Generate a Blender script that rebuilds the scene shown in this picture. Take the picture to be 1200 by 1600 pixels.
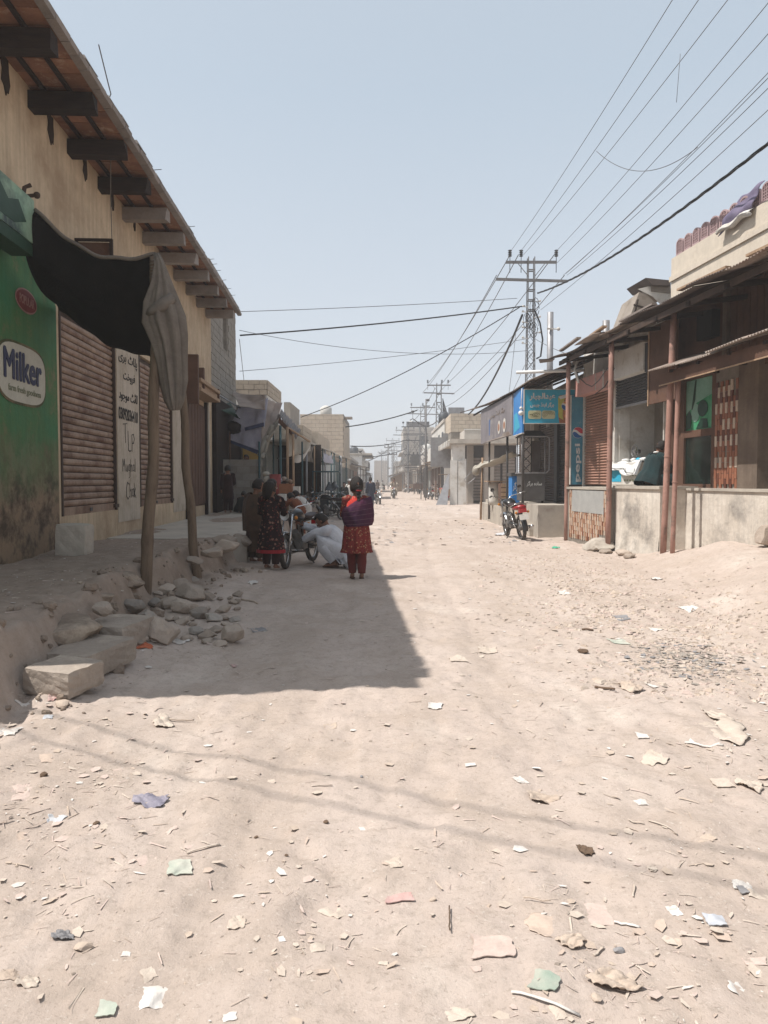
import bpy, bmesh, math, random
import numpy as np
from mathutils import Vector, Matrix, Euler

R = math.radians
PI = math.pi
for o in list(bpy.data.objects):
    bpy.data.objects.remove(o)
scene = bpy.context.scene
C = scene.collection

# ------------------------------------------------------------------ camera, sky, sun, exposure
FPX = 1180.0                      # focal length in photo pixels (photo 1200 x 1600)
PITCH = math.atan(48.0 / FPX)
CAMZ = 1.45
cd = bpy.data.cameras.new('camera')
cam = bpy.data.objects.new('camera', cd)
C.objects.link(cam)
cd.sensor_fit = 'VERTICAL'
cd.sensor_height = 36.0
cd.lens = 36.0 * FPX / 1600.0
cd.clip_start = 0.05
cd.clip_end = 3000
cam.location = (0, 0, CAMZ)
cam.rotation_euler = (PI / 2 - PITCH, 0, 0)
scene.camera = cam

SUNDIR = Vector((-1.0, -0.22, 0)).normalized()       # horizontal direction towards the sun
SUN_EL = R(60.0)
world = bpy.data.worlds.new('World')
scene.world = world
world.use_nodes = True
wt = world.node_tree
bg = wt.nodes['Background']
sky = wt.nodes.new('ShaderNodeTexSky')
sky.sky_type = 'NISHITA'
sky.sun_disc = False
sky.sun_elevation = SUN_EL
sky.sun_rotation = math.atan2(SUNDIR.x, SUNDIR.y)
sky.air_density = 0.9
sky.dust_density = 4.0
sky.ozone_density = 1.0
hsv = wt.nodes.new('ShaderNodeHueSaturation')
hsv.inputs['Saturation'].default_value = 0.6
wt.links.new(sky.outputs[0], hsv.inputs['Color'])
# the dusty air of the day: the same pale veil in every direction, paler towards the horizon
tcw = wt.nodes.new('ShaderNodeTexCoord'); sxyz = wt.nodes.new('ShaderNodeSeparateXYZ'); rmp = wt.nodes.new('ShaderNodeValToRGB')
wt.links.new(tcw.outputs['Generated'], sxyz.inputs[0]); wt.links.new(sxyz.outputs['Z'], rmp.inputs['Fac'])
rmp.color_ramp.elements[0].position = 0.0; rmp.color_ramp.elements[0].color = (4.45/6, 4.72/6, 5.05/6, 1)
rmp.color_ramp.elements[1].position = 1.0; rmp.color_ramp.elements[1].color = (3.1/6, 3.4/6, 3.8/6, 1)
e_ = rmp.color_ramp.elements.new(0.45); e_.color = (3.15/6, 3.72/6, 4.3/6, 1)
vs_ = wt.nodes.new('ShaderNodeVectorMath'); vs_.operation = 'SCALE'; vs_.inputs['Scale'].default_value = 6.0
wt.links.new(rmp.outputs[0], vs_.inputs[0])
mxw = wt.nodes.new('ShaderNodeMix'); mxw.data_type = 'RGBA'; mxw.inputs['Factor'].default_value = 0.78
wt.links.new(hsv.outputs[0], mxw.inputs[6]); wt.links.new(vs_.outputs[0], mxw.inputs[7])
wt.links.new(mxw.outputs[2], bg.inputs['Color'])
bg.inputs['Strength'].default_value = 0.102

sd = bpy.data.lights.new('sun', 'SUN')
sd.energy = 3.2
sd.angle = R(0.5)
sd.color = (1.0, 0.955, 0.90)
sun = bpy.data.objects.new('sun', sd)
C.objects.link(sun)
tosun = Vector((SUNDIR.x * math.cos(SUN_EL), SUNDIR.y * math.cos(SUN_EL), math.sin(SUN_EL)))
sun.rotation_euler = tosun.to_track_quat('Z', 'Y').to_euler()
sun.location = (-20, -5, 40)

scene.view_settings.view_transform = 'Standard'
scene.view_settings.look = 'None'
scene.view_settings.gamma = 1.0
scene.view_settings.use_curve_mapping = False
scene.view_settings.exposure = 0.82
scene.render.engine = 'CYCLES'
scene.cycles.max_bounces = 6
scene.cycles.diffuse_bounces = 4
scene.cycles.transparent_max_bounces = 12
scene.cycles.volume_bounces = 1
scene.cycles.use_denoising = True

def at(px, py, Y):
    """world point seen at photo pixel px,py at distance Y along the street"""
    u = (px - 600.0) / FPX
    v = -(py - 800.0) / FPX
    d = Vector((u, math.cos(PITCH) + v * math.sin(PITCH), -math.sin(PITCH) + v * math.cos(PITCH)))
    return Vector((0, 0, CAMZ)) + d * (Y / d.y)

def on_z(px, py, z):
    d = at(px, py, 1.0) - Vector((0, 0, CAMZ))
    return Vector((0, 0, CAMZ)) + d * ((z - CAMZ) / d.z)

# ------------------------------------------------------------------ noise
def _hash(ix, iy, s):
    n = (ix.astype(np.int64) * 374761393 + iy.astype(np.int64) * 668265263 + s * 974711) & 0x7fffffff
    n = ((n ^ (n >> 13)) * 1274126177) & 0x7fffffff
    return ((n ^ (n >> 16)) & 0xffff) / 65535.0

def vnoise(x, y, s=0):
    x = np.asarray(x, float); y = np.asarray(y, float)
    ix = np.floor(x); iy = np.floor(y)
    fx = x - ix; fy = y - iy
    fx = fx * fx * (3 - 2 * fx); fy = fy * fy * (3 - 2 * fy)
    a = _hash(ix, iy, s); b = _hash(ix + 1, iy, s)
    c = _hash(ix, iy + 1, s); d = _hash(ix + 1, iy + 1, s)
    return (a + (b - a) * fx) * (1 - fy) + (c + (d - c) * fx) * fy - 0.5

def sstep(t):
    t = np.clip(t, 0, 1)
    return t * t * (3 - 2 * t)

def bank_edge(y):
    e = -2.36 - 0.30 * sstep((y - 6.2) / 2.0) + 0.26 * sstep((y - 9.6) / 1.9)
    return e + 0.22 * vnoise(y * 0.9, y * 0 + 3.3, 5) + 0.10 * vnoise(y * 3.1, y * 0 + 1.3, 6)

def gz(x, y):
    x = np.asarray(x, float); y = np.asarray(y, float)
    z = 0.050 * vnoise(x * 0.55, y * 0.45, 1) + 0.034 * vnoise(x * 1.7, y * 1.5, 2)
    fade = np.clip(1.2 - y / 30.0, 0.25, 1)
    z = z + fade * (0.019 * vnoise(x * 5.5, y * 5.1, 3) + 0.010 * vnoise(x * 12, y * 11, 4) + 0.006 * vnoise(x * 29, y * 28, 7))
    # left dirt platform and its broken bank
    e = bank_edge(y)
    w = 0.24 + 0.16 * vnoise(y * 1.3, y * 0, 8) + 0.0 * x
    h = 0.46 + 0.05 * vnoise(x * 1.1, y * 0.8, 9)
    tail = 1 - sstep((y - 11.4) / 0.8)
    plat = h * sstep((e + 0.05 - x) / w)
    plat = plat + 0.05 * sstep((e + 0.9 - x) / 0.9) * (1 - sstep((e + 0.05 - x) / w))
    far = sstep((y - 30) / 6)
    z = z + plat * (1 - far * 1.0)
    z = z + 0.06 * sstep((-x - 0.8) / 1.6) * (x > -20)
    # right sand mound
    x0 = 2.9 + (y - 6.0) * 0.18
    amt = 0.46 * (1 - 0.85 * sstep((y - 12.0) / 3.5)) * (0.35 + 0.65 * sstep((y - 3.0) / 4.0))
    rough = 0.12 * vnoise(x * 1.6, y * 1.3, 11)
    z = z + amt * sstep((x - x0 + rough * 3) / 1.7)
    z = z + 0.05 * np.exp(-((x - 3.6) ** 2 + (y - 8.6) ** 2) / 1.4) * (1 + 2 * vnoise(x * 7, y * 7, 12))
    # footprints, scuffs and old wheel tracks
    near = np.clip(1.6 - y / 11.0, 0, 1)
    z = z - near * 0.013 * sstep((vnoise(x * 4.3 + 9, y * 3.6, 61) + .5 - .60) / .16)
    z = z - near * 0.009 * sstep((vnoise(x * 9.5, y * 8.2, 62) + .5 - .62) / .14) + near * 0.010 * sstep((vnoise(x * 8.1, y * 7.7, 63) + .5 - .68) / .12)
    z = z - 0.014 * np.exp(-((x - .55 - .03 * y - .12 * np.sin(y * .33)) / .09) ** 2) - 0.014 * np.exp(-((x + .75 - .03 * y - .12 * np.sin(y * .33)) / .09) ** 2)
    sl = np.exp(-((x - e) / .30) ** 2) * (1 - far)
    z = z + sl * (0.11 * vnoise(x * 5.2, y * 4.6, 64) + 0.06 * vnoise(x * 12, y * 10, 65))
    rub = sstep((x - 2.2) / 1.0) * sstep((y - 7.5) / 2) * (1 - sstep((y - 19) / 4))
    z = z + rub * (0.035 * vnoise(x * 3.1, y * 2.6, 13) + 0.02 * vnoise(x * 8, y * 7, 14))
    return z

def g1(x, y):
    return float(gz(np.array([x]), np.array([y]))[0])

def on_ground(px, py):
    z = 0.0
    for i in range(12):
        p = on_z(px, py, z)
        z = 0.5 * z + 0.5 * g1(p.x, p.y)
    return on_z(px, py, z)

# ------------------------------------------------------------------ materials
def mat(name, c, c2=None, scale=3.0, rough=0.85, bump=0.25, bscale=18.0, rand=0.0, metal=0.0,
        streak=0.0, spec=0.25, dirt=None, stretch=(1, 1, 1), sheen=0.0, transl=0.0, zdirt=None):
    m = bpy.data.materials.new(name)
    m.use_nodes = True
    nt = m.node_tree
    b = nt.nodes['Principled BSDF']
    b.inputs['Roughness'].default_value = rough
    b.inputs['Metallic'].default_value = metal
    b.inputs['Specular IOR Level'].default_value = spec
    tc = nt.nodes.new('ShaderNodeTexCoord')
    mp = nt.nodes.new('ShaderNodeMapping')
    mp.inputs['Scale'].default_value = stretch
    nt.links.new(tc.outputs['Object'], mp.inputs['Vector'])
    vec = mp.outputs[0]
    oi = nt.nodes.new('ShaderNodeObjectInfo')
    if rand > 0:
        add = nt.nodes.new('ShaderNodeVectorMath'); add.operation = 'ADD'
        sc = nt.nodes.new('ShaderNodeMath'); sc.operation = 'MULTIPLY'; sc.inputs[1].default_value = 37.0
        nt.links.new(oi.outputs['Random'], sc.inputs[0])
        nt.links.new(vec, add.inputs[0]); nt.links.new(sc.outputs[0], add.inputs[1])
        vec = add.outputs[0]
    def noise(s, detail=6, rgh=0.6, v=None):
        n = nt.nodes.new('ShaderNodeTexNoise')
        n.inputs['Scale'].default_value = s
        n.inputs['Detail'].default_value = detail
        n.inputs['Roughness'].default_value = rgh
        nt.links.new(v or vec, n.inputs['Vector'])
        return n.outputs['Fac']
    def ramp(fac, lo, hi):
        r = nt.nodes.new('ShaderNodeMapRange')
        r.inputs['From Min'].default_value = lo; r.inputs['From Max'].default_value = hi
        nt.links.new(fac, r.inputs['Value'])
        return r.outputs[0]
    def mix(f, a, bb, typ='MIX'):
        x = nt.nodes.new('ShaderNodeMix'); x.data_type = 'RGBA'; x.blend_type = typ
        if isinstance(f, float): x.inputs['Factor'].default_value = f
        else: nt.links.new(f, x.inputs['Factor'])
        for k, q in ((6, a), (7, bb)):
            if isinstance(q, tuple): x.inputs[k].default_value = (*q[:3], 1)
            else: nt.links.new(q, x.inputs[k])
        return x.outputs[2]
    if c2 is None:
        c2 = tuple(max(0, v * 0.72) for v in c)
    col = mix(ramp(noise(scale), 0.32, 0.68), c, c2)
    fine = ramp(noise(scale * 9, 4), 0.3, 0.7)
    col = mix(0.16, col, mix(fine, (0.25, 0.25, 0.25), (1.0, 1.0, 1.0)), 'MULTIPLY')
    if streak > 0:
        m2 = nt.nodes.new('ShaderNodeMapping'); m2.inputs['Scale'].default_value = (5, 5, 0.35)
        nt.links.new(tc.outputs['Object'], m2.inputs['Vector'])
        st = ramp(noise(1.6, 6, 0.65, m2.outputs[0]), 0.42, 0.72)
        mm = nt.nodes.new('ShaderNodeMath'); mm.operation = 'MULTIPLY'; mm.inputs[1].default_value = streak
        nt.links.new(st, mm.inputs[0])
        col = mix(mm.outputs[0], col, tuple(v * 0.35 for v in c))
    if dirt:
        dc, amt, ds = dirt
        f = ramp(noise(ds, 8, 0.7), 0.62 - amt * 0.3, 0.72 - amt * 0.1)
        col = mix(f, col, dc)
    if zdirt:
        zc, z0, z1 = zdirt
        sx = nt.nodes.new('ShaderNodeSeparateXYZ'); nt.links.new(tc.outputs['Object'], sx.inputs[0])
        n_ = nt.nodes.new('ShaderNodeMath'); n_.operation = 'MULTIPLY_ADD'; n_.inputs[1].default_value = 1.7
        nt.links.new(noise(1.5, 9, .72), n_.inputs[0]); nt.links.new(sx.outputs['Z'], n_.inputs[2])
        f = ramp(n_.outputs[0], z1 + .85, z0 + .85)
        col = mix(f, col, mix(ramp(noise(2.6, 8, .7), .45, .6), zc, tuple(v*.28 for v in zc)))
    if rand > 0:
        hv = nt.nodes.new('ShaderNodeHueSaturation')
        mr = nt.nodes.new('ShaderNodeMapRange')
        mr.inputs['To Min'].default_value = 1 - rand; mr.inputs['To Max'].default_value = 1 + rand
        nt.links.new(oi.outputs['Random'], mr.inputs['Value'])
        nt.links.new(mr.outputs[0], hv.inputs['Value'])
        nt.links.new(col, hv.inputs['Color'])
        col = hv.outputs[0]
    nt.links.new(col, b.inputs['Base Color'])
    if bump > 0:
        bp = nt.nodes.new('ShaderNodeBump')
        bp.inputs['Strength'].default_value = bump
        bp.inputs['Distance'].default_value = 0.02
        nt.links.new(noise(bscale, 8, 0.65), bp.inputs['Height'])
        nt.links.new(bp.outputs[0], b.inputs['Normal'])
    if sheen: b.inputs['Sheen Weight'].default_value = sheen
    if transl:
        out = nt.nodes['Material Output']
        tr = nt.nodes.new('ShaderNodeBsdfTranslucent')
        ms = nt.nodes.new('ShaderNodeMixShader'); ms.inputs[0].default_value = transl
        nt.links.new(col, tr.inputs['Color'])
        nt.links.new(b.outputs[0], ms.inputs[1]); nt.links.new(tr.outputs[0], ms.inputs[2])
        nt.links.new(ms.outputs[0], out.inputs['Surface'])
    return m

def spot_mat(name, base, spot, spot2, scale=16, size=0.32, rough=0.9):
    """cloth printed with blossoms"""
    m = bpy.data.materials.new(name); m.use_nodes = True
    nt = m.node_tree; b = nt.nodes['Principled BSDF']
    b.inputs['Roughness'].default_value = rough; b.inputs['Specular IOR Level'].default_value = 0.15
    tc = nt.nodes.new('ShaderNodeTexCoord')
    def vor(s):
        v = nt.nodes.new('ShaderNodeTexVoronoi'); v.inputs['Scale'].default_value = s
        nt.links.new(tc.outputs['Object'], v.inputs['Vector'])
        l = nt.nodes.new('ShaderNodeMath'); l.operation = 'LESS_THAN'; l.inputs[1].default_value = size
        n = nt.nodes.new('ShaderNodeTexNoise'); n.inputs['Scale'].default_value = s * 3
        nt.links.new(tc.outputs['Object'], n.inputs['Vector'])
        a = nt.nodes.new('ShaderNodeMath'); a.operation = 'ADD'
        h = nt.nodes.new('ShaderNodeMath'); h.operation = 'MULTIPLY'; h.inputs[1].default_value = 0.5
        nt.links.new(n.outputs['Fac'], h.inputs[0]); nt.links.new(v.outputs['Distance'], a.inputs[0]); nt.links.new(h.outputs[0], a.inputs[1])
        s2 = nt.nodes.new('ShaderNodeMath'); s2.operation = 'SUBTRACT'; s2.inputs[1].default_value = 0.25
        nt.links.new(a.outputs[0], s2.inputs[0]); nt.links.new(s2.outputs[0], l.inputs[0])
        return l.outputs[0]
    def mix(f, a, bb):
        x = nt.nodes.new('ShaderNodeMix'); x.data_type = 'RGBA'
        nt.links.new(f, x.inputs['Factor'])
        for k, q in ((6, a), (7, bb)):
            if isinstance(q, tuple): x.inputs[k].default_value = (*q, 1)
            else: nt.links.new(q, x.inputs[k])
        return x.outputs[2]
    col = mix(vor(scale), base, spot)
    col = mix(vor(scale * 1.7), col, spot2)
    nt.links.new(col, b.inputs['Base Color'])
    return m

# ------------------------------------------------------------------ mesh builder
class MB:
    def __init__(s):
        s.v = []; s.f = []; s.m = []; s.cur = 0
    def _add(s, vs, fs):
        n = len(s.v)
        s.v += [tuple(v) for v in vs]
        s.f += [tuple(i + n for i in f) for f in fs]
        s.m += [s.cur] * len(fs)
        return s
    def box(s, x0, x1, y0, y1, z0, z1):
        return s._add([(x0,y0,z0),(x1,y0,z0),(x1,y1,z0),(x0,y1,z0),(x0,y0,z1),(x1,y0,z1),(x1,y1,z1),(x0,y1,z1)],
                      [(0,3,2,1),(4,5,6,7),(0,1,5,4),(1,2,6,5),(2,3,7,6),(3,0,4,7)])
    def cbox(s, c, d, rot=None, bev=0):
        hx, hy, hz = d[0]/2, d[1]/2, d[2]/2
        M = (rot.to_matrix() if isinstance(rot, Euler) else rot) if rot is not None else Matrix.Identity(3)
        vs = [M @ Vector(q) + Vector(c) for q in [(-hx,-hy,-hz),(hx,-hy,-hz),(hx,hy,-hz),(-hx,hy,-hz),(-hx,-hy,hz),(hx,-hy,hz),(hx,hy,hz),(-hx,hy,hz)]]
        return s._add(vs, [(0,3,2,1),(4,5,6,7),(0,1,5,4),(1,2,6,5),(2,3,7,6),(3,0,4,7)])
    def hull8(s, vs):
        return s._add(vs, [(0,3,2,1),(4,5,6,7),(0,1,5,4),(1,2,6,5),(2,3,7,6),(3,0,4,7)])
    def quad(s, a, b, c, d):
        return s._add([a, b, c, d], [(0,1,2,3)])
    def prism(s, pts, d):
        """flat polygon pts extruded by vector d"""
        n = len(pts); d = Vector(d)
        vs = [Vector(p) for p in pts] + [Vector(p) + d for p in pts]
        fs = [tuple(range(n))[::-1], tuple(range(n, 2*n))] + [(i, (i+1) % n, n + (i+1) % n, n + i) for i in range(n)]
        return s._add(vs, fs)
    def tube(s, pts, r, n=8, caps=True, ry=None, ref=None, fold=0, foldn=7, seed=0):
        pts = [Vector(p) for p in pts]
        k = len(pts)
        rs = r if isinstance(r, (list, tuple)) else [r] * k
        rys = ry if isinstance(ry, (list, tuple)) else ([ry] * k if ry else rs)
        base = len(s.v); vs = []
        prev = None
        rr = random.Random(seed)
        ph = [rr.uniform(0, 6.28) for _ in range(3)]
        for i, p in enumerate(pts):
            t = (pts[min(i+1, k-1)] - pts[max(i-1, 0)])
            if t.length < 1e-9: t = Vector((0,0,1))
            t.normalize()
            if ref is not None:
                a = Vector(ref) - t * Vector(ref).dot(t)
            elif prev is None:
                a = t.orthogonal()
            else:
                a = prev - t * prev.dot(t)
            if a.length < 1e-6: a = t.orthogonal()
            a.normalize(); prev = a
            b = t.cross(a)
            fk = fold[i] if isinstance(fold, (list, tuple)) else fold
            for j in range(n):
                an = 2 * PI * j / n
                q = 1 + fk * (math.sin(foldn * an + ph[0] + i * .13) * .6 + math.sin((foldn * 1.7 // 1) * an + ph[1] - i * .2) * .4) if fk else 1
                vs.append(p + a * (math.cos(an) * rs[i] * q) + b * (math.sin(an) * rys[i] * q))
        fs = []
        for i in range(k - 1):
            for j in range(n):
                fs.append((i*n + j, i*n + (j+1) % n, (i+1)*n + (j+1) % n, (i+1)*n + j))
        if caps:
            fs.append(tuple(range(n))[::-1]); fs.append(tuple((k-1)*n + j for j in range(n)))
        return s._add(vs, fs)
    def ball(s, c, r, n=10, m=7, rz=None, ry=None, rot=None, rough=0, seed=0):
        rr = random.Random(seed)
        ry = ry or r; rz = rz or r
        vs = []; fs = []
        M = rot.to_matrix() if rot is not None else Matrix.Identity(3)
        for i in range(1, m):
            th = PI * i / m
            for j in range(n):
                q = 1 + rr.uniform(-rough, rough)
                vs.append(Vector(c) + M @ Vector((r*math.sin(th)*math.cos(2*PI*j/n)*q, ry*math.sin(th)*math.sin(2*PI*j/n)*q, rz*math.cos(th)*q)))
        top = len(vs); vs.append(Vector(c) + M @ Vector((0,0,rz))); vs.append(Vector(c) + M @ Vector((0,0,-rz)))
        for i in range(m - 2):
            for j in range(n):
                fs.append((i*n+j, (i+1)*n+j, (i+1)*n+(j+1)%n, i*n+(j+1)%n))
        for j in range(n):
            fs.append((j, (j+1)%n, top)); fs.append(((m-2)*n+(j+1)%n, (m-2)*n+j, top+1))
        return s._add(vs, fs)
    def ring(s, c, R_, r, axis='x', n=28, k=8):
        c = Vector(c); vs = []; fs = []
        for i in range(n):
            a = 2*PI*i/n
            for j in range(k):
                b = 2*PI*j/k
                rad = R_ + r*math.cos(b); h = r*math.sin(b)
                if axis == 'x': v = (h, rad*math.cos(a), rad*math.sin(a))
                elif axis == 'y': v = (rad*math.cos(a), h, rad*math.sin(a))
                else: v = (rad*math.cos(a), rad*math.sin(a), h)
                vs.append(c + Vector(v))
        for i in range(n):
            for j in range(k):
                fs.append((i*k+j, ((i+1)%n)*k+j, ((i+1)%n)*k+(j+1)%k, i*k+(j+1)%k))
        return s._add(vs, fs)
    def disc(s, c, r, h, axis='x', n=24):
        c = Vector(c); vs = []
        for sg in (-h/2, h/2):
            for i in range(n):
                a = 2*PI*i/n
                if axis == 'x': v = (sg, r*math.cos(a), r*math.sin(a))
                elif axis == 'y': v = (r*math.cos(a), sg, r*math.sin(a))
                else: v = (r*math.cos(a), r*math.sin(a), sg)
                vs.append(c + Vector(v))
        return s._add(vs, [tuple(range(n)), tuple(range(n, 2*n))[::-1]] + [(i, (i+1)%n, n+(i+1)%n, n+i) for i in range(n)])
    def sheet(s, A, B, C_, D, nu=12, nv=12, fn=None, thick=0.0):
        """bilinear patch A-B (u) and D-C (u) with fn(u,v)->Vector offset; closed with a back face when thick"""
        A, B, C_, D = map(Vector, (A, B, C_, D))
        nrm = (B - A).cross(D - A)
        nrm = nrm.normalized() if nrm.length > 0 else Vector((0,0,1))
        vs = []
        for lay in ((0, thick) if thick else (0,)):
            for j in range(nv + 1):
                for i in range(nu + 1):
                    u, v = i / nu, j / nv
                    p = (A*(1-u) + B*u)*(1-v) + (D*(1-u) + C_*u)*v
                    if fn: p = p + fn(u, v)
                    vs.append(p + nrm * lay)
        W = nu + 1; fs = []
        for j in range(nv):
            for i in range(nu):
                fs.append((j*W+i, j*W+i+1, (j+1)*W+i+1, (j+1)*W+i))
        if thick:
            N = W * (nv + 1)
            fs += [tuple(N + q for q in f)[::-1] for f in list(fs)]
            b = [i for i in range(W)] + [j*W+nu for j in range(1, nv+1)] + [nv*W+i for i in range(nu-1, -1, -1)] + [j*W for j in range(nv-1, 0, -1)]
            for q in range(len(b)):
                a_, c_ = b[q], b[(q+1) % len(b)]
                fs.append((c_, a_, N + a_, N + c_))
        return s._add(vs, fs)
    def mesh(s, name, mats, smooth=False):
        me = bpy.data.meshes.new(name)
        me.from_pydata([tuple(v) for v in s.v], [], s.f)
        if not isinstance(mats, (list, tuple)): mats = [mats]
        for m in mats: me.materials.append(m)
        if any(s.m): me.polygons.foreach_set('material_index', s.m)
        if smooth:
            me.polygons.foreach_set('use_smooth', [True] * len(s.f))
        me.update()
        return me
    def build(s, name, mats, parent=None, smooth=False, loc=None, rz=0.0):
        o = bpy.data.objects.new(name, s.mesh(name, mats, smooth))
        C.objects.link(o)
        if parent is not None: o.parent = parent
        if loc is not None: o.location = loc
        if rz: o.rotation_euler.z = rz
        return o

def inst(name, me, parent=None, loc=(0,0,0), rot=(0,0,0), scl=(1,1,1)):
    o = bpy.data.objects.new(name, me); C.objects.link(o)
    if parent is not None: o.parent = parent
    o.location = loc; o.rotation_euler = rot; o.scale = scl
    return o
def tag(o, label=None, cat=None, group=None, kind=None):
    if label: o['label'] = label
    if cat: o['category'] = cat
    if group: o['group'] = group
    if kind: o['kind'] = kind
    return o
def thing(name, label, cat, loc=(0,0,0), rz=0.0, group=None):
    o = bpy.data.objects.new(name, None); C.objects.link(o)
    o.empty_display_size = .2
    o.location = loc; o.rotation_euler = (0, 0, rz)
    return tag(o, label, cat, group)
def struct(o): o['kind'] = 'structure'; return o
def stuff(o): o['kind'] = 'stuff'; return o
def copy_tree(o, parent=None):
    c = o.copy(); C.objects.link(c)
    if parent is not None: c.parent = parent
    for ch in list(o.children): copy_tree(ch, c)
    return c

# ------------------------------------------------------------------ lettering
_AR = {'ع':0xFEC9,'ب':0xFE8F,'ل':0xFEDD,'ج':0xFE9D,'گ':0xFB92,'ی':0xFBFC,'ن':0xFEE5,'چ':0xFB7A,'پ':0xFB56,'س':0xFEB1,'ہ':0xFBA6,
       'ف':0xFED1,'خ':0xFEA5,'ت':0xFE95,'م':0xFEE1,'ٹ':0xFB66,'ئ':0xFE89,'ک':0xFB8E,
       'ا':0xFE8D,'د':0xFEA9,'ڈ':0xFB88,'ر':0xFEAD,'ز':0xFEAF,'و':0xFEED,'ے':0xFBAE}
_NJ = set('ادڈرزوے')
def shape_ar(w):
    out = []
    for i, ch in enumerate(w):
        if ch not in _AR: out.append(ch); continue
        pj = i > 0 and w[i-1] in _AR and w[i-1] not in _NJ
        nj = (ch not in _NJ) and i + 1 < len(w) and w[i+1] in _AR
        out.append(chr(_AR[ch] + (3 if pj and nj else 2 if nj else 1 if pj else 0)))
    return ''.join(reversed(out))

def text_mesh(name, body, m, width, height, weight=0.0, bold=0.0, depth=0.004, italic=0.0, arabic=False):
    """lettering stretched to width x height, lying in the local XZ plane, reading along +X, facing -Y"""
    cu = bpy.data.curves.new(name, 'FONT')
    cu.body = shape_ar(body) if arabic else body
    cu.size = 1.0; cu.offset = weight; cu.extrude = 0.01
    cu.shear = italic; cu.resolution_u = 3
    t = bpy.data.objects.new('tmp_text', cu); C.objects.link(t)
    dg = bpy.context.evaluated_depsgraph_get()
    me = bpy.data.meshes.new_from_object(t.evaluated_get(dg))
    bpy.data.objects.remove(t)
    n = len(me.vertices)
    co = np.zeros(n * 3); me.vertices.foreach_get('co', co); co = co.reshape(-1, 3)
    lo, hi = co.min(0), co.max(0)
    q = np.zeros_like(co)
    q[:, 0] = (co[:, 0] - lo[0]) / max(hi[0]-lo[0], 1e-6) * width - width / 2
    q[:, 2] = (co[:, 1] - lo[1]) / max(hi[1]-lo[1], 1e-6) * height - height / 2
    q[:, 1] = -(co[:, 2] - lo[2]) / 0.02 * depth
    me.vertices.foreach_set('co', q.ravel()); me.update()
    if bold:
        bm = bmesh.new(); bm.from_mesh(me)
        for k, (dx, dz) in enumerate(((1, .3), (-1, -.3), (.3, 1), (-.3, -1), (.8, -.6), (-.8, .6))):
            d = bmesh.ops.duplicate(bm, geom=[v for v in bm.verts if v.index < n and v.index >= 0][:0] or list(bm.verts)[:n] + [f for f in bm.faces if all(v.index < n for v in f.verts)])
            for g_ in d['geom']:
                if isinstance(g_, bmesh.types.BMVert): g_.co += Vector((dx * bold, -.0006 * (k + 1), dz * bold)); 
            for i_, v in enumerate(bm.verts):
                if i_ >= n: v.index = n + 1
            bm.verts.ensure_lookup_table()
        bm.to_mesh(me); bm.free()
    me.materials.clear(); me.materials.append(m); me.name = name
    return me

def strokes(mb, lines, ox, oz, sx, sz, w=0.02, d=0.003):
    """brushed strokes in the XZ plane, facing -Y"""
    for ln in lines:
        p = [Vector((ox + x * sx, 0, oz + z * sz)) for x, z in ln]
        L = []; Rr = []
        for i, q in enumerate(p):
            t = p[min(i+1, len(p)-1)] - p[max(i-1, 0)]
            t.normalize()
            nrm = Vector((-t.z, 0, t.x)) * (w * (0.6 if i in (0, len(p)-1) else 1) / 2)
            L.append(q + nrm); Rr.append(q - nrm)
        for i in range(len(p) - 1):
            a, b, c, e = L[i], L[i+1], Rr[i+1], Rr[i]
            off = Vector((0, -d, 0))
            mb._add([a, b, c, e, a+off, b+off, c+off, e+off], [(4,7,6,5),(0,1,5,4),(1,2,6,5),(2,3,7,6),(3,0,4,7)])
# ------------------------------------------------------------------ palette
M = {}
M['ground'] = None
M['ochre'] = mat('ochre_plaster', (0.66, 0.52, 0.36), (0.55, 0.43, 0.30), 1.1, .92, .8, 6, streak=.5, dirt=((.36,.26,.17), .55, .8))
M['white_plaster'] = mat('whitewashed_plaster', (0.58, 0.50, 0.41), (0.44, 0.37, 0.29), 1.5, .9, .35, 14, streak=.3, dirt=((.33,.27,.2), .3, 1.6))
M['green_paint'] = mat('green_paint', (0.05, 0.19, 0.09), (0.09, 0.17, 0.05), 1.3, .75, .3, 20, streak=.3, dirt=((.20,.16,.10), .28, 1.3), zdirt=((.24,.17,.11), 1.15, 2.1))
M['green_low'] = mat('mould_and_mud_on_paint', (0.24, 0.17, 0.11), (0.10, 0.12, 0.05), 1.8, .92, .4, 14, streak=.4, dirt=((.05,.06,.03), .45, 2.2))
M['sign_green'] = mat('pale_green_sheet', (0.22, 0.36, 0.25), (0.30, 0.40, 0.28), 2, .6, .1, 20, dirt=((.04,.06,.06), .55, 1.6))
M['sign_dark'] = mat('dark_green_metal', (0.03, 0.07, 0.045), None, 3, .6, .1)
M['slat_left'] = mat('rusty_rose_slat', (0.42, 0.30, 0.22), (0.29, 0.19, 0.135), 1.8, .6, .2, 30, rand=.10, metal=.15, dirt=((.13,.06,.035), .6, 1.6), streak=.45)
M['slat_brown'] = mat('red_brown_slat', (0.42, 0.24, 0.18), (0.34, 0.19, 0.14), 2, .55, .12, 30, rand=.06, dirt=((.25,.17,.12), .25, 2.5))
M['slat_dark'] = mat('dark_steel_slat', (0.065, 0.075, 0.085), (0.05, 0.05, 0.055), 2, .5, .1, 30, metal=.3)
M['slat_dkbrown'] = mat('dark_brown_slat', (0.10, 0.07, 0.058), None, 2, .6, .1, 30)
M['frame_dark'] = mat('dark_rusty_frame', (0.085, 0.055, 0.04), (0.05, 0.035, 0.028), 3, .75, .3, 30)
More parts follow.
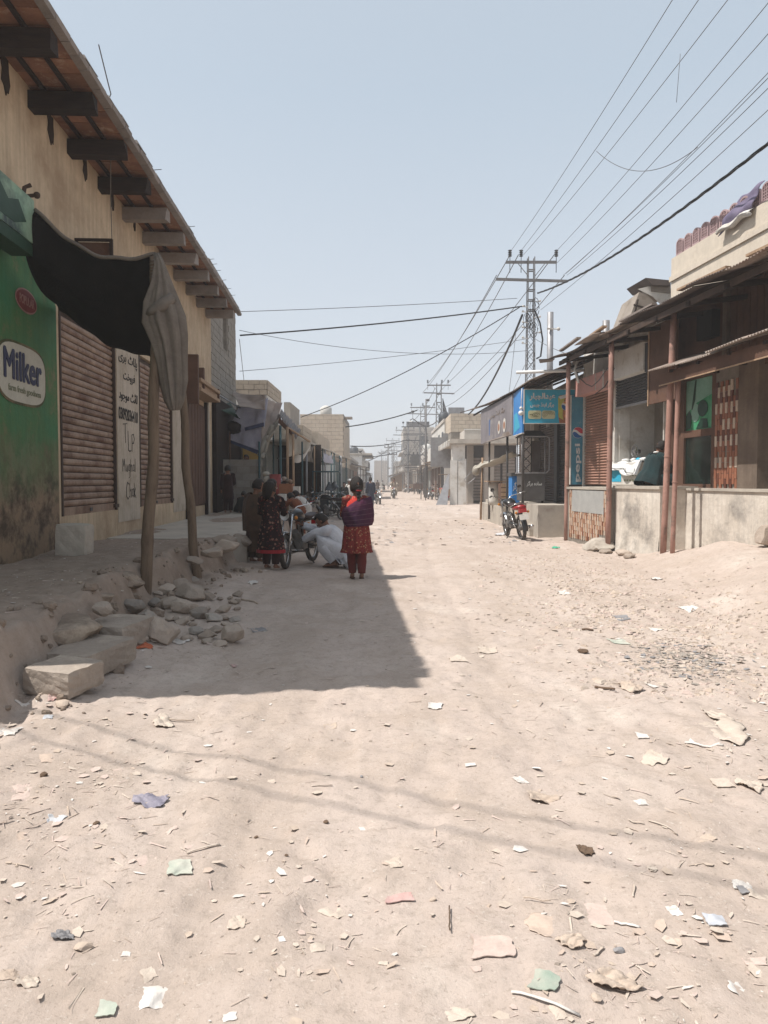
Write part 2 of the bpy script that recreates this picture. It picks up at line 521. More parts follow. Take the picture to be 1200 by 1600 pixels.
M['wood_dark'] = mat('old_dark_timber', (0.038, 0.024, 0.018), (0.02, 0.013, 0.011), 4, .9, .4, 20, rand=.2, stretch=(1,6,6))
M['wood_brown'] = mat('brown_painted_timber', (0.14, 0.075, 0.05), (0.09, 0.05, 0.035), 3, .8, .3, 20)
M['wood_pale'] = mat('weathered_pale_timber', (0.42, 0.29, 0.19), (0.30, 0.2, 0.13), 4, .85, .3, 20, stretch=(6,6,1))
M['bamboo'] = mat('grey_brown_bamboo', (0.20, 0.145, 0.10), (0.14, 0.10, 0.07), 3, .8, .35, 25, stretch=(5,5,1), dirt=((.10,.07,.05), .3, 3))
M['concrete'] = mat('grey_concrete', (0.33, 0.285, 0.24), (0.26, 0.22, 0.185), 2, .92, .45, 22, rand=.08, dirt=((.18,.15,.12), .3, 2.2))
M['concrete_lt'] = mat('pale_dusty_concrete', (0.50, 0.45, 0.38), (0.40, 0.36, 0.31), 1.6, .92, .4, 20, rand=.06, dirt=((.30,.26,.22), .3, 1.8))
M['block'] = mat('hollow_concrete_block', (0.31, 0.285, 0.25), (0.25, 0.225, 0.195), 2.5, .95, .5, 30, rand=.12)
M['block_tan'] = mat('tan_cement_block', (0.50, 0.43, 0.34), (0.42, 0.35, 0.28), 2.5, .95, .4, 20, rand=.10)
M['mortar'] = mat('grey_mortar', (0.27, 0.24, 0.205), None, 6, .95, .4, 30)
M['mud'] = mat('dry_mud', (0.17, 0.12, 0.085), (0.11, 0.075, 0.05), 3, .95, .8, 14)
M['hole_shade'] = mat('hole_shade_mud', (0.045, 0.03, 0.022), (0.03, 0.02, 0.015), 3, .95, .8, 14)  # dark colour carries the shade inside the broken wall pockets
M['soffit'] = mat('soffit_brick_tile', (0.30, 0.155, 0.095), (0.20, 0.10, 0.065), 3, .9, .4, 20, rand=.28, dirt=((.40,.28,.2), .2, 5))
M['roof_edge'] = mat('grey_roof_slab', (0.30, 0.265, 0.24), (0.22, 0.19, 0.17), 3, .92, .5, 20, rand=.15)
M['black_cloth'] = mat('black_shade_cloth', (0.006, 0.005, 0.005), (0.011, 0.010, 0.009), 3, .95, .5, 60, sheen=.0)
M['grey_cloth'] = mat('dusty_grey_cloth', (0.22, 0.19, 0.16), (0.13, 0.11, 0.092), 3, .95, .5, 40)
M['tin'] = mat('weathered_tin', (0.36, 0.31, 0.27), (0.22, 0.17, 0.14), 1.6, .6, .15, 20, metal=.3, dirt=((.16,.09,.06), .35, 1.5))
M['tin_dark'] = mat('dark_tin', (0.13, 0.105, 0.095), (0.08, 0.06, 0.05), 2, .6, .15, 20, metal=.2)
M['steel'] = mat('galvanised_steel', (0.34, 0.34, 0.35), (0.26, 0.25, 0.25), 4, .5, .1, 30, metal=.4)
M['steel_dk'] = mat('dull_dark_steel', (0.12, 0.115, 0.115), (0.09, 0.085, 0.08), 4, .6, .1, 30, metal=.3)
M['rust_red'] = mat('red_oxide_paint', (0.40, 0.235, 0.19), (0.30, 0.165, 0.13), 2, .7, .2, 30, rand=.05, dirt=((.15,.11,.09), .3, 4))
M['wire'] = mat('black_cable', (0.03, 0.03, 0.032), None, 5, .6, 0)
M['wire_lt'] = mat('grey_wire', (0.14, 0.14, 0.145), None, 5, .6, 0)
M['ink'] = mat('black_brush_paint', (0.025, 0.022, 0.02), None, 5, .8, 0)
M['navy'] = mat('navy_print', (0.03, 0.035, 0.09), None, 8, .6, 0)
M['cream_print'] = mat('cream_print', (0.55, 0.53, 0.44), (0.48, 0.46, 0.38), 3, .6, .05)
M['maroon_print'] = mat('maroon_print', (0.20, 0.05, 0.045), None, 4, .6, .05)
M['pink_print'] = mat('faded_pink_print', (0.36, 0.20, 0.18), None, 4, .6, 0)
M['olive_print'] = mat('faded_olive_print', (0.24, 0.25, 0.16), None, 4, .6, 0)
M['white'] = mat('white_paint', (0.78, 0.78, 0.76), (0.68, 0.68, 0.66), 3, .6, .1, 20)
M['white_dirty'] = mat('dusty_white_paint', (0.66, 0.64, 0.60), (0.55, 0.52, 0.47), 2, .8, .2, 20, dirt=((.38,.33,.27), .3, 2))
M['cream'] = mat('cream_plaster', (0.64, 0.56, 0.46), (0.57, 0.50, 0.41), 1.0, .9, .25, 16, streak=.12, dirt=((.45,.38,.3), .2, 1.2))
M['black'] = mat('matt_black', (0.012, 0.012, 0.012), None, 5, .8, 0)
M['rubber'] = mat('dusty_tyre_rubber', (0.045, 0.042, 0.04), (0.09, 0.08, 0.07), 8, .9, .3, 60)
M['chrome'] = mat('chrome', (0.62, 0.62, 0.62), (0.5, 0.5, 0.5), 8, .22, 0, metal=.95)
M['yellow_wall'] = mat('yellow_painted_wall', (0.62, 0.43, 0.13), (0.52, 0.36, 0.12), 2, .8, .2)
M['skin'] = mat('brown_skin', (0.24, 0.125, 0.08), (0.20, 0.10, 0.065), 6, .6, .05, 60)
M['hair'] = mat('black_hair', (0.014, 0.010, 0.009), (0.022, 0.016, 0.013), 20, .5, .5, 90, stretch=(8,8,1))

# ------------------------------------------------------------------ ground
def ground_mat():
    m = bpy.data.materials.new('dusty_street_soil'); m.use_nodes = True
    nt = m.node_tree; b = nt.nodes['Principled BSDF']
    b.inputs['Roughness'].default_value = .97; b.inputs['Specular IOR Level'].default_value = .08
    tc = nt.nodes.new('ShaderNodeTexCoord')
    def noise(s, d=6, r=.6, stretch=None):
        n = nt.nodes.new('ShaderNodeTexNoise'); n.inputs['Scale'].default_value = s; n.inputs['Detail'].default_value = d; n.inputs['Roughness'].default_value = r
        if stretch:
            mp = nt.nodes.new('ShaderNodeMapping'); mp.inputs['Scale'].default_value = stretch
            nt.links.new(tc.outputs['Object'], mp.inputs['Vector']); nt.links.new(mp.outputs[0], n.inputs['Vector'])
        else: nt.links.new(tc.outputs['Object'], n.inputs['Vector'])
        return n.outputs['Fac']
    def rr(f, lo, hi, a=0, c=1):
        r = nt.nodes.new('ShaderNodeMapRange'); r.inputs['From Min'].default_value = lo; r.inputs['From Max'].default_value = hi
        r.inputs['To Min'].default_value = a; r.inputs['To Max'].default_value = c
        nt.links.new(f, r.inputs['Value']); return r.outputs[0]
    def mix(f, a, bb, typ='MIX'):
        x = nt.nodes.new('ShaderNodeMix'); x.data_type = 'RGBA'; x.blend_type = typ
        if isinstance(f, float): x.inputs['Factor'].default_value = f
        else: nt.links.new(f, x.inputs['Factor'])
        for k, q in ((6, a), (7, bb)):
            if isinstance(q, tuple): x.inputs[k].default_value = (*q, 1)
            else: nt.links.new(q, x.inputs[k])
        return x.outputs[2]
    col = mix(rr(noise(.35, 5), .35, .65), (.495, .415, .362), (.445, .366, .315))
    col = mix(rr(noise(1.0, 5, .6, (1.3, .12, 1)), .48, .66, 0, .75), col, (.385, .315, .265))
    col = mix(rr(noise(.8, 6, .7), .60, .72, 0, .6), col, (.30, .245, .205))
    col = mix(rr(noise(1.7, 7, .65), .45, .7), col, (.405, .330, .275))
    col = mix(rr(noise(1.1, 4, .6, (1, .6, 1)), .55, .75), col, (.55, .475, .415))
    col = mix(rr(noise(16, 5, .7), .5, .72, 0, .5), col, (.28, .235, .195))
    col = mix(rr(noise(60, 3, .7), .56, .74, 0, .55), col, (.22, .18, .145))
    col = mix(rr(noise(45, 3, .7, (1, 1.3, 1)), .62, .7, 0, .7), col, (.56, .50, .44))
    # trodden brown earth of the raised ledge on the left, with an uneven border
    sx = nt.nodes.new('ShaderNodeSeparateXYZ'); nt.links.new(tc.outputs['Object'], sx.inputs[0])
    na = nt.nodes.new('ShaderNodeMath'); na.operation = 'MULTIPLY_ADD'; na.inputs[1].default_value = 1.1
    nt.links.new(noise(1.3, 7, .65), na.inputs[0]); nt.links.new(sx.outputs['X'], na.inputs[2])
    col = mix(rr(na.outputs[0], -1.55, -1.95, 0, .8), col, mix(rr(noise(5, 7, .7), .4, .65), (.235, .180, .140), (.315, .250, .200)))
    nt.links.new(col, b.inputs['Base Color'])
    bp = nt.nodes.new('ShaderNodeBump'); bp.inputs['Strength'].default_value = .75; bp.inputs['Distance'].default_value = .012
    nt.links.new(noise(24, 9, .72), bp.inputs['Height'])
    bp2 = nt.nodes.new('ShaderNodeBump'); bp2.inputs['Strength'].default_value = .5; bp2.inputs['Distance'].default_value = .004
    nt.links.new(noise(130, 4, .7), bp2.inputs['Height']); nt.links.new(bp.outputs[0], bp2.inputs['Normal'])
    nt.links.new(bp2.outputs[0], b.inputs['Normal'])
    return m
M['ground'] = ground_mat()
def grid_object(name, xs, ys, fn, m):
    X, Y = np.meshgrid(xs, ys)
    Z = fn(X, Y)
    nx, ny = len(xs), len(ys)
    co = np.stack([X, Y, Z], -1).reshape(-1, 3)
    i = np.arange(nx * ny).reshape(ny, nx)
    q = np.stack([i[:-1, :-1], i[:-1, 1:], i[1:, 1:], i[1:, :-1]], -1).reshape(-1, 4)
    me = bpy.data.meshes.new(name)
    me.vertices.add(len(co)); me.vertices.foreach_set('co', co.ravel())
    me.loops.add(q.size); me.loops.foreach_set('vertex_index', q.ravel())
    me.polygons.add(len(q)); me.polygons.foreach_set('loop_start', np.arange(0, q.size, 4)); me.polygons.foreach_set('loop_total', np.full(len(q), 4))
    me.polygons.foreach_set('use_smooth', np.ones(len(q), bool))
    me.update(calc_edges=True); me.materials.append(m)
    o = bpy.data.objects.new(name, me); C.objects.link(o)
    return o
def spaced(a, b, d0, g):
    out = [a]; d = d0
    while out[-1] < b: out.append(out[-1] + d); d *= g
    return out
xs = sorted(set([-x for x in spaced(3.6, 16, .05, 1.06)] + list(np.arange(-3.58, 5.6, .028)) + spaced(5.6, 17, .05, 1.06)))
ys = sorted(set([-v for v in spaced(-1.2, 14, .15, 1.08)] + spaced(1.22, 150, .013, 1.0066)))
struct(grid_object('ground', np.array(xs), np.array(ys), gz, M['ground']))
# the plain beyond the street
pl = MB()
x0, x1, y0, y1 = xs[0], xs[-1], ys[0], ys[-1]
B_ = 1500
for q in [(-B_, B_, -B_, y0+.3), (-B_, B_, y1-.3, B_), (-B_, x0+.3, y0+.3, y1-.3), (x1-.3, B_, y0+.3, y1-.3)]:
    pl.quad((q[0], q[2], -.12), (q[1], q[2], -.12), (q[1], q[3], -.12), (q[0], q[3], -.12))
struct(pl.build('terrain', M['ground']))

# ------------------------------------------------------------------ left building
LX, LS = -3.85, 0.052
LTH = math.atan(LS)
def lw(x, y, z=0):      # left frame -> world
    return Vector((LX, 0, 0)) + Matrix.Rotation(LTH, 3, 'Z') @ Vector((x, y, z))
Lb = thing('shop_building', 'long ochre plastered shop building with deep beamed eaves along the left of the street', 'building', (LX, 0, 0), LTH)
LY0, LY1 = 4.45, 22.0
wl = MB()
wl.box(-.32, 0, LY0, 10.27, 0, 6.36); wl.box(-.32, 0, 12.80, 14.22, 0, 6.36)
wl.box(-.32, 0, 16.95, 18.3, 0, 6.36); wl.box(-.32, 0, 20.9, LY1, 0, 6.36)
wl.box(-.32, 0, 10.27, 12.80, 3.80, 6.36); wl.box(-.32, 0, 14.22, 16.95, 3.82, 6.36); wl.box(-.32, 0, 18.3, 20.9, 3.5, 6.36)
wl.box(-.32, -.004, 10.27, 12.80, 0, .97); wl.box(-.32, -.004, 14.22, 16.95, 0, .97); wl.box(-.32, -.004, 18.3, 20.9, 0, .8)
wl.box(-7, -.32, LY0, LY0+.3, 0, 6.36); wl.box(-7.3,-7,LY0-1.6,LY0,0,6.36); wl.box(-7, -.32, LY1-.3, LY1, 0, 6.36); wl.box(-7.3, -7, LY0, LY1, 0, 6.36)
wl.build('wall', M['ochre'], Lb)
wp = MB(); wp.box(0, .012, 12.83, 14.19, .75, 3.98); pil = wp.build('whitewashed_pillar', M['white_plaster'], Lb)
wp = MB(); wp.box(0, .012, 16.98, 18.25, .75, 3.7); wp.build('plaster_pillar', M['white_plaster'], Lb)
# painted advertisement
gp = MB()
def yz(pts, x): return [(x, y, z) for y, z in pts]
gp.prism(yz([(5.2, .45), (10.18, .45), (10.18, 3.78), (9.75, 4.12), (9.2, 4.38), (5.2, 4.4)], .0), (.006, 0, 0))
gpo = gp.build('painted_panel', M['green_paint'], Lb)
def oval(cy, cz, ry, rz, x, n=32, p=2.0, ex=.004):
    pts = []
    for i in range(n):
        a = 2 * PI * i / n
        c, s_ = math.cos(a), math.sin(a)
        pts.append((x, cy + ry * math.copysign(abs(c) ** (2/p), c), cz + rz * math.copysign(abs(s_) ** (2/p), s_)))
    return pts
ROTL = (0, 0, PI/2)
b1 = MB(); b1.prism(oval(9.08, 2.72, .69, .37, .012, p=3.4), (.004, 0, 0)); b1.build('badge_border', M['green_low'], Lb)
b1 = MB(); b1.prism(oval(9.08, 2.72, .66, .34, .016, p=3.4), (.004, 0, 0)); bad = b1.build('badge', M['cream_print'], Lb)
inst('lettering', text_mesh('lettering', 'Milker', M['navy'], 1.04, .33, 0, bold=.013), bad, (.022, 9.08, 2.80), ROTL)
inst('lettering', text_mesh('lettering', 'farm fresh goodness', M['olive_print'], .92, .10, .008), bad, (.022, 9.12, 2.52), ROTL)
b1 = MB(); b1.prism(oval(9.22, 3.62, .31, .145, .012), (.003, 0, 0)); b1.build('badge_border', M['pink_print'], Lb)
b1 = MB(); b1.prism(oval(9.22, 3.62, .285, .125, .016), (.003, 0, 0)); bd2 = b1.build('badge', M['maroon_print'], Lb)
inst('lettering', text_mesh('lettering', 'POPULAR', M['pink_print'], .42, .11, .012), bd2, (.021, 9.22, 3.62), ROTL)
# brushed lettering on the pillar
for body, yy, zz, w, h, ar in [('پلاٹ بری', 13.5, 3.58, 1.15, .22, 1), ('فروخت', 13.55, 3.28, .72, .20, 1), ('لائٹ موجود', 13.5, 2.93, 1.15, .22, 1), ('03092036410', 13.48, 2.62, 1.18, .21, 0)]:
    inst('lettering', text_mesh('lettering', body, M['ink'], w, h, .008, italic=.1, arabic=bool(ar)), pil, (.016, yy, zz), ROTL)
sk = MB()
T_ = [[(0,1),(.8,1.08)],[(.42,1.04),(.40,.5),(.46,0)]]
L_ = [[(0,1),(.02,.5),(.06,0),(.3,-.05),(.55,.02)]]
P_ = [[(.05,.0),(.1,.5),(.06,.95)],[(.06,.95),(.4,1.0),(.55,.75),(.4,.5),(.1,.48)]]
def put(gl, ox, oz, s_): strokes(sk, gl, ox, oz, s_, s_, .022)
put(T_, -.32, .02, .32); put(L_, -.02, -.10, .34); put(P_, .20, -.12, .32)
sko = sk.build('lettering', M['ink'], pil); sko.location = (.016, 13.45, 2.10); sko.rotation_euler = ROTL
sk = MB()
m_ = [[(0,0),(.05,1)],[(.05,1),(.35,.4),(.6,1)],[(.6,1),(.7,0)]]
u_ = [[(0,.6),(.05,.1),(.3,0),(.45,.55),(.5,0)]]
g_ = [[(.45,.6),(.1,.55),(.05,.1),(.45,.1),(.45,.6),(.45,-.4),(.1,-.5)]]
h_ = [[(0,1),(.02,0)],[(.02,.4),(.3,.6),(.42,0)]]
a_ = [[(.45,.6),(.1,.55),(.05,.1),(.45,.1),(.45,.6),(.5,0)]]
l_ = [[(.1,1.1),(.12,0)]]
for g, ox in ((m_,-.42),(u_,-.22),(g_,-.07),(h_,.07),(a_,.2),(l_,.34)): strokes(sk, g, ox, 0, .2, .22, .018)
c_ = [[(.7,.9),(.3,1.05),(.02,.6),(.05,.1),(.4,-.1),(.75,.1)]]
k_ = [[(0,1),(.02,0)],[(.4,.65),(.04,.3),(.45,-.05)]]
for g, ox in ((c_,-.22),(h_,.0),(a_,.13),(k_,.28)): strokes(sk, g, ox, -.46, .25, .26, .02)
sko = sk.build('lettering', M['ink'], pil); sko.location = (.016, 13.5, 1.62); sko.rotation_euler = ROTL

# roller shutters
def slat_mesh(w, h, m, name='slat'):
    b = MB(); n = 6
    prof = [(-.012, 0), (.014, h*.10), (.027, h*.36), (.025, h*.68), (.008, h*.90), (-.012, h*.97)]
    vs = [(x, y, z) for y in (0, w) for x, z in prof]
    fs = [(i, i+n, i+n+1, i+1) for i in range(n-1)]
    b._add(vs, fs)
    return b.mesh(name, m, smooth=False)
def shutter(parent, y0, y1, z0, z1, h, m, x=-.06, flip=False, label=None):
    s = MB(); s.box(x-.03, x-.004, y0, y1, z0, z1)
    sh = s.build('roller_shutter', M['frame_dark'], parent)
    if label: sh['label'] = label
    me = slat_mesh(y1 - y0 - .10, h, m)
    n = int((z1 - z0 - .14) / h)
    for i in range(n):
        inst('slat', me, sh, (x, y0+.05, z0 + .12 + i*h))
    s = MB(); s.box(x, x+.035, y0+.02, y1-.02, z0, z0+.115); s.build('bottom_rail', m, sh)
    for ya_ in (y0, y1-.05): s = MB(); s.box(x, x+.07, ya_, ya_+.05, z0, z1); s.build('side_channel', M['frame_dark'], sh)
    s = MB(); s.box(x+.035, x+.075, y1-.12, y1+.08, z0+.04, z0+.10); s.build('bolt', M['frame_dark'], sh)
    s = MB(); s.box(x+.036, x+.05, (y0+y1)/2-.05, (y0+y1)/2+.05, z0+.03, z0+.08); s.build('lock', M['steel_dk'], sh)
    return sh
shutter(Lb, 10.29, 12.78, .97, 3.79, .098, M['slat_left'], label='widest rose brown roller shutter beside the green advertisement')
shutter(Lb, 14.24, 16.93, .97, 3.81, .098, M['slat_left'])
# brown panelled shop front farther along
s = MB(); s.box(-.05, -.02, 18.3, 20.9, .8, 3.5); dr = s.build('shop_door', M['wood_brown'], Lb)
for i in range(7):
    s = MB(); s.box(-.019, .02, 18.34+i*.37, 18.66+i*.37, .85, 3.44); s.build('plank', M['wood_brown'], dr)
s = MB(); s.box(.0, .07, 18.28, 18.4, .5, 3.6); s.box(0, .07, 20.8, 20.95, .5, 3.6); s.build('door_post', M['wood_dark'], Lb)
s = MB(); s.box(0, .09, 20.98, 21.12, .5, 3.62); s.build('pale_post', M['concrete_lt'], Lb)
# stepped lintel box
s = MB()
s.box(.0, .42, 18.2, 20.95, 3.62, 3.70); s.box(.0, .34, 18.2, 20.95, 3.71, 3.84); s.box(.0, .42, 18.2, 20.95, 3.85, 3.93)
s.build('lintel', M['wood_pale'], Lb)
for yy, zt in ((18.0, 4.45), (18.75, 4.25), (21.0, 4.0)):
    s = MB(); s.box(.0, .38, yy, yy+.14, 3.3 if yy < 18.5 else 3.75, zt); s.build('bracket', M['wood_brown'], Lb)

# eaves: beams, strips, tiles, slab edge
rb = random.Random(7)
for k in range(-2, 11):
    yy = 8.19 + 1.305 * k
    m = M['wood_dark'] if k < 4 else M['roof_edge']
    s = MB(); s.hull8([(-.05,yy-.10,6.0+rb.uniform(-.02,.02)),(.78+rb.uniform(-.06,.05),yy-.09+rb.uniform(-.02,.02),6.0+rb.uniform(-.02,.01)),(.78,yy+.10,6.0),(-.05,yy+.10,6.0),
                       (-.05,yy-.10,6.205),(.77,yy-.09,6.205),(.77,yy+.10,6.205),(-.05,yy+.10,6.205)])
    s.build('beam', m, Lb)
s = MB(); s.box(.16, .205, LY0, LY1, 6.208, 6.25); s.build('strip', M['wood_dark'], Lb)
s = MB(); s.box(.47, .515, LY0, LY1, 6.208, 6.25); s.build('strip', M['wood_dark'], Lb)
tile = MB(); tile.box(0, .30, 0, .298, 0, .03); tme = tile.mesh('soffit_tile', M['soffit'])
yy = LY0; cnt = 0
while yy < LY1 - .3:
    for xx in (-.12, .19, .50):
        if cnt < 290: inst('soffit_tile', tme, Lb, (xx+rb.uniform(-.005,.005), yy, 6.254+rb.uniform(0,.012))); cnt += 1
    yy += .182 * 1.0 if False else .31
s = MB(); s.prism([(.80, LY0+.20, 6.30), (.80, LY1, 6.30), (-7.2, LY1, 6.30), (-7.2, LY0-1.15, 6.30)], (0, 0, .08)); s.build('roof', M['roof_edge'], Lb)  # near end slanted out of view to shape the shadow on the street
yy = LY0 + .22
while yy < LY1 - .1:
    L = rb.uniform(.28, .55); t = rb.uniform(.035, .06); o_ = rb.uniform(-.10, -.05)
    s = MB(); s.hull8([(.55,yy,6.382),(.90+o_,yy+.01,6.385),(.90+o_+rb.uniform(-.02,.03),yy+L-.02,6.385),(.55,yy+L-.02,6.382),
                       (.55,yy,6.385+t),(.88+o_,yy+.02,6.385+t),(.88+o_,yy+L-.03,6.385+t),(.55,yy+L-.02,6.385+t)])
    s.build('edge_slab', M['roof_edge'], Lb); 
    s = MB(); s.hull8([(.76,yy,6.24),(.905+o_*.5,yy+.01,6.245),(.905+o_*.5,yy+L-.015,6.245),(.76,yy+L-.015,6.24),
                       (.76,yy,6.298),(.92+o_*.5,yy+.01,6.298),(.92+o_*.5,yy+L-.015,6.298),(.76,yy+L-.015,6.298)])
    s.build('edge_tile', M['roof_edge'], Lb)
    yy += L
# broken plaster pockets under the beams, drawn flat with hole shade in the colour
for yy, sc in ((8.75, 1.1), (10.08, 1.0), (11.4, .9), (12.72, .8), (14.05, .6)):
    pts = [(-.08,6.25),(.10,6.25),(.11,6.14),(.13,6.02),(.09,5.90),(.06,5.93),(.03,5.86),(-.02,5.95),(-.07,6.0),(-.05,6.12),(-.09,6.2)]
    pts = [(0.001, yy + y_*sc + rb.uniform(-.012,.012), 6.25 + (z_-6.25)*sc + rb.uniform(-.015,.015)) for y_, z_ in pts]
    s = MB(); s.prism(pts, (.012, 0, 0)); s.build('hole_patch', M['hole_shade'], Lb)
# bits of rebar standing on the roof edge
s = MB(); p = [lw(.76, 10.05, 6.40), lw(.82, 10.0, 6.48), lw(.80, 9.95, 6.6), lw(.72, 9.85, 7.02)]
s.tube(p, .008, 5); tag(s.build('iron_rod', M['steel_dk']), 'bent iron rod standing up from the near roof edge on the left', 'rod')
s = MB()
for yy in (12.3, 15.0, 17.2, 17.6, 18.1, 19.0, 19.8, 20.5):
    s.tube([(.7, yy, 6.43), (.92, yy+rb.uniform(-.05,.05), 6.45)], .006, 4)
stuff(s.build('reed_ends', M['wood_dark'], Lb))
# pale slab sign over the green wall
sb = thing('sign_box', 'pale green metal sign box with flaking dark picture above the green wall', 'sign', (LX, 0, 0), LTH)
s = MB(); s.box(.0, .30, 5.4, 8.78, 4.16, 4.66); s.build('box', M['sign_green'], sb)
s = MB(); s.box(.05, .29, 5.5, 8.74, 4.02, 4.158); s.build('underside', M['sign_dark'], sb)
s = MB()
pts = [(.301, 5.5, 4.2), (.301, 8.25, 4.24), (.301, 8.55, 4.34), (.301, 8.35, 4.52), (.301, 8.1, 4.44), (.301, 7.9, 4.56), (.301, 7.5, 4.50), (.301, 6.9, 4.6), (.301, 5.5, 4.55)]
s.prism(pts, (.003, 0, 0)); s.build('flaked_picture', M['sign_dark'], sb)
s = MB(); s.tube([(.1, 8.92, 4.66), (.14, 8.92, 4.86), (.2, 8.95, 4.9)], .025, 7); s.tube([(.05, 8.92, 4.75), (.26, 8.94, 4.78)], .022, 7); s.ball((.27, 8.94, 4.78), .04, 8, 6)
so = s.build('water_tap', M['frame_dark'], loc=(LX, 0, 0), rz=LTH); tag(so, 'small rusty tap fitting on the wall above the green sign box', 'tap')
# board sticking out of the wall
vb = thing('wall_hatch', 'dark brown wooden hatch board jutting from the ochre wall above the black cloth', 'hatch', (LX, 0, 0), LTH)
s = MB(); s.box(.0, .50, 11.0, 11.05, 4.35, 4.88); s.build('board', M['wood_brown'], vb)
s = MB(); s.box(.0, .53, 10.94, 10.99, 4.885, 4.92); s.box(.0, .04, 10.94, 10.99, 4.35, 4.88); s.box(.49,.53,10.94,10.99,4.35,4.88); s.build('frame', M['wood_dark'], vb)
# rope
s = MB(); s.tube([lw(.45, 11.2, 6.3), lw(.44, 11.2, 5.6), lw(.45, 11.2, 4.9), lw(.43, 11.2, 4.3)], .007, 5)
tag(s.build('rope', M['grey_cloth']), 'thin pale rope hanging straight down from the eaves', 'rope')

# ------------------------------------------------------------------ bamboo poles, shade cloth
def bamboo(base, topp, r0, r1, bend, label, seed):
    rr = random.Random(seed); pts = []; rs = []
    n = 40
    base = Vector(base); topp = Vector(topp)
    for i in range(n + 1):
        t = i / n
        p = base.lerp(topp, t) + Vector((bend * math.sin(t * PI) + .012 * math.sin(t * 17 + seed), 0.01 * math.sin(t*9), 0))
        pts.append(p); rs.append((r0 + (r1 - r0) * t) * (1.0 + (.09 if i % 7 == 0 else 0)))
    s = MB(); s.tube(pts, rs, 12)
    return tag(s.build('bamboo_pole', M['bamboo'], smooth=True), label, 'pole', 'bamboo poles of the shade cloth')
b1 = on_ground(224, 926); b2 = on_ground(309, 903)
P1T = at(243, 402, b1.y + .05)
bamboo(b1 - Vector((0,0,.1)), P1T, .068, .055, .05, 'nearer bamboo pole rising from the stones with grey cloth tied to its top', 1)
P2T = at(283, 560, b2.y - .1)
bamboo(b2 - Vector((0,0,.1)), P2T, .062, .050, -.03, 'farther bamboo pole leaning towards the shutters beside the stones', 2)
cl = MB()
A = lw(.32, 8.75, 4.55); Bp = P1T + Vector((0, 0, .02)); Cp = at(236, 560, 9.6); Dp = lw(.03, 10.25, 3.75)
def sag(u, v):
    return Vector((0, -.50 * math.sin(PI * min(1, v*1.3)) * (1-u)**3 * (v < .77), -.22 * math.sin(PI*v) * (1-u)**3)) + Vector((0, 0, .018 * math.sin(u*9 - v*13) * v - .24 * math.sin(PI * u) * (1 - .5 * v) - .12 * math.sin(PI * v) * (.4 + .6 * math.sin(PI * u)) + .012 * math.sin(u * 21 + v * 6) + .01 * math.sin(v * 17 - u * 5)))
cl.sheet(A, Bp, Cp, Dp, 34, 18, sag, thick=.004)
sc_ = thing('shade_cloth', 'black shade cloth sagging between the shop wall and the nearer bamboo pole', 'awning')
cl.build('cloth', M['black_cloth'], sc_, smooth=True)
hm = MB(); hm.tube([A.lerp(Bp, i/24) + sag(i/24, 0) + Vector((0, 0, .0)) for i in range(25)], .022, 7)
hm.tube([Bp.lerp(Cp, i/16) + sag(1, i/16) for i in range(17)], .014, 6)
hm.build('hem', M['grey_cloth'], sc_, smooth=True)
# gathered grey cloth tied to the pole
bd = MB(); Yb = b1.y + .02
pts = [at(x, y, Yb + d) for x, y, d in [(244, 396, 0), (249, 412, -.03), (252, 440, -.04), (252, 472, -.06), (255, 500, -.06), (263, 530, -.05), (267, 562, -.03), (270, 595, -.01), (272, 625, 0), (273, 641, 0)]]
rxs = [.03, .05, .09, .17, .205, .17, .14, .125, .09, .05]
bd.tube(pts, rxs, 72, ry=[r * .55 for r in rxs], ref=(1, 0, 0), fold=[.1,.22,.34,.24,.26,.32,.36,.4,.42,.42], foldn=7, seed=3)
tag(bd.build('bundled_cloth', M['grey_cloth'], smooth=True), 'gathered dusty grey cloth hanging in folds from the nearer bamboo pole', 'cloth')
bd = MB()
pts = [at(x, y, Yb - .08 + d) for x, y, d in [(228, 492, 0), (240, 486, -.05), (255, 478, -.06), (268, 466, -.02), (272, 470, .03)]]
bd.tube(pts, [.03, .055, .07, .06, .03], 12, ref=(0, 0, 1), fold=.2, foldn=4)
kn = bd.build('cloth_knot', M['grey_cloth'], smooth=True); tag(kn, 'rolled fold of grey cloth wrapped round the pole top', 'cloth')
s = MB()
for i in range(6): s.ring(P1T + Vector((0, 0, -.05 - i * .035)), .06 + .004*(i%2), .008, 'z', 16, 5)
tag(s.build('rope_lashing', M['grey_cloth']), 'rope lashing round the top of the nearer bamboo pole', 'rope')

# ------------------------------------------------------------------ stones and blocks
def rock_mesh(seed, sx, sy, sz, m, rough=.32, sub=3):
    bm = bmesh.new(); bmesh.ops.create_icosphere(bm, subdivisions=sub, radius=1.0)
    rr = random.Random(seed); planes = []
    for i in range(16):
        d = Vector((rr.gauss(0,1), rr.gauss(0,1), rr.gauss(0,1))).normalized(); planes.append((d, rr.uniform(.52, .88)))
    for v in bm.verts:
        p = v.co.copy()
        for d, k in planes:
            t = p.dot(d)
            if t > k: p -= d * (t - k) * .92
        n = float(vnoise(np.array([p.x*3+seed]), np.array([p.y*3+p.z*2.1]), seed)[0])
        p *= 1 + rough * .3 * n
        v.co = Vector((p.x * sx, p.y * sy, p.z * sz))
    me = bpy.data.meshes.new('stone'); bm.to_mesh(me); bm.free(); me.materials.append(m)
    return me
M['rock'] = mat('dusty_rock', (0.43, 0.36, 0.30), (0.31, 0.255, 0.21), 5, .95, 1.0, 10, rand=.22, dirt=((.38,.31,.25), .4, 4))
M['mudlump'] = mat('packed_earth', (0.27, 0.21, 0.165), (0.20, 0.155, 0.12), 3, .97, .8, 12, dirt=((.40,.33,.26), .4, 3))
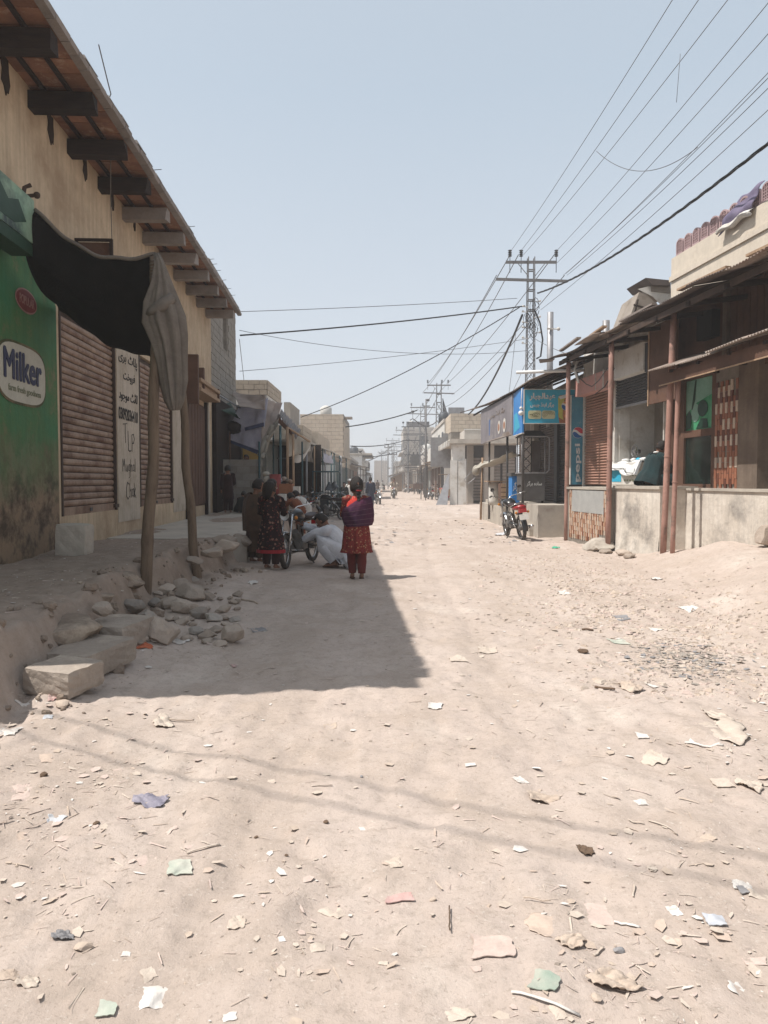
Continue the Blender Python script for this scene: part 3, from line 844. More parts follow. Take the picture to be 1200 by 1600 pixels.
M['block_earth'] = mat('dusty_cut_stone', (0.40, 0.34, 0.285), (0.29, 0.24, 0.20), 3, .95, .6, 20, rand=.08, dirt=((.46,.39,.32), .4, 3))
M['rock_grey'] = mat('grey_rock', (0.38, 0.34, 0.30), (0.27, 0.24, 0.21), 5, .95, 1.0, 10, rand=.22, dirt=((.36,.30,.25), .35, 4))
def rock(px, py, wpx, hr, label, seed, g='broken stones heaped at the foot of the bank', m='rock', cat='stone', name='stone', up=0.0):
    p = on_ground(px, py)
    w = wpx * 1.16 * p.y / FPX / 2
    rr = random.Random(seed * 7)
    o = inst(name, rock_mesh(seed, w, w * rr.uniform(.7, 1.0), w * hr, M[m]), None, (p.x, p.y + w * .5, p.z + w * hr * .62 + up), (rr.uniform(-.25,.25), rr.uniform(-.25,.25), rr.uniform(-.5,.5)))
    return tag(o, label, cat, g)
R_ = [
 (200,962,46,.72,'pale rounded stone resting behind the cut blocks near the pole base'),
 (157,962,40,.6,'greenish grey stone wedged behind the third cut block'),
 (250,1004,66,.62,'largest broken stone, pale brown, in front of the nearer bamboo pole'),
 (226,978,34,.9,'upright wedge stone between the cut blocks and the largest stone'),
 (262,952,44,.5,'flat stone just right of the nearer pole base'),
 (285,958,46,.55,'squarish brown stone in the middle of the heap'),
 (311,968,34,.6,'smaller brown stone at the right side of the heap'),
 (296,938,50,.6,'dark topped stone behind the middle of the heap'),
 (276,925,44,.5,'low wide stone at the back of the heap'),
 (330,972,30,.5,'flat grey stone on the right slope of the heap'),
 (357,1006,42,.75,'lone upright grey stone farthest right in the heap'),
 (322,1000,30,.55,'small grey stone leaning left of the farthest right stone'),
 (304,992,30,.4,'low flat stone in front of the squarish brown stone'),
 (341,1010,26,.4,'small flat chip of stone at the front right of the heap'),
 (349,958,26,.5,'small stone at the upper right end of the heap'),
 (366,972,20,.5,'little stone lying loose at the right tip of the heap'),
 (254,930,34,.55,'brown stone touching the right side of the nearer pole'),
 (318,938,36,.5,'brown stone at the top right of the heap'),
 (300,914,30,.5,'small stone near the foot of the farther pole'),
 (335,990,24,.5,'small brown stone in the dip at the right of the heap'),
 (283,976,26,.5,'small wedge stone beside the largest stone'),
 (240,948,24,.6,'small stone pinched between the pole and the pale rounded stone'),
]
for i, (x, y, w, h, l) in enumerate(R_): rock(x, y, w, h, l, 31 + i, m='rock' if i % 3 else 'rock_grey')
for i in range(44):
    rr = random.Random(900 + i)
    rock(rr.uniform(215, 372), rr.uniform(925, 1010), rr.uniform(8, 18), .6, 'thumb sized stone chip lying among the heaped stones', 70 + i, 'stone chips among the heap')
# three cut blocks and the step stone
def cut_block(px, py, L, W, H, rz, label, seed, m='block_earth'):
    p = on_ground(px, py)
    rr = random.Random(seed)
    bm = bmesh.new(); bmesh.ops.create_cube(bm, size=1)
    bmesh.ops.subdivide_edges(bm, edges=bm.edges[:], cuts=5, use_grid_fill=True)
    for v in bm.verts:
        q = v.co; e = sum(1 for c in q if abs(c) > .49)
        k = 1 - (.055 if e >= 3 else .025 if e == 2 else 0) - rr.uniform(0, .02)
        v.co = Vector((q.x * L * k, q.y * W * k, q.z * H * k))
        v.co += Vector((rr.uniform(-1,1), rr.uniform(-1,1), rr.uniform(-1,1))) * .004
    me = bpy.data.meshes.new('stone_block'); bm.to_mesh(me); bm.free(); me.materials.append(M[m])
    o = inst('stone_block', me, None, (p.x, p.y + W * .4, p.z + H * .45), (rr.uniform(-.05,.05), rr.uniform(-.07,.07), rz))
    return tag(o, label, 'stone block', 'cut stone blocks lining the bank')
cut_block(86, 1084, .36, .36, .17, -.30, 'nearest cut block of the three lining the bank, with a chipped corner', 1)
cut_block(122, 1056, .38, .60, .18, -.26, 'middle cut block of the three lining the bank', 2)
cut_block(170, 1012, .42, .50, .20, -.24, 'farthest cut block of the three, against the heap of stones', 3)
o = cut_block(110, 868, .36, .36, .40, .05, 'cut block standing alone under the corner of the near shutter', 4, 'concrete_lt'); del o['group']
# concrete platform slab
pf = MB()
e0 = [(-3.95-.6, 12.2), (-2.60, 12.0), (-2.30, 12.6), (-2.42, 15.0), (-2.6, 18), (-2.75, 23.2), (-5.2, 23.2)]
pf.prism([(x, y, .0) for x, y in e0], (0, 0, .53))
tag(pf.build('concrete_platform', M['concrete_lt']), 'low dusty concrete platform in front of the far shutters where the boy stands', 'platform')
for i, (x, y, w, h, l) in enumerate([(352, 862, 44, .5, 'broken stone under the near lip of the concrete platform'), (330, 872, 40, .5, 'broken stone left of the platform corner'), (374, 852, 34, .6, 'pale broken stone at the platform corner'),(345,850,40,.4,'flat broken slab at the platform edge'),(300,880,30,.4,'half buried stone behind the farther pole')]):
    rock(x, y, w, h, l, 131 + i, 'broken edge of the platform')

# crumbled earth along the broken bank, uncountable
rk_ = random.Random(77); cb_ = MB()
for i in range(230):
    y = 4.4 + 7.4 * rk_.random() ** .9
    e = float(bank_edge(np.array([y]))[0]); x = e + rk_.gauss(.06, .20)
    r = .012 + .055 * rk_.random() ** 2.2
    cb_.ball((x, y, g1(x, y) + r * .25), r, 7, 5, rz=r*.7, ry=r*rk_.uniform(.7, 1.1), rough=.22, seed=i, rot=Euler((rk_.uniform(-.5,.5), rk_.uniform(-.5,.5), rk_.uniform(0,3))))
tag(stuff(cb_.build('earth_clods', [M['mudlump']])), 'crumbled earth clods along the broken bank', 'clods')

for i, (x, y, z, a, b_, c, l) in enumerate([(-2.66, 5.75, .27, .50, .62, .22, 'large packed earth lump of the ledge left of the cut blocks'), (-2.62, 5.05, .10, .26, .40, .24, 'packed earth lump below the ledge at the left edge'), (-2.75, 6.9, .33, .34, .5, .14, 'low packed earth hump behind the middle cut block'), (-2.9, 8.0, .36, .4, .5, .14, 'low packed earth hump left of the nearer bamboo pole')]):
    me = rock_mesh(500 + i, a, b_, c, M['mudlump'], rough=.8, sub=4)
    tag(inst('earth_lump', me, None, (x, y, z), (0, 0, -.2 + i * .2)), l, 'earth lump', 'earth lumps of the broken bank')
# ------------------------------------------------------------------ right building with the porch
RX, RY, RS = 5.0, 13.5, 0.10
RTH = math.atan(RS)
def rw(x, y, z=0):
    return Vector((RX, RY, 0)) + Matrix.Rotation(RTH, 3, 'Z') @ Vector((x, y, z))
ROTR = (0, 0, -PI/2)
M['tile_a'] = mat('terracotta_slip', (0.30, 0.13, 0.075), (0.25, 0.10, 0.06), 5, .5, .1, rand=.12)
M['tile_b'] = mat('cream_slip', (0.56, 0.46, 0.36), (0.5, 0.4, 0.32), 5, .5, .1, rand=.08)
M['tile_c'] = mat('dark_red_slip', (0.15, 0.055, 0.035), None, 5, .5, .1, rand=.1)
M['tile_p'] = mat('salmon_slip', (0.50, 0.30, 0.20), (0.44, 0.26, 0.17), 5, .6, .1, rand=.1)
M['plinth'] = mat('stained_plinth_plaster', (0.74, 0.68, 0.60), (0.52, 0.46, 0.39), 1.0, .92, .9, 7, streak=.35, dirt=((.24,.22,.20), .33, .9), zdirt=((.60,.56,.50), -.3, .5))
M['pier'] = mat('shaded_brown_plaster', (0.22, 0.17, 0.13), (0.12, 0.09, 0.07), 1.5, .9, .6, 12, streak=.5)  # stained brown plaster, darkened further for the shade on the pier
M['marble'] = mat('grey_marble_slab', (0.42, 0.42, 0.40), (0.34, 0.34, 0.33), 5, .4, .05)
M['pink_sign'] = mat('salmon_signboard', (0.56, 0.30, 0.26), (0.50, 0.27, 0.23), 2, .6, .08, dirt=((.42,.32,.28), .3, 2))
M['grey_sign'] = mat('faded_grey_signboard', (0.24, 0.22, 0.23), (0.18, 0.16, 0.17), 1.4, .6, .08, dirt=((.34,.31,.29), .25, 1.5))
M['blue_sign'] = mat('deep_blue_vinyl', (0.02, 0.18, 0.50), (0.04, 0.24, 0.58), 2.5, .45, .05)
M['teal_sign'] = mat('teal_vinyl', (0.03, 0.36, 0.54), (0.04, 0.40, 0.58), 1.5, .45, .04)
M['pepsi_blue'] = mat('sun_faded_blue', (0.07, 0.26, 0.36), (0.06, 0.21, 0.31), 2, .5, .05, dirt=((.20,.33,.38), .3, 3))
M['logo_red'] = mat('logo_red', (0.55, 0.05, 0.08), None, 4, .5, 0)
M['logo_blue'] = mat('logo_blue', (0.03, 0.14, 0.40), None, 4, .5, 0)
M['print_white'] = mat('white_print', (0.75, 0.76, 0.74), None, 4, .5, 0)
M['orange'] = mat('orange_print', (0.70, 0.32, 0.08), (0.6, 0.22, .08), 6, .5, 0)
M['lime'] = mat('yellow_green_print', (0.55, 0.50, 0.10), (0.4, 0.42, 0.1), 9, .5, 0)
M['meat'] = mat('fried_brown_print', (0.42, 0.17, 0.08), (0.25, 0.09, 0.04), 14, .5, 0)
M['food'] = mat('pale_food_print', (0.62, 0.60, 0.38), (0.5, 0.5, 0.3), 12, .5, 0)
M['food_dk'] = mat('dark_food_print', (0.12, 0.13, 0.06), None, 12, .5, 0)
M['poster_green'] = mat('green_glass_poster', (0.03, 0.22, 0.09), (0.10, 0.36, 0.20), 2.2, .25, 0)
M['poster_pale'] = mat('pale_green_poster', (0.24, 0.40, 0.32), (0.18, 0.34, 0.26), 3, .25, 0)
M['poster_dark'] = mat('poster_dark_figure', (0.012, 0.05, 0.03), None, 6, .3, 0)
M['dark_glass'] = mat('dark_door_glass', (0.015, 0.025, 0.02), None, 4, .08, 0, spec=.6)
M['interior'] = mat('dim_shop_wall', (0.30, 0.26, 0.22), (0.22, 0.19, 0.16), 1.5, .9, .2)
M['lilac'] = mat('pinkish_breeze_block', (0.42, 0.30, 0.30), (0.36, 0.25, 0.25), 5, .9, .3, rand=.08)
M['blanket'] = mat('faded_purple_blanket', (0.17, 0.145, 0.21), (0.12, 0.10, 0.16), 4, .95, .4, 40)

Rb = thing('shop_building', 'cream shop building with tin porch roof on red posts along the right of the street', 'building', (RX, RY, 0), RTH)
YN = -9.5; YF = 6.2
s = MB()
# plinth pieces
s.box(.60, 5, YN, .348, -.3, 1.28)
pl0 = s
pl0.build('plinth', M['plinth'], Rb)
s = MB(); s.box(.10, 5, .35, 2.38, -.3, 1.30); s.build('plinth', M['plinth'], Rb)
s = MB(); s.box(-.02, 5, 2.383, 4.95, -.3, 1.26); s.box(.75, 5, 4.953, YF, -.3, 1.30); s.build('plinth', M['mortar'], Rb)
s = MB(); s.box(.06, 1.2, .30, 2.42, 1.303, 1.36); s.box(.57, 1.2, YN, .296, 1.283, 1.33); s.box(-.06, 1.2, 2.44, 5.0, 1.263, 1.32); s.build('ledge', M['concrete_lt'], Rb)
s = MB(); s.sheet((.092,.36,-.1),(.092,2.3,-.1),(.092,2.3,.42),(.092,.36,.36),30,8,lambda u,v: Vector((-.05*(1-v)**2*(1+.5*math.sin(u*21+v*5))-.004,0,.05*math.sin(u*17)*(v>.9))),thick=.0); s.build('plaster_foot', M['plinth'], Rb, smooth=True)
# upper wall
s = MB(); s.box(2.5, 8, YN, 4.9, 3.5, 6.30); s.box(2.46, 2.8, YN, 4.93, 6.302, 6.42); s.box(2.5, 2.8, YN, 4.9, 6.422, 6.86)
s.build('upper_wall', M['cream'], Rb)
s = MB(); s.box(2.484, 2.499, YN, 4.9, 5.60, 5.625); s.build('groove', M['mortar'], Rb)
# breeze block parapet
bk = MB(); w = .31
bk.box(0, .06, 0, w, 0, .07)
bk.box(0, .06, 0, .035, .07, .30); bk.box(0, .06, w-.035, w, .07, .30)
for i in range(1, 4): bk.box(.005, .055, .035 + i*(w-.07)/4 - .008, .035 + i*(w-.07)/4 + .008, .07, .36)
for j in range(4): bk.box(.012, .048, .035, w-.035, .10 + j*.06, .116 + j*.06)
arc = [(0, w/2 + (w/2)*math.cos(a), .30 + .10*math.sin(a)) for a in [PI*i/8 for i in range(9)]]
arc_in = [(0, w/2 + (w/2-.035)*math.cos(a), .30 + .065*math.sin(a)) for a in [PI*i/8 for i in range(8, -1, -1)]]
for i in range(8):
    a, b, c, d = arc[i], arc[i+1], arc_in[7-i], arc_in[8-i]
    bk.prism([a, b, c, d], (.06, 0, 0))
bme = bk.mesh('breeze_block', M['lilac'])
for i in range(34):
    inst('breeze_block', bme, Rb, (2.55, 4.85 - (i+1)*.385, 6.862), (0, 0, 0))
s = MB(); s.box(2.56, 2.60, YN, 4.85, 6.862, 7.05); 
# porch posts
def post(x, y, z0, z1, r, label, lean=0.0, rz=0):
    s = MB(); a = rw(x, y, z0); b = rw(x + lean, y, z1)
    s.tube([a.lerp(b, i/6) for i in range(7)], r, 14)
    s2 = MB(); s2.ring(a.lerp(b, .42), r+.004, .007, 'z', 16, 5)
    t = thing('porch_post', label, 'post', (0, 0, 0), 0, 'red oxide porch posts on the right')
    s.build('pipe', M['rust_red'], t, smooth=True); s2.build('weld', M['rust_red'], t)
post(0, 0, .0, 4.5, .055, 'nearest thick red oxide porch post, standing in the sand', .14)
post(.05, -.25+.15*0, .0, 3.42, .042, 'thin short red post tight beside the nearest thick one', .07)
post(-.06, 2.35, .0, 4.5, .056, 'middle red porch post between tiled plinth and pale plaster plinth', .03)
post(-.04, 5.0, -.1, 4.52, .054, 'farthest red porch post beside the teal burger sign', .02)
# tiled plinth front
rt = random.Random(11)
tl = MB(); tb = MB(); tc_ = MB()
y = 2.47; col = 0
while y < 4.80:
    z = .10 + (.10 if col % 2 else 0); row = 0
    while z < 1.22:
        if not (z > .72 and 2.62 < y < 4.60) and not (z < .28 and y < 2.9):
            hue = (col + 2*row) % 5
            t = tl if hue in (0, 1) else (tb if hue in (2, 4) else tc_)
            d = rt.uniform(.012, .03)
            t.box(-.02 - d, -.02, y, y + .052, z, min(z + .185, 1.25))
        z += .195; row += 1
    y += .06; col += 1
stuff(tl.build('salmon_slips', M['tile_p'], Rb)); stuff(tb.build('cream_slips', M['tile_b'], Rb)); stuff(tc_.build('brown_slips', M['tile_a'], Rb))
s = MB(); s.box(-.05, -.022, 2.64, 4.58, .74, 1.24); s.build('marble_slab', M['marble'], Rb)

# shop wall behind the porch: piers
W = .80
s = MB()
s.box(W, 5, 6.12, YF, 1.31, 4.9)
s.box(W, 1.1, 4.0, 4.5, 1.3, 4.9)
s.box(W+.02, 1.1, 4.5, 6.12, 3.72, 4.9)
s.build('shop_wall', M['white_dirty'], Rb)
s = MB(); s.box(W+.02, 1.1, 1.57, 4.0, 3.86, 4.9); s.build('shop_wall', M['white_dirty'], Rb)
s = MB(); s.box(W, 1.15, 1.30, 1.57, 1.3, 4.9); s.build('brown_post', M['wood_brown'], Rb)
s = MB(); s.box(W+.04, 1.15, -.30, 1.30, 3.42, 4.9); s.box(W+.04, 1.15, YN, -.30, 3.30, 4.9); s.box(W+.02, 1.15, .98, 1.30, 1.3, 3.42); s.build('dark_boarding', M['wood_brown'], Rb)
s = MB(); s.box(W-.12, W+.03, -.30, .22, 3.98, 4.45); s.build('meter_box', M['black'], Rb)
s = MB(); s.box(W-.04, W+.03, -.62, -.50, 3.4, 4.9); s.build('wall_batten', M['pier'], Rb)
for i in range(9):
    s = MB(); s.box(W+.015, W+.038, -.46+i*.19-1.9, -.46+i*.19-1.73, 3.5, 4.85); s.build('plank', M['wood_brown'], Rb)
# red brown roller shutter (far shop)
s = MB(); s.box(W+.05, W+.08, 4.52, 6.10, 1.33, 3.70); sh = s.build('roller_shutter', M['frame_dark'], Rb)
sb2 = MB(); n = 34
for i in range(n):
    z = 1.36 + i * .069
    sb2._add([(W+.05, 4.53, z), (W+.05, 6.09, z), (W+.012, 4.53, z+.03), (W+.012, 6.09, z+.03), (W+.05, 4.53, z+.066), (W+.05, 6.09, z+.066)], [(0,1,3,2),(2,3,5,4)])
stuff(sb2.build('slats', M['slat_brown'], sh))
# salmon sign and white sign hung from the porch
sg = thing('shop_sign', 'blank salmon pink signboard above the brown roller shutter', 'sign', (RX, RY, 0), RTH)
s = MB(); s.box(.40, .66, 3.85, 5.70, 3.58, 3.98); s.build('board', M['pink_sign'], sg)
s = MB(); s.box(.38, .398, 3.82, 3.85, 3.56, 4.0); s.box(.385, .398, 4.3, 4.315, 3.58, 3.98); s.build('trim', M['white_dirty'], sg)
sg = thing('shop_sign', 'long blank white signboard above the open shop counter', 'sign', (RX, RY, 0), RTH)
s = MB(); s.box(.55, .78, 2.12, 3.75, 3.74, 4.32); s.build('board', M['white_dirty'], sg)
s = MB(); s.box(.58, .76, 2.0, 2.115, 3.70, 4.28); s.build('end_cap', M['slat_dark'], sg)
# half open dark shutter over the counter
s = MB(); n = 11
for i in range(n):
    z = 3.16 + i * .062
    s._add([(W-.02, 1.60, z), (W-.02, 3.98, z), (W-.05, 1.60, z+.028), (W-.05, 3.98, z+.028), (W-.02, 1.60, z+.06), (W-.02, 3.98, z+.06)], [(0,1,3,2),(2,3,5,4)])
sh2 = s.build('raised_shutter', M['slat_dark'], Rb)
s = MB(); s.box(W-.045, W+.02, 1.59, 3.99, 3.11, 3.158); s.build('bottom_rail', M['steel'], sh2)
s = MB(); s.box(W-.06, W-.002, 3.985, 4.03, 1.37, 3.86); s.build('shutter_guide', M['white_dirty'], Rb)
s = MB(); s.box(W-.06, W-.002, 1.55, 1.59, 1.37, 3.86); s.build('shutter_guide', M['white_dirty'], Rb)
# counter room
s = MB(); s.box(1.1, 1.7, 4.0, 4.12, 1.3, 3.86); s.box(W+.05,1.1,3.97,3.999,1.3,3.86); s.build('side_wall', M['white_dirty'], Rb)
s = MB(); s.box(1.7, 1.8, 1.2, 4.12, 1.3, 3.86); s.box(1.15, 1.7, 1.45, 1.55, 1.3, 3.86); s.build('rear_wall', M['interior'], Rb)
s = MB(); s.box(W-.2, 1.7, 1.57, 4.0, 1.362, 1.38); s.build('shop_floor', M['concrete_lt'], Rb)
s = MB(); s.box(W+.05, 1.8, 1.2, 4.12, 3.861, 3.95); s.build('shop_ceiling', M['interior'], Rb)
# big brown hanging board
s = MB(); s.box(.45, .50, .53, 1.63, 2.98, 4.5); hb = s.build('hanging_board', M['wood_brown']); hb.location = (RX, RY, 0); hb.rotation_euler.z = RTH
tag(hb, 'tall dark brown board hanging between the porch posts left of the green poster', 'board')
s = MB(); s.box(.43, .445, 1.61, 1.65, 2.95, 4.5); s.build('edge_trim', M['wood_pale'], hb)
# glazed door
s = MB()
s.box(W, W+.10, -.30, -.13, 1.33, 3.42); s.box(W, W+.10, .86, .98, 1.33, 3.42); s.box(W+.005, W+.095, -.13, .86, 2.27, 2.40); s.box(W+.005, W+.095, -.13, .86, 1.33, 1.40); s.box(W+.005, W+.095, -.13, .86, 3.34, 3.42)
gd = s.build('glazed_door', M['wood_brown'], Rb)
s = MB(); s.box(W+.04, W+.055, -.128, .858, 2.402, 3.338); s.build('pane', M['poster_green'], gd)
s = MB(); s.box(W+.04, W+.055, -.128, .858, 1.402, 2.268); s.build('pane', M['dark_glass'], gd)
def flat(pts, x, m, name, parent, d=.002):
    b = MB(); b.prism([(x, y, z) for y, z in pts], (-d, 0, 0)); return b.build(name, m, parent)
flat([(0.843,3.33),(-0.113,3.33),(-0.113,3.02),(0.467,2.90),(0.843,2.72)], W+.038, M['poster_pale'], 'poster_field', gd)
flat([(.50+.15*math.cos(a), 2.72+.17*math.sin(a)) for a in [2*PI*i/16 for i in range(16)]], W+.034, M['poster_pale'], 'poster_figure', gd)
flat([(.24+.18*math.cos(a), 2.78+.15*math.sin(a)) for a in [2*PI*i/16 for i in range(16)]], W+.032, M['poster_dark'], 'poster_figure', gd)
flat([(0.519,3.32),(0.467,3.32),(0.519,2.95),(0.604,2.78),(0.638,2.80)], W+.032, M['poster_dark'], 'poster_figure', gd)
flat([(0.843,2.68),(0.723,2.78),(0.621,2.66),(0.672,2.44),(0.843,2.42)], W+.032, M['poster_dark'], 'poster_figure', gd)
flat([(0.041,2.42),(0.467,2.42),(0.399,2.5),(0.280,2.60),(0.075,2.58)], W+.032, M['poster_dark'], 'poster_figure', gd)
# tiled pillar: each slip a tile
s = MB(); s.box(W-.02, W+.35, -1.06, -.303, 1.28, 3.40); tp = s.build('tiled_pillar', M['mortar'], Rb)
tms = [MB().box(-.022, 0, 0, .066, 0, .178).mesh('tile', M[k]) for k in ('tile_a', 'tile_b', 'tile_c')]
for c in range(9):
    for r in range(10):
        z = 1.31 + r*.186 + (.093 if c % 2 else 0)
        if z > 3.0 or rt.random() < .03: continue
        k = rt.choice((0, 1, 2)) if rt.random() < .18 else [0, 1, 1, 0, 2][(c*2 + r*3 + (c//2)) % 5] if (r % 3) else [0, 0, 2, 0, 0][(c + r) % 5]
        inst('tile', tms[k], tp, (W-.021 - rt.uniform(0, .008), -1.03 + c*.0795, z))
# plaster pillar and dark bay nearer the camera
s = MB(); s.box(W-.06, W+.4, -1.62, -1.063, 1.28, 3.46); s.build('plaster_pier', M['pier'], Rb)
s = MB(); s.box(W+1.5, W+1.6, YN, -1.62, 1.28, 3.6); s.box(W+.4, W+1.6, -1.9, -1.62, 1.28, 3.5); s.build('recess_wall', M['wood_dark'], Rb)
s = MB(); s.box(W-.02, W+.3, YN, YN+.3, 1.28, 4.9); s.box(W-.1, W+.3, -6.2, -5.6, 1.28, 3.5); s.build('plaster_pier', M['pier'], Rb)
# interior blocker for the whole row
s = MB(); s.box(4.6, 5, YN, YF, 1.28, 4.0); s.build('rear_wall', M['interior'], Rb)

# ------------------------------------------------------------------ porch roofs
def corrugated(x0, z0, x1, z1, ya, yb, pitch, amp, wob=None, thick=.004, seed=0, nx=8):
    """ridges run along x, waves along y"""
    n = int(abs(yb - ya) / pitch * 8)
    def fn(u, v):
        y = ya + (yb - ya) * u
        z = amp * math.cos(2 * PI * y / pitch)
        if wob: z += wob(y, v)
        return Vector((0, 0, z))
    b = MB()
    b.sheet((x0, ya, z0), (x0, yb, z0), (x1, yb, z1), (x1, ya, z1), n, nx, fn, thick=thick)
    return b
pr = thing('porch_roof', 'rust stained tin porch roof reaching from the cream wall to the red posts', 'roof', (RX, RY, 0), RTH)
rp = random.Random(5)
def wob(y, v): return .035 * math.sin(y * .9 + 1) + .02 * math.sin(y * 2.7)
yy = YN
while yy < 5.4:
    w_ = min(1.02, 5.45 - yy)
    x_out = -.32 + rp.uniform(-.12, .08); dz = rp.uniform(-.015, .02)
    corrugated(x_out, 4.50 + dz, 2.5, 5.02 + dz, yy - .04, yy + w_ + .03, .075, .011, wob, nx=6).build('tin_sheet', M['tin_dark'] if rp.random() < .3 else M['tin'], pr, smooth=True)
    yy += 1.0
s = MB()
for x, z in ((-.08, 4.42), (1.0, 4.60), (2.2, 4.80)): s.box(x, x+.09, YN, 5.3, z-.05, z+.03)
s.build('purlin', M['wood_dark'], pr)
for yy in np.arange(YN + .3, 5.4, 1.15):
    s = MB(); a = .0; s.hull8([(-.2,yy,4.28),(2.5,yy,4.66),(2.5,yy+.08,4.66),(-.2,yy+.08,4.28),(-.2,yy,4.36),(2.5,yy,4.74),(2.5,yy+.08,4.74),(-.2,yy+.08,4.36)])
    s.build('rafter', M['wood_dark'], pr)
s = MB(); s.box(-.16, -.13, YN, 5.3, 4.30, 4.40); s.build('fascia', M['frame_dark'], pr)
for i, (yy, L, x_, zz) in enumerate([(4.2,1.4,-.28,4.62),(2.7,1.1,-.2,4.63),(1.0,1.6,-.1,4.64),(-1.5,1.3,-.15,4.62),(3.4,.9,-.05,4.66),(-3.4,1.2,-.15,4.6)]):
    s = MB(); s.cbox((x_, yy, zz), (.10, L, .035), Euler((rp.uniform(-.04,.04), 0, rp.uniform(-.12,.12)))); s.build('loose_batten', M['wood_pale'] if i % 2 else M['tin'], pr)
s = MB(); s.hull8([(-.75,5.05,4.40),(-.3,5.2,4.44),(-.2,5.7,4.46),(-.55,5.6,4.40),(-.75,5.05,4.41),(-.3,5.2,4.46),(-.2,5.7,4.48),(-.55,5.6,4.42)]); s.build('bent_sheet', M['tin_dark'], pr)
# lower awning sheet beside the poster door
lr = thing('lower_awning', 'lower corrugated tin awning with dark valance over the glazed door', 'awning', (RX, RY, 0), RTH)
def wob2(y, v): return .03 * math.sin(y * 1.3)
for i in range(8):
    ya = .12 - (i+1)*.98
    corrugated(-.22 + rp.uniform(-.04,.05), 3.42 + i*.012, W+.02, 3.78, ya, ya + 1.02, .075, .014, wob2, nx=4).build('tin_sheet', M['tin'], lr, smooth=True)
s = MB(); s.box(-.06, -.03, -7.8, .10, 3.16, 3.36); s.build('valance', M['wood_brown'], lr)
s = MB(); s.box(-.075, -.062, -7.8, .10, 3.145, 3.165); s.build('trim', M['wood_pale'], lr)
s = MB()
for yy in np.arange(-7.6, .2, .9): s.box(-.1, W, yy, yy+.06, 3.33, 3.38)
s.build('rafter', M['wood_dark'], lr)
# saucer lamp under the porch
s = MB(); c = rw(.65, 1.75, 4.44); s.tube([c + Vector((0,0,.07)), c + Vector((0,0,.05)), c + Vector((0,0,.0)), c + Vector((0,0,-.012))], [.04, .10, .17, .175], 20)
s.tube([c + Vector((0,0,.07)), c + Vector((0,0,.2))], .01, 6)
tag(s.build('ceiling_lamp', M['white'], smooth=True), 'white saucer shaped lamp hanging under the porch roof, unlit', 'lamp')
# blanket over the parapet
bl = MB()
def bf(u, v): return Vector((-.03*math.sin(v*9+u*4) - .05*math.sin(PI*v), 0, .03*math.sin(u*11) - .05*u*v))
bl.sheet((2.62, 1.30, 7.34), (2.62, 2.42, 7.28), (2.38, 2.55, 6.72), (2.44, 1.40, 6.84), 22, 14, bf, thick=.012)
bo = bl.build('blanket', M['blanket'], smooth=True); bo.location = (RX, RY, 0); bo.rotation_euler.z = RTH
tag(bo, 'faded purple blanket drying over the lattice parapet on the right roof', 'blanket')
bl = MB(); bl.sheet((2.37, 2.56, 6.78), (2.43, 1.40, 6.88), (2.40, 1.40, 6.78), (2.35, 2.56, 6.68), 14, 4, bf, thick=.01)
bl.build('hem', M['white_dirty'], bo, smooth=True)
# shed on the roof
Y_ = 19.3
sh = thing('roof_shed', 'small leaning tin and plank shed on the roof beyond the cream wall', 'shed')
s = MB(); s.prism([at(979, 512, Y_), at(986, 490, Y_), at(999, 456, Y_), at(1012, 462, Y_), at(1030, 478, Y_), at(1042, 500, Y_), at(1044, 520, Y_)], (.0, 1.4, 0)); s.build('side_panel', M['concrete'], sh)
s = MB(); a, b = at(994, 453, Y_-.1), at(1046, 486, Y_-.15)
s.prism([at(996, 452, Y_-.08), at(1012, 448, Y_-.08), at(1048, 452, Y_-.08), at(1048, 484, Y_-.08), at(1040, 484, Y_-.08), at(1020, 464, Y_-.08)], (0, -.03, 0)); s.build('sheet', M['white_dirty'], sh)
s = MB(); s.prism([at(1009, 434, Y_-.3), at(1048, 438, Y_-.3), at(1048, 446, Y_-.3), at(1019, 445, Y_-.3)], (0, 1.5, .1)); s.build('roof_sheet', M['tin_dark'], sh)
s = MB(); s.prism([at(1017, 446, Y_-.14), at(1048, 446, Y_-.14), at(1048, 458, Y_-.14), at(1018, 455, Y_-.14)], (0, 1.2, 0)); s.build('inner_panel', M['interior'], sh)
s = MB()
for p, q in (((987,508),(997,468)),((990,476),(1012,482)),((1012,482),(1014,500))): s.tube([at(*p, Y_-.03), at(*q, Y_-.03)], .02, 6)
s.build('strut', M['wood_dark'], sh)

# ------------------------------------------------------------------ pepsi upright
def logo(parent, c, r, rot, m_top='logo_red', m_bot='logo_blue', sy=1.0):
    """round two colour mark in the local XZ plane facing -Y"""
    def cap(sgn, mk):
        b = MB(); pts = []
        for i in range(15):
            a = PI * i / 14; pts.append((r*math.cos(a)*.96, -.004, sgn*r*.96*math.sin(a)*sy))
        wav = [(-r*.96 + 2*r*.96*i/12, -.004, sgn*(.20*r) + .14*r*math.sin(2*PI*i/12)*1.0) for i in range(13)]
        pts = [p for p in pts if sgn*p[2] > .22*r] 
        pts += wav[1:-1] if sgn > 0 else wav[1:-1]
        b.prism(pts, (0, -.003, 0)); o = b.build('logo_half', M[mk], parent); o.location = c; o.rotation_euler = rot
    b = MB(); b.prism([(r*math.cos(2*PI*i/28), 0, r*math.sin(2*PI*i/28)*sy) for i in range(28)], (0, -.003, 0))
    o = b.build('logo_disc', M['print_white'], parent); o.location = c; o.rotation_euler = rot
    cap(1, m_top); cap(-1, m_bot)
pp = thing('upright_sign', 'tall blue upright soft drink sign standing left of the brown roller shutter', 'sign', (0,0,0))
Yp = 19.80
a, b = at(892, 612, Yp), at(912, 756, Yp)
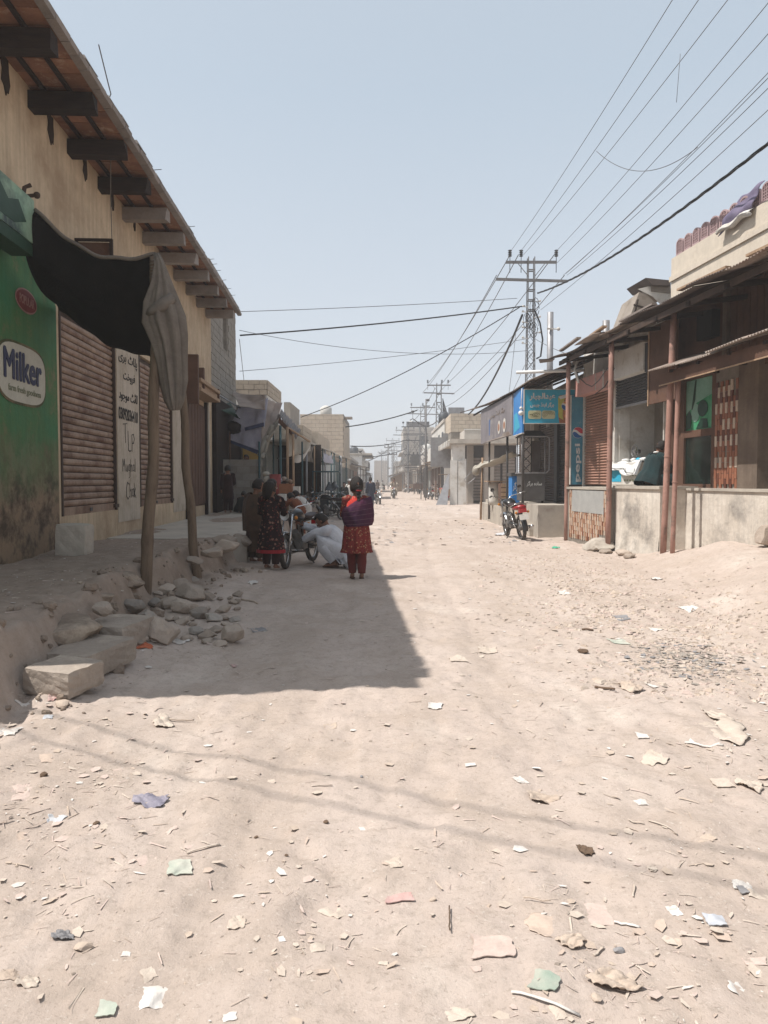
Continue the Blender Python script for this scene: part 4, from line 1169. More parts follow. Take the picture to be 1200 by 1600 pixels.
xl, xr, zt, zb = at(893, 640, Yp).x, at(911, 640, Yp).x, at(893, 618, Yp).z, at(893, 757, Yp).z
s = MB(); s.box(xl, xr, Yp, Yp+.08, zb, zt); s.build('board', M['pepsi_blue'], pp)
s = MB(); s.box(xl-.02, xl-.002, Yp-.01, Yp+.09, zb, zt); s.box(xr+.002, xr+.02, Yp-.01, Yp+.09, zb, zt); s.build('edge', M['white_dirty'], pp)
pc = at(903, 676, Yp)
logo(pp, Vector((pc.x - .0, Yp - .006, pc.z)), .145, (0, R(20), 0))
tm = text_mesh('lettering', 'pepsi', M['print_white'], 1.0, .17, .02)
inst('lettering', tm, pp, (at(903, 723, Yp).x, Yp-.008, at(903, 723, Yp).z), (0, -PI/2, 0))
s = MB()
for i in range(7): s.ball((at(903,745,Yp).x + .05*math.cos(i*2.1), Yp-.002, at(903,747,Yp).z + .07*math.sin(i*1.7)), .018, 6, 4)
s.build('droplets', M['print_white'], pp)

# ------------------------------------------------------------------ burger shop
Bs = thing('burger_shop', 'burger shop row with dark shutters behind a concrete step under a tin awning', 'building')
# step / platform in chunks
def wbox(name, x0, x1, y0, y1, z0, z1, m, parent): 
    s = MB(); s.box(x0, x1, y0, y1, z0, z1); return s.build(name, M[m], parent)
wbox('step', 3.95, 5.6, 19.35, 21.6, -.2, .84, 'concrete_lt', Bs)
wbox('step', 4.05, 5.6, 21.602, 27, -.2, .80, 'concrete_lt', Bs)
wbox('step', 3.80, 4.04, 24.2, 30, -.2, .62, 'concrete_lt', Bs); wbox('step', 4.041, 6, 27.003, 30, -.2, .74, 'concrete_lt', Bs)
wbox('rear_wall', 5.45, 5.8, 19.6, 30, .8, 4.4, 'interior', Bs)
wbox('end_wall', 5.6, 7.5, 19.2, 19.5, .0, 4.4, 'white_dirty', Bs)
wbox('pillar', 5.30, 5.46, 23.2, 23.6, .8, 3.9, 'slat_dark', Bs)
wbox('pillar', 5.20, 5.46, 26.3, 27.0, .8, 3.9, 'concrete_lt', Bs)
def shutter_w(x, y0, y1, z0, z1, m, parent, h=.075):
    s = MB(); s.box(x+.035, x+.05, y0, y1, z0, z1); o = s.build('roller_shutter', M['frame_dark'], parent)
    b = MB(); n = int((z1-z0)/h)
    for i in range(n):
        z = z0 + i*h
        b._add([(x+.03,y0,z),(x+.03,y1,z),(x,y0,z+h*.45),(x,y1,z+h*.45),(x+.03,y0,z+h*.95),(x+.03,y1,z+h*.95)], [(0,1,3,2),(2,3,5,4)])
    stuff(b.build('slats', M[m], o)); return o
shutter_w(5.36, 19.7, 23.15, .86, 3.5, 'slat_dark', Bs)
shutter_w(5.36, 23.65, 26.25, .82, 3.5, 'slat_dkbrown', Bs)
shutter_w(5.30, 27.1, 29.8, .76, 3.2, 'tin', Bs)
# loose blocks at the step foot
for i, (px, py, L, W_, H, l) in enumerate([(722/5+700-2, 838, .55, .4, .34, 'rough block on the ground right of the motorcycle'), (836, 824, .5, .5, .55, 'pale block leaning on the concrete step behind the motorcycle'), (859, 826, .55, .45, .62, 'larger pale block resting against the step near the far porch post')]):
    cut_block(px, py, L, W_, H, .1*i, l, 40+i, 'concrete_lt'); 
# hollow block with two cells
hbk = MB(); p = on_ground(843, 838)
for dx in (-.2, -.01, .18): hbk.box(dx, dx+.035, -.1, .1, 0, .2)
hbk.box(-.2, .215, -.1, .1, .2, .235); hbk.box(-.2, .215, -.1, .1, -.03, 0)
o = hbk.build('hollow_block', M['block'], loc=(p.x+.05, p.y-.15, p.z+.02), rz=.1); tag(o, 'open hollow block on its side right of the parked motorcycle', 'concrete block')
# awning
aw = thing('tin_awning', 'corrugated tin awning over the burger shop, its far end sagging to a point', 'awning')
ya = 19.1
def wob3(y, v): return .02*math.sin(y*1.1) 
edges = [(19.1, 3.66, 3.99), (21, 3.58, 3.96), (23, 3.50, 3.98), (25, 3.42, 4.02), (27, 3.36, 4.08), (29, 3.2, 4.16), (30.4, 3.05, 4.20)]
for i in range(6):
    (y0, x0, z0), (y1, x1, z1) = edges[i], edges[i+1]
    b = MB(); n = int((y1-y0)/.09*6)
    def fn(u, v, y0=y0, y1=y1): return Vector((0,0,.014*math.cos(2*PI*(y0+(y1-y0)*u)/.09)))
    b.sheet((x0, y0-.03, z0+rp.uniform(-.01,.02)), (x1, y1+.03, z1), (6.2, y1+.03, 5.05), (6.2, y0-.03, 5.05), n, 5, fn, thick=.004)
    b.build('tin_sheet', M['tin_dark'] if i % 2 else M['tin'], aw, smooth=True)
s = MB()
for x, z in ((3.75, 3.96), (5.0, 4.45), (6.0, 4.85)): s.tube([(x, 19.0, z), (x-.25, 29.5, z+.06)], .035, 6)
s.build('purlin', M['wood_dark'], aw)
for yy in (19.15, 21.2, 23.4, 25.6, 27.8):
    s = MB(); s.tube([(3.66, yy, 3.9), (6.1, yy, 4.85)], .035, 6); s.build('rafter', M['wood_dark'], aw)
s = MB(); s.tube([(3.3, 18.95, 4.16), (5.0, 18.95, 4.22)], .04, 8); tag(s.build('white_pipe', M['white'], smooth=True), 'white pipe laid level above the burger sign', 'pipe') 
for i,(px, y0, y1, Yq) in enumerate([(818, 600, 784, 20.2), (793, 650, 800, 23.4), (765, 660, 800, 27.0)]):
    a, b = at(px, y0, Yq), at(px-1, y1, Yq); b.z = (.84, .3, .1)[i]
    s = MB(); s.tube([a, b], .035, 8); tag(s.build('awning_post', M['steel_dk'], smooth=True), ['dark iron post holding the left edge of the teal sign', 'dark iron post under the middle of the grey sign panel', 'dark iron post under the far end of the grey sign panel'][i], 'post', 'thin iron awning posts')
# big teal sign facing the camera
Ys = 20.0
ts = thing('burger_sign', 'teal burger and chips signboard with white Urdu lettering and food pictures', 'sign')
A, Bc = at(820, 609, Ys), at(905, 661, Ys)
s = MB(); s.box(A.x, Bc.x, Ys, Ys+.05, Bc.z, A.z); s.build('board', M['teal_sign'], ts)
s = MB(); s.box(A.x-.025, A.x-.002, Ys-.01, Ys+.06, Bc.z-.02, A.z+.02); s.box(A.x, Bc.x, Ys-.01, Ys+.06, A.z+.002, A.z+.022); s.box(A.x, Bc.x, Ys-.01, Ys+.06, Bc.z-.022, Bc.z-.002); s.build('frame', M['white_dirty'], ts)
k = Ys / FPX
def sp(px, py): p = at(px, py, Ys); return (p.x, Ys - .004, p.z)
inst('lettering', text_mesh('lettering', 'عبدالجبار', M['print_white'], 40*k, 12*k, .045, arabic=True), ts, sp(847.5, 620))
inst('lettering', text_mesh('lettering', 'برگر اینڈ چپس', M['print_white'], 37*k, 9*k, .04, arabic=True), ts, sp(847, 633))
def rrect(cx, cz, w, h, r, y, n=5):
    pts = []
    for (sx, sz, a0) in ((1,1,0),(-1,1,PI/2),(-1,-1,PI),(1,-1,3*PI/2)):
        for i in range(n):
            a = a0 + PI/2*i/(n-1); pts.append((cx + sx*(w/2-r) + r*math.cos(a), y, cz + sz*(h/2-r) + r*math.sin(a)))
    return pts
for cx, nm in ((835.5, 'plate'), (857, 'noodles')):
    c = sp(cx, 648)
    b = MB(); b.prism(rrect(c[0], c[2], 20.5*k, 13*k, 3*k, Ys-.001), (0,-.003,0)); po = b.build('food_picture', M['food'], ts)
    b = MB()
    if nm == 'noodles':
        for r_ in (2, 4, 6, 8): 
            b.tube([(c[0]+r_*k*1.15*math.cos(t*.5), Ys-.006, c[2]+r_*k*.72*math.sin(t*.5)) for t in range(9)], .006, 4)
    else:
        for r_ in (2.2, 4.4): b.tube([(c[0]+2*k+r_*k*1.3*math.cos(t*.6), Ys-.006, c[2]+r_*k*.7*math.sin(t*.6)) for t in range(10)], .007, 4)
        b.tube([(c[0]-8*k, Ys-.006, c[2]), (c[0]-5*k, Ys-.006, c[2]+1*k), (c[0]-3*k, Ys-.006, c[2]-.5*k)], .012, 4)
    b.build('print_lines', M['food_dk'], po)
# drink glass picture
b = MB(); pts = [sp(x, y) for x, y in [(872, 622), (874, 618), (880, 617), (899, 619), (900, 630), (900, 645), (897, 661), (874, 661), (872, 648), (873, 635)]]
b.prism([(p[0], Ys-.001, p[2]) for p in pts], (0, -.003, 0)); gpx = b.build('food_picture', M['meat'], ts)
b = MB(); pts = [sp(x, y) for x, y in [(872, 622), (876, 618), (883, 620), (880, 632), (879, 648), (880, 656), (873, 652), (872, 640)]]
b.prism([(p[0], Ys-.005, p[2]) for p in pts], (0, -.002, 0)); b.build('print_patch', M['lime'], gpx)
b = MB(); pts = [sp(x, y) for x, y in [(872, 620), (884, 616), (898, 618), (900, 622), (886, 621), (876, 624)]]
b.prism([(p[0], Ys-.008, p[2]) for p in pts], (0, -.002, 0)); b.build('print_patch', M['print_white'], gpx)
logo(ts, Vector(sp(884, 634)) + Vector((0, -.006, 0)), 6.8*k, (0, R(25), 0), 'orange', 'logo_blue', 1.05)
b = MB(); 
for (x, y, r_) in [(884, 650, 2.6), (893, 644, 3.2), (892, 628, 3), (889, 656, 3), (895, 653, 2.4)]: c = sp(x, y); b.disc((c[0], Ys-.006, c[2]), r_*k, .002, 'y', 12)
b.build('print_patch', M['orange'], gpx)
# street side panels
sp2 = thing('side_sign', 'faded grey signboard facing the street at the left of the teal sign', 'sign')
s = MB(); s.hull8([(3.62,21.45,2.76),(3.66,21.45,2.76),(3.52,27.2,2.78),(3.48,27.2,2.78),(3.62,21.45,3.90),(3.66,21.45,3.90),(3.52,27.2,3.98),(3.48,27.2,3.98)]); s.build('board', M['grey_sign'], sp2)
for yy, rr_v in ((22.6, .26), (23.5, .26)):
    s = MB(); x = 3.62 - (yy-21.45)*.0243 - .006
    s.prism([(x, yy+rr_v*1.0*math.cos(a), 3.12+rr_v*math.sin(a)*.8) for a in [2*PI*i/20 for i in range(20)]], (-.004,0,0)); po = s.build('round_picture', M['white_dirty'], sp2)
    s = MB(); s.prism([(x-.006, yy+.6*rr_v*math.cos(a), 3.12+.45*rr_v*math.sin(a)) for a in [2*PI*i/20 for i in range(20)]], (-.003,0,0)); s.build('print_patch', M['meat'], po)
s = MB(); x = 3.53
s.prism([(3.535, 25.9, 2.98), (3.535, 25.3, 2.98), (3.535, 25.2, 3.5), (3.535, 26.0, 3.5)][::-1], (-.012, 0, 0)); s.build('cup_picture', M['logo_blue'], sp2)
s = MB(); s.prism([(3.618, 21.46, 2.77),(3.50, 26.6, 2.79),(3.57, 24.6, 2.87),(3.61, 22.0, 2.90)], (-.012, 0, 0)); s.build('print_patch', M['tin'], sp2)
inst('lettering', text_mesh('lettering', 'برگر اینڈ چپس', M['tin'], 2.6, .20, .01, arabic=True), sp2, (3.555, 23.9, 3.58), (0, 0, -PI/2 + .024))
sp3 = thing('side_sign', 'plain bright blue panel facing the street next to the teal sign', 'sign')
s = MB(); s.box(3.66, 3.70, 20.06, 21.44, 2.74, 3.93); s.build('board', M['blue_sign'], sp3)
s = MB(); s.box(3.655, 3.71, 20.06, 21.44, 2.715, 2.738); s.box(3.65, 3.71, 21.442, 21.47, 2.72, 3.93); s.build('frame', M['white_dirty'], sp3)
s = MB(); s.prism([(3.658, 20.4, 2.9), (3.658, 21.3, 2.8), (3.658, 21.3, 3.3), (3.658, 20.9, 3.35)], (-.002, 0, 0)); s.build('print_patch', M['teal_sign'], sp3)
s = MB(); s.ball((3.62, 20.05, 3.25), .07, 8, 6); s.ball((3.62, 20.05, 3.38), .045, 8, 6); s.tube([(3.62,20.05,3.4),(3.64,20.05,3.9)], .01, 5)
tag(s.build('bulb', M['white'], smooth=True), 'unlit white bulb hanging at the left edge of the teal sign', 'bulb')
# chain like strip beside the pillar
s = MB(); p0 = at(899, 664, 19.9); p1 = at(892, 740, 19.9); 
for i in range(20):
    q = p0.lerp(p1, i/20); s.box(q.x-.03, q.x+.03, q.y, q.y+.02, q.z-.035, q.z+.02)
tag(s.build('bunting_strip', M['white_dirty']), 'white notched strip hanging down from the right end of the teal sign', 'bunting')

# burger cart
Yc = 20.9
bc = thing('burger_cart', 'grey metal burger cart with hand painted Urdu word and glass case frame', 'food cart')
zb_ = .86
xl, xr = at(815, 760, Yc).x, at(851, 760, Yc).x
zt_ = at(830, 740, Yc).z
s = MB(); s.box(xl, xr, Yc, Yc+.75, zb_+.05, zt_); s.build('body', M['steel_dk'], bc)
s = MB(); s.box(xl-.04, xr+.03, Yc-.04, Yc+.8, zt_+.002, zt_+.035); s.build('counter', M['steel'], bc)
inst('lettering', text_mesh('lettering', 'سادہ برگر', M['print_white'], .42, .15, .015, arabic=True), bc, ((xl+xr)/2+.03, Yc-.003, (zb_+zt_)/2+.12))
ztop = at(830, 682, Yc).z
for x in (xl, xr-.0):
    for y in (Yc, Yc+.72):
        s = MB(); s.tube([(x, y, zt_+.03), (x, y, ztop)], .018, 8); s.build('frame_post', M['steel'], bc, smooth=True)
s = MB()
s.hull8([(xl-.06,Yc-.1,ztop),(xr+.06,Yc-.1,ztop),(xr+.06,Yc+.85,ztop),(xl-.06,Yc+.85,ztop),(xl+.14,Yc+.1,ztop+.17),(xr-.10,Yc+.1,ztop+.17),(xr-.1,Yc+.65,ztop+.17),(xl+.14,Yc+.65,ztop+.17)])
s.build('roof', M['steel_dk'], bc)
s = MB(); s.tube([(xl-.06,Yc-.1,ztop),(xr+.02,Yc-.1,ztop),(xr+.1,Yc-.1,ztop-.04),(xr+.1,Yc-.1,zt_+.1),(xr+.02,Yc-.1,zt_+.02)], .02, 7); s.build('rail', M['steel'], bc, smooth=True)
s = MB(); h_ = (ztop - zt_)/4
for i in range(4):
    z = zt_ + .03 + i*h_
    s.tube([(xl,Yc+.05,z),(xl+.26,Yc+.05,z+h_)], .011, 4); s.tube([(xl+.26,Yc+.07,z),(xl,Yc+.07,z+h_)], .011, 4)
s.tube([(xl+.27,Yc+.06,zt_+.03),(xl+.27,Yc+.06,ztop)], .014, 5)
s.build('lattice', M['black'], bc)
s = MB(); s.box(xl+.35, xr-.03, Yc+.5, Yc+.52, zt_+.05, ztop-.1); s.build('back_board', M['tin_dark'], bc)
for x in (xl+.04, xr-.04):
    s = MB(); s.tube([(x, Yc+.1, zb_-.02), (x, Yc+.1, zb_+.06)], .03, 8); s.build('foot', M['black'], bc)
# blue painted box with Urdu scribble
bb = thing('blue_box', 'blue painted counter box with white Urdu scribble left of the grey cart', 'counter')
a, b = at(800, 744, 22.2), at(812, 779, 22.2)
s = MB(); s.box(a.x, b.x, 22.2, 22.8, .78, a.z); s.build('body', M['blue_sign'], bb)
s = MB(); s.box(a.x-.03, b.x+.1, 22.15, 22.85, a.z+.002, a.z+.10); s.build('top', M['steel_dk'], bb)
inst('lettering', text_mesh('lettering', 'برگر', M['print_white'], .17, .28, .02, arabic=True), bb, ((a.x+b.x)/2, 22.196, a.z-.3))
# wooden crates + white drum on the low step
a, b = at(783, 762, 24.6), at(799, 782, 24.6)
cr = thing('crate', 'slatted brown wooden crate on the low step under the grey sign', 'crate')
for i in range(5):
    z = .66 + i*.15
    s = MB(); s.box(a.x, b.x, 24.6, 24.63, z, z+.12); s.build('slat', M['wood_pale'], cr)
s = MB(); s.box(a.x, a.x+.05, 24.632, 24.68, .64, 1.42); s.box(b.x-.05, b.x, 24.632, 24.68, .64, 1.42); s.box(a.x, b.x, 24.7, 25.2, .64, 1.38); s.build('frame', M['wood_brown'], cr)
a, b = at(765, 750, 26.2), at(783, 784, 26.2)
s = MB(); cx = (a.x+b.x)/2; r_ = (b.x-a.x)/2
s.tube([(cx, 26.4, .62), (cx, 26.4, .8), (cx, 26.4, 1.15), (cx, 26.4, 1.42)], [r_, r_*1.02, r_*1.02, r_], 20)
tag(s.build('drum', M['white_dirty'], smooth=True), 'dusty white drum counter under the far end of the grey sign', 'drum')
s = MB(); s.box(cx-r_-.1, cx+r_+.5, 26.0, 26.9, 1.43, 1.47); tag(s.build('counter_board', M['wood_pale']), 'plank laid over the white drum as a counter', 'plank')
# sagging beige tarp
tt = MB()
def tf(u, v): return Vector((0, 0, -.18*math.sin(PI*u)*math.sin(PI*v) + .015*math.sin(u*25)))
tt.sheet(at(738, 735, 27.5), at(800, 706, 23.5), at(815, 712, 24.5), at(752, 722, 29.5), 20, 10, tf, thick=.01)
M['tarp'] = mat('sun_bleached_tarp', (0.42, 0.39, 0.33), (0.36, 0.33, 0.28), 3, .9, .3, 25)
tag(tt.build('tarp', M['tarp'], smooth=True), 'sun bleached beige tarp sloping below the grey sign panel', 'tarp')
s = MB(); p = on_ground(751, 812); s.tube([Vector((p.x, p.y, -.05)), at(754, 715, p.y)], .04, 7)
tag(s.build('tarp_pole', M['wood_pale'], smooth=True), 'thin wooden pole in the street holding the beige tarp', 'pole')
s = MB(); q = at(737, 736, p.y+.3)
s.tube([q, q+Vector((-.3,0,-.35)), q+Vector((-.15,0,-.5)), q+Vector((.1,.0,-.3)), at(748,732,p.y+.2)], .018, 5)
tag(s.build('loop_of_wire', M['steel']), 'slack loop of pale rope hanging left of the beige tarp', 'rope')
bgm = MB(); bgm.ball(at(744, 735, p.y+.2), .16, 10, 8, rz=.2, rough=.08); tag(bgm.build('hanging_bag', M['tarp'], smooth=True), 'pale round bag hanging from the tarp pole', 'bag')

# counter goods in the open shop ----------------------------------
ct = thing('counter_desk', 'shop counter with torn teal poster and white cloth thrown over it', 'counter', (RX, RY, 0), RTH)
s = MB(); s.box(.66, 1.1, 2.45, 3.92, 1.382, 1.86); s.build('desk', M['white_dirty'], ct)
s = MB(); s.box(.652, .658, 3.4, 3.9, 1.44, 1.83); s.build('poster', M['teal_sign'], ct)
s = MB()
for i in range(9): s.box(.652, .658, 2.6+.14*(i%5), 2.68+.14*(i%5), 1.45+.11*(i//5), 1.49+.11*(i//5))
stuff(s.build('printed_marks', M['olive_print'], ct))
cb = MB()
def cf(u, v): return Vector((-.03*math.sin(u*15)*v - .03*v, 0, .05*math.sin(u*5+1)*v - .16*u*v*0 - .02*math.sin(u*13)))
cb.sheet((.68, 3.96, 1.885), (.68, 2.40, 1.89), (.60, 2.36, 1.60), (.60, 3.98, 1.68), 26, 8, cf, thick=.006)
cb.sheet((1.12, 3.96, 1.885), (1.12, 2.4, 1.885), (.68, 2.4, 1.893), (.68, 3.96, 1.888), 12, 4, None, thick=.006)
cb.build('cloth', M['white'], ct, smooth=True)
cb = MB(); cb.tube([(.59, 3.9, 1.76), (.58, 3.5, 1.73), (.58, 3.1, 1.74), (.57, 3.0, 1.66)], .007, 5); cb.tube([(.57,3.0,1.74),(.57,2.95,1.64),(.57,2.55,1.62),(.57,2.5,1.72)], .007, 5); cb.build('cloth_stripe', M['black'], ct)
tf_ = thing('table_fan', 'small round table fan standing on the shop counter', 'fan', (RX, RY, 0), RTH)
s = MB(); s.ring((.98, 3.42, 2.12), .15, .008, 'x', 28, 5); s.ring((.94, 3.42, 2.12), .10, .004, 'x', 24, 4)
for i in range(16): a = 2*PI*i/16; s.tube([(.93, 3.42, 2.12), (.98, 3.42+.15*math.cos(a), 2.12+.15*math.sin(a))], .003, 4)
s.build('guard', M['steel'], tf_)
for i in range(3):
    a = 2*PI*i/3; s = MB(); s.prism([(1.0, 3.42, 2.12), (.99, 3.42+.12*math.cos(a), 2.12+.12*math.sin(a)), (1.01, 3.42+.11*math.cos(a+.8), 2.12+.11*math.sin(a+.8))], (.004, 0, 0)); s.build('blade', M['olive_print'], tf_)
s = MB(); s.tube([(1.02, 3.42, 1.895), (1.02, 3.42, 2.1)], .02, 8); s.tube([(1.0,3.42,2.12),(1.1,3.42,2.12)], .045, 10); s.disc((1.02,3.42,1.90), .08, .02, 'z', 16); s.build('stand', M['steel_dk'], tf_)
pf_ = thing('pedestal_fan', 'white pedestal fan standing in the dim open shop', 'fan', (RX, RY, 0), RTH)
s = MB(); s.tube([(1.45, 2.25, 1.362), (1.45, 2.25, 1.39), (1.45, 2.25, 1.41)], [.2, .2, .03], 16); s.build('base', M['white_dirty'], pf_)
s = MB(); s.tube([(1.45, 2.25, 1.4), (1.45, 2.2, 2.35)], .035, 8); s.build('pole', M['white_dirty'], pf_)
s = MB(); s.ball((1.42, 2.18, 2.52), .17, 14, 10, rz=.24, ry=.15); s.build('head', M['white_dirty'], pf_, smooth=True)
for i, (y, w_, c) in enumerate([(3.6, .22, 'white'), (3.2, .16, 'white'), (2.9, .2, 'teal_sign'), (2.6, .3, 'white')]):
    s = MB(); s.ball((.85, y, 1.925), w_*.4, 9, 6, rz=.04, ry=w_*.5, rough=.15, seed=i); o = s.build('cloth_scrap', M[c], smooth=True); o.location = (RX, RY, 0); o.rotation_euler.z = RTH
    tag(o, ['white scrap of cloth under the table fan', 'small white scrap beside the table fan on the counter', 'teal scrap of cloth in the middle of the counter', 'folded white cloth at the seller end of the counter'][i], 'cloth')
s = MB()
for z in (1.9, 2.2, 2.5, 2.8): s.box(1.3, 1.68, 1.60, 2.0, z, z+.03)
for y in (1.61, 1.97): s.box(1.3, 1.33, y, y+.03, 1.36, 3.0)
o = s.build('shelf_rack', M['frame_dark']); o.location = (RX, RY, 0); o.rotation_euler.z = RTH; tag(o, 'dark shelf rack behind the seated shopkeeper', 'shelf')
s = MB(); s.box(.90, .94, 1.62, 1.74, 1.39, 3.1); o = s.build('white_pipe', M['white']); o.location = (RX, RY, 0); o.rotation_euler.z = RTH; tag(o, 'upright white pipe at the right side of the open shop', 'pipe')
# stone half buried in the plinth
rk = rock_mesh(77, .22, .14, .18, M['rock']); p = rw(.56, -2.2, .62)
tag(inst('stone', rk, None, p, (0, 0, .1)), 'round yellowish stone set in the foot of the right plinth', 'stone')

for i, (x_, y_, sx, sy, sz, l) in enumerate([(-.10, 2.62, .42, .60, .17, 'broad eroded cement lump bulging at the foot between tiled and pale plinths'), (-.22, 1.2, .16, .25, .09, 'small rubble stone at the foot of the pale plinth'), (-.35, .6, .12, .16, .08, 'small rubble stone near the nearest thick porch post'), (-.30, 1.9, .12, .2, .08, 'flat rubble stone at the foot of the pale plinth')]):
    p = rw(x_, y_, 0); p.z = g1(p.x, p.y) + sz*.35
    tag(inst('stone', rock_mesh(200+i, sx, sy, sz, M['concrete_lt'] if i == 0 else M['rock']), None, p, (0, 0, .1*i)), l, 'stone')
# ------------------------------------------------------------------ left side beyond the long building
def block_courses(parent, x0, x1, y0, y1, z0, z1, m, bw=.42, bh=.21, face='y', name='block_courses', seed=0):
    """joined masonry: courses of separate blocks, joints recessed, on the faces -y and +x (or -x)"""
    rr = random.Random(seed); b = MB()
    z = z0; row = 0
    while z < z1 - .03:
        h = min(bh, z1 - z)
        if 'y' in face:
            x = x0 - (bw/2 if row % 2 else 0)
            while x < x1 - .02:
                a = max(x, x0); c = min(x + bw, x1)
                if c - a > .05: b.box(a+.008, c-.008, y0 - .02 - rr.uniform(0,.012), y0, z+.007, z+h-.007)
                x += bw
        for f, xx, sg in (('r', x1, 1), ('l', x0, -1)):
            if f in face:
                y = y0 - (bw/2 if row % 2 else 0)
                while y < y1 - .02:
                    a = max(y, y0); c = min(y + bw, y1)
                    d = .02 + rr.uniform(0, .012)
                    if c - a > .05:
                        if sg > 0: b.box(xx, xx+d, a+.008, c-.008, z+.007, z+h-.007)
                        else: b.box(xx-d, xx, a+.008, c-.008, z+.007, z+h-.007)
                    y += bw
        z += bh; row += 1
    return stuff(b.build(name, m, parent))
g2 = thing('block_building', 'tall unplastered grey block building with one open window hole beyond the ochre building', 'building', (LX, 0, 0), LTH)
s = MB(); 
s.box(-6, -.06, 22.05, 24.6, .0, 7.75); s.box(-6, -.06, 25.35, 27.3, 0, 7.75); s.box(-6, -.06, 24.6, 25.35, 0, 5.75); s.box(-6, -.06, 24.6, 25.35, 6.9, 7.75)
s.build('wall', M['mortar'], g2)
rr = random.Random(3); b = MB(); z = .3; row = 0
while z < 7.7:
    y = 22.06 - (.2 if row % 2 else 0)
    while y < 27.28:
        a, c = max(y, 22.06), min(y+.4, 27.29)
        if c-a > .06 and not (5.72 < z+.1 < 6.92 and c > 24.6 and a < 25.35): b.box(-.06, -.045 + rr.uniform(0, .012), a+.007, c-.007, z+.006, z+.196)
        y += .4
    z += .205; row += 1
stuff(b.build('block_courses', M['block'], g2))
s = MB(); s.box(-.35, -.30, 24.6, 25.35, 5.75, 6.9); s.build('window_board', M['white_dirty'], g2)
# pale roof parapets behind
bb2 = thing('block_building', 'low pale block house showing only its roof parapet behind the hanging tarps', 'building')
s = MB(); s.box(-6.6, -4.62, 30.0, 34.0, 0, 4.85); s.build('wall', M['white_dirty'], bb2)
block_courses(bb2, -6.6, -4.62, 30.0, 34.0, 4.86, 5.45, M['block_tan'], face='yr', seed=4)
s = MB(); s.box(-6.55, -4.66, 30.02, 33.9, 4.86, 5.43); s.build('parapet_core', M['mortar'], bb2)
s = MB(); s.box(-4.75, -4.45, 36, 40, 0, 5.2); o = s.build('block_wall', M['block']); tag(o, 'narrow grey block wall end rising right of the hanging tarps', 'wall')
# block wall in front of the boy
bw = thing('block_wall', 'waist high grey block wall behind the standing boy on the platform', 'wall')
s = MB(); s.box(-5.35, -3.80, 23.25, 23.42, .4, 2.12); s.build('mortar_core', M['mortar'], bw)
bme_ = [MB().box(0, .40, -.03 - .006*i, 0, 0, .205).mesh('block', M['block']) for i in range(3)]
hme = MB().box(0, .19, -.03, 0, 0, .205).mesh('block', M['block'])
for r in range(8):
    z = .42 + r*.213; x = -5.35
    if r % 2: inst('block', hme, bw, (x, 23.248, z)); x += .20
    while x < -3.85:
        wdt = min(.40, -3.80 - x)
        if wdt > .35: inst('block', bme_[(r+int(x*10)) % 3], bw, (x, 23.248, z))
        else: inst('block', hme, bw, (x, 23.248, z))
        x += .412
s = MB(); s.box(-5.02, -4.45, 26.9, 27.0, .5, 2.9); o = s.build('yellow_wall', M['yellow_wall']); tag(o, 'yellow painted wall seen between the block wall and the blue tarp', 'wall')
# shop row behind: posts, dark awning, hanging bags
da = thing('tin_awning', 'dark tin awning tucked under the tall grey block building', 'awning')
b = MB()
def dfn(u, v): return Vector((0,0,.012*math.cos(u*80)))
b.sheet(at(318, 628, 21.6), at(375, 655, 24.5), at(352, 616, 26.5), at(322, 602, 26.0), 40, 4, dfn, thick=.01); b.build('tin_sheet', M['sign_dark'], da, smooth=True)
s = MB(); s.tube([at(338, 585, 23.5), at(362, 606, 27)], .03, 5); s.tube([at(320,604,22), at(375,637,24.5)], .03, 5); s.build('batten', M['steel'], da)
for i, (px, y0, y1, Y, r_, m, l) in enumerate([(333, 640, 716, 24.5, .055, 'concrete_lt', 'pale pipe post inside the dark stall behind the block wall'), (354, 668, 716, 24.2, .03, 'steel', 'thin pale rod left of the yellow wall'),
    (359, 668, 716, 24.3, .03, 'wood_brown', 'thin brown rod left of the yellow wall')]):
    s = MB(); a, b_ = at(px, y0, Y), at(px, y1, Y); b_.z = .4; s.tube([b_, a], r_, 7); tag(s.build('stall_post', M[m], smooth=True), l, 'post')
s = MB()
for i in range(9): s.ball(at(331, 665 + i*5.5, 24.0) , .04 + .05*(i in (5,6)), 7, 5, rough=.2, seed=i)
tag(s.build('string_of_bags', M['meat']), 'string of small brown packets hanging in the dark stall', 'packets')
s = MB(); s.ball(at(335, 650, 23.6), .27, 12, 9, rz=.30, rough=.06, seed=3); tag(s.build('sack', M['grey_cloth'], smooth=True), 'bulging dark sack slung under the dark tin awning', 'sack')
s = MB(); s.ball(at(363, 668, 24.5), .3, 12, 9, rz=.2, rough=.15, seed=5); tag(s.build('bundle', M['wood_dark'], smooth=True), 'dark bundle under the awning above the yellow wall', 'bundle')
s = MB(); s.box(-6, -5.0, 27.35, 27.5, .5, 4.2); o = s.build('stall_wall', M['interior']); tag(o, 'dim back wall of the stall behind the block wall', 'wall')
s = MB(); s.box(.0, .12, 22.1, 27.2, .5, 3.9); o = s.build('shade_panel', M['wood_dark'], loc=(LX, 0, 0), rz=LTH); tag(o, 'added dark panel for the shaded stall interior along the foot of the grey block building', 'backdrop')  # dark sheet added where the stall interior lies in shade
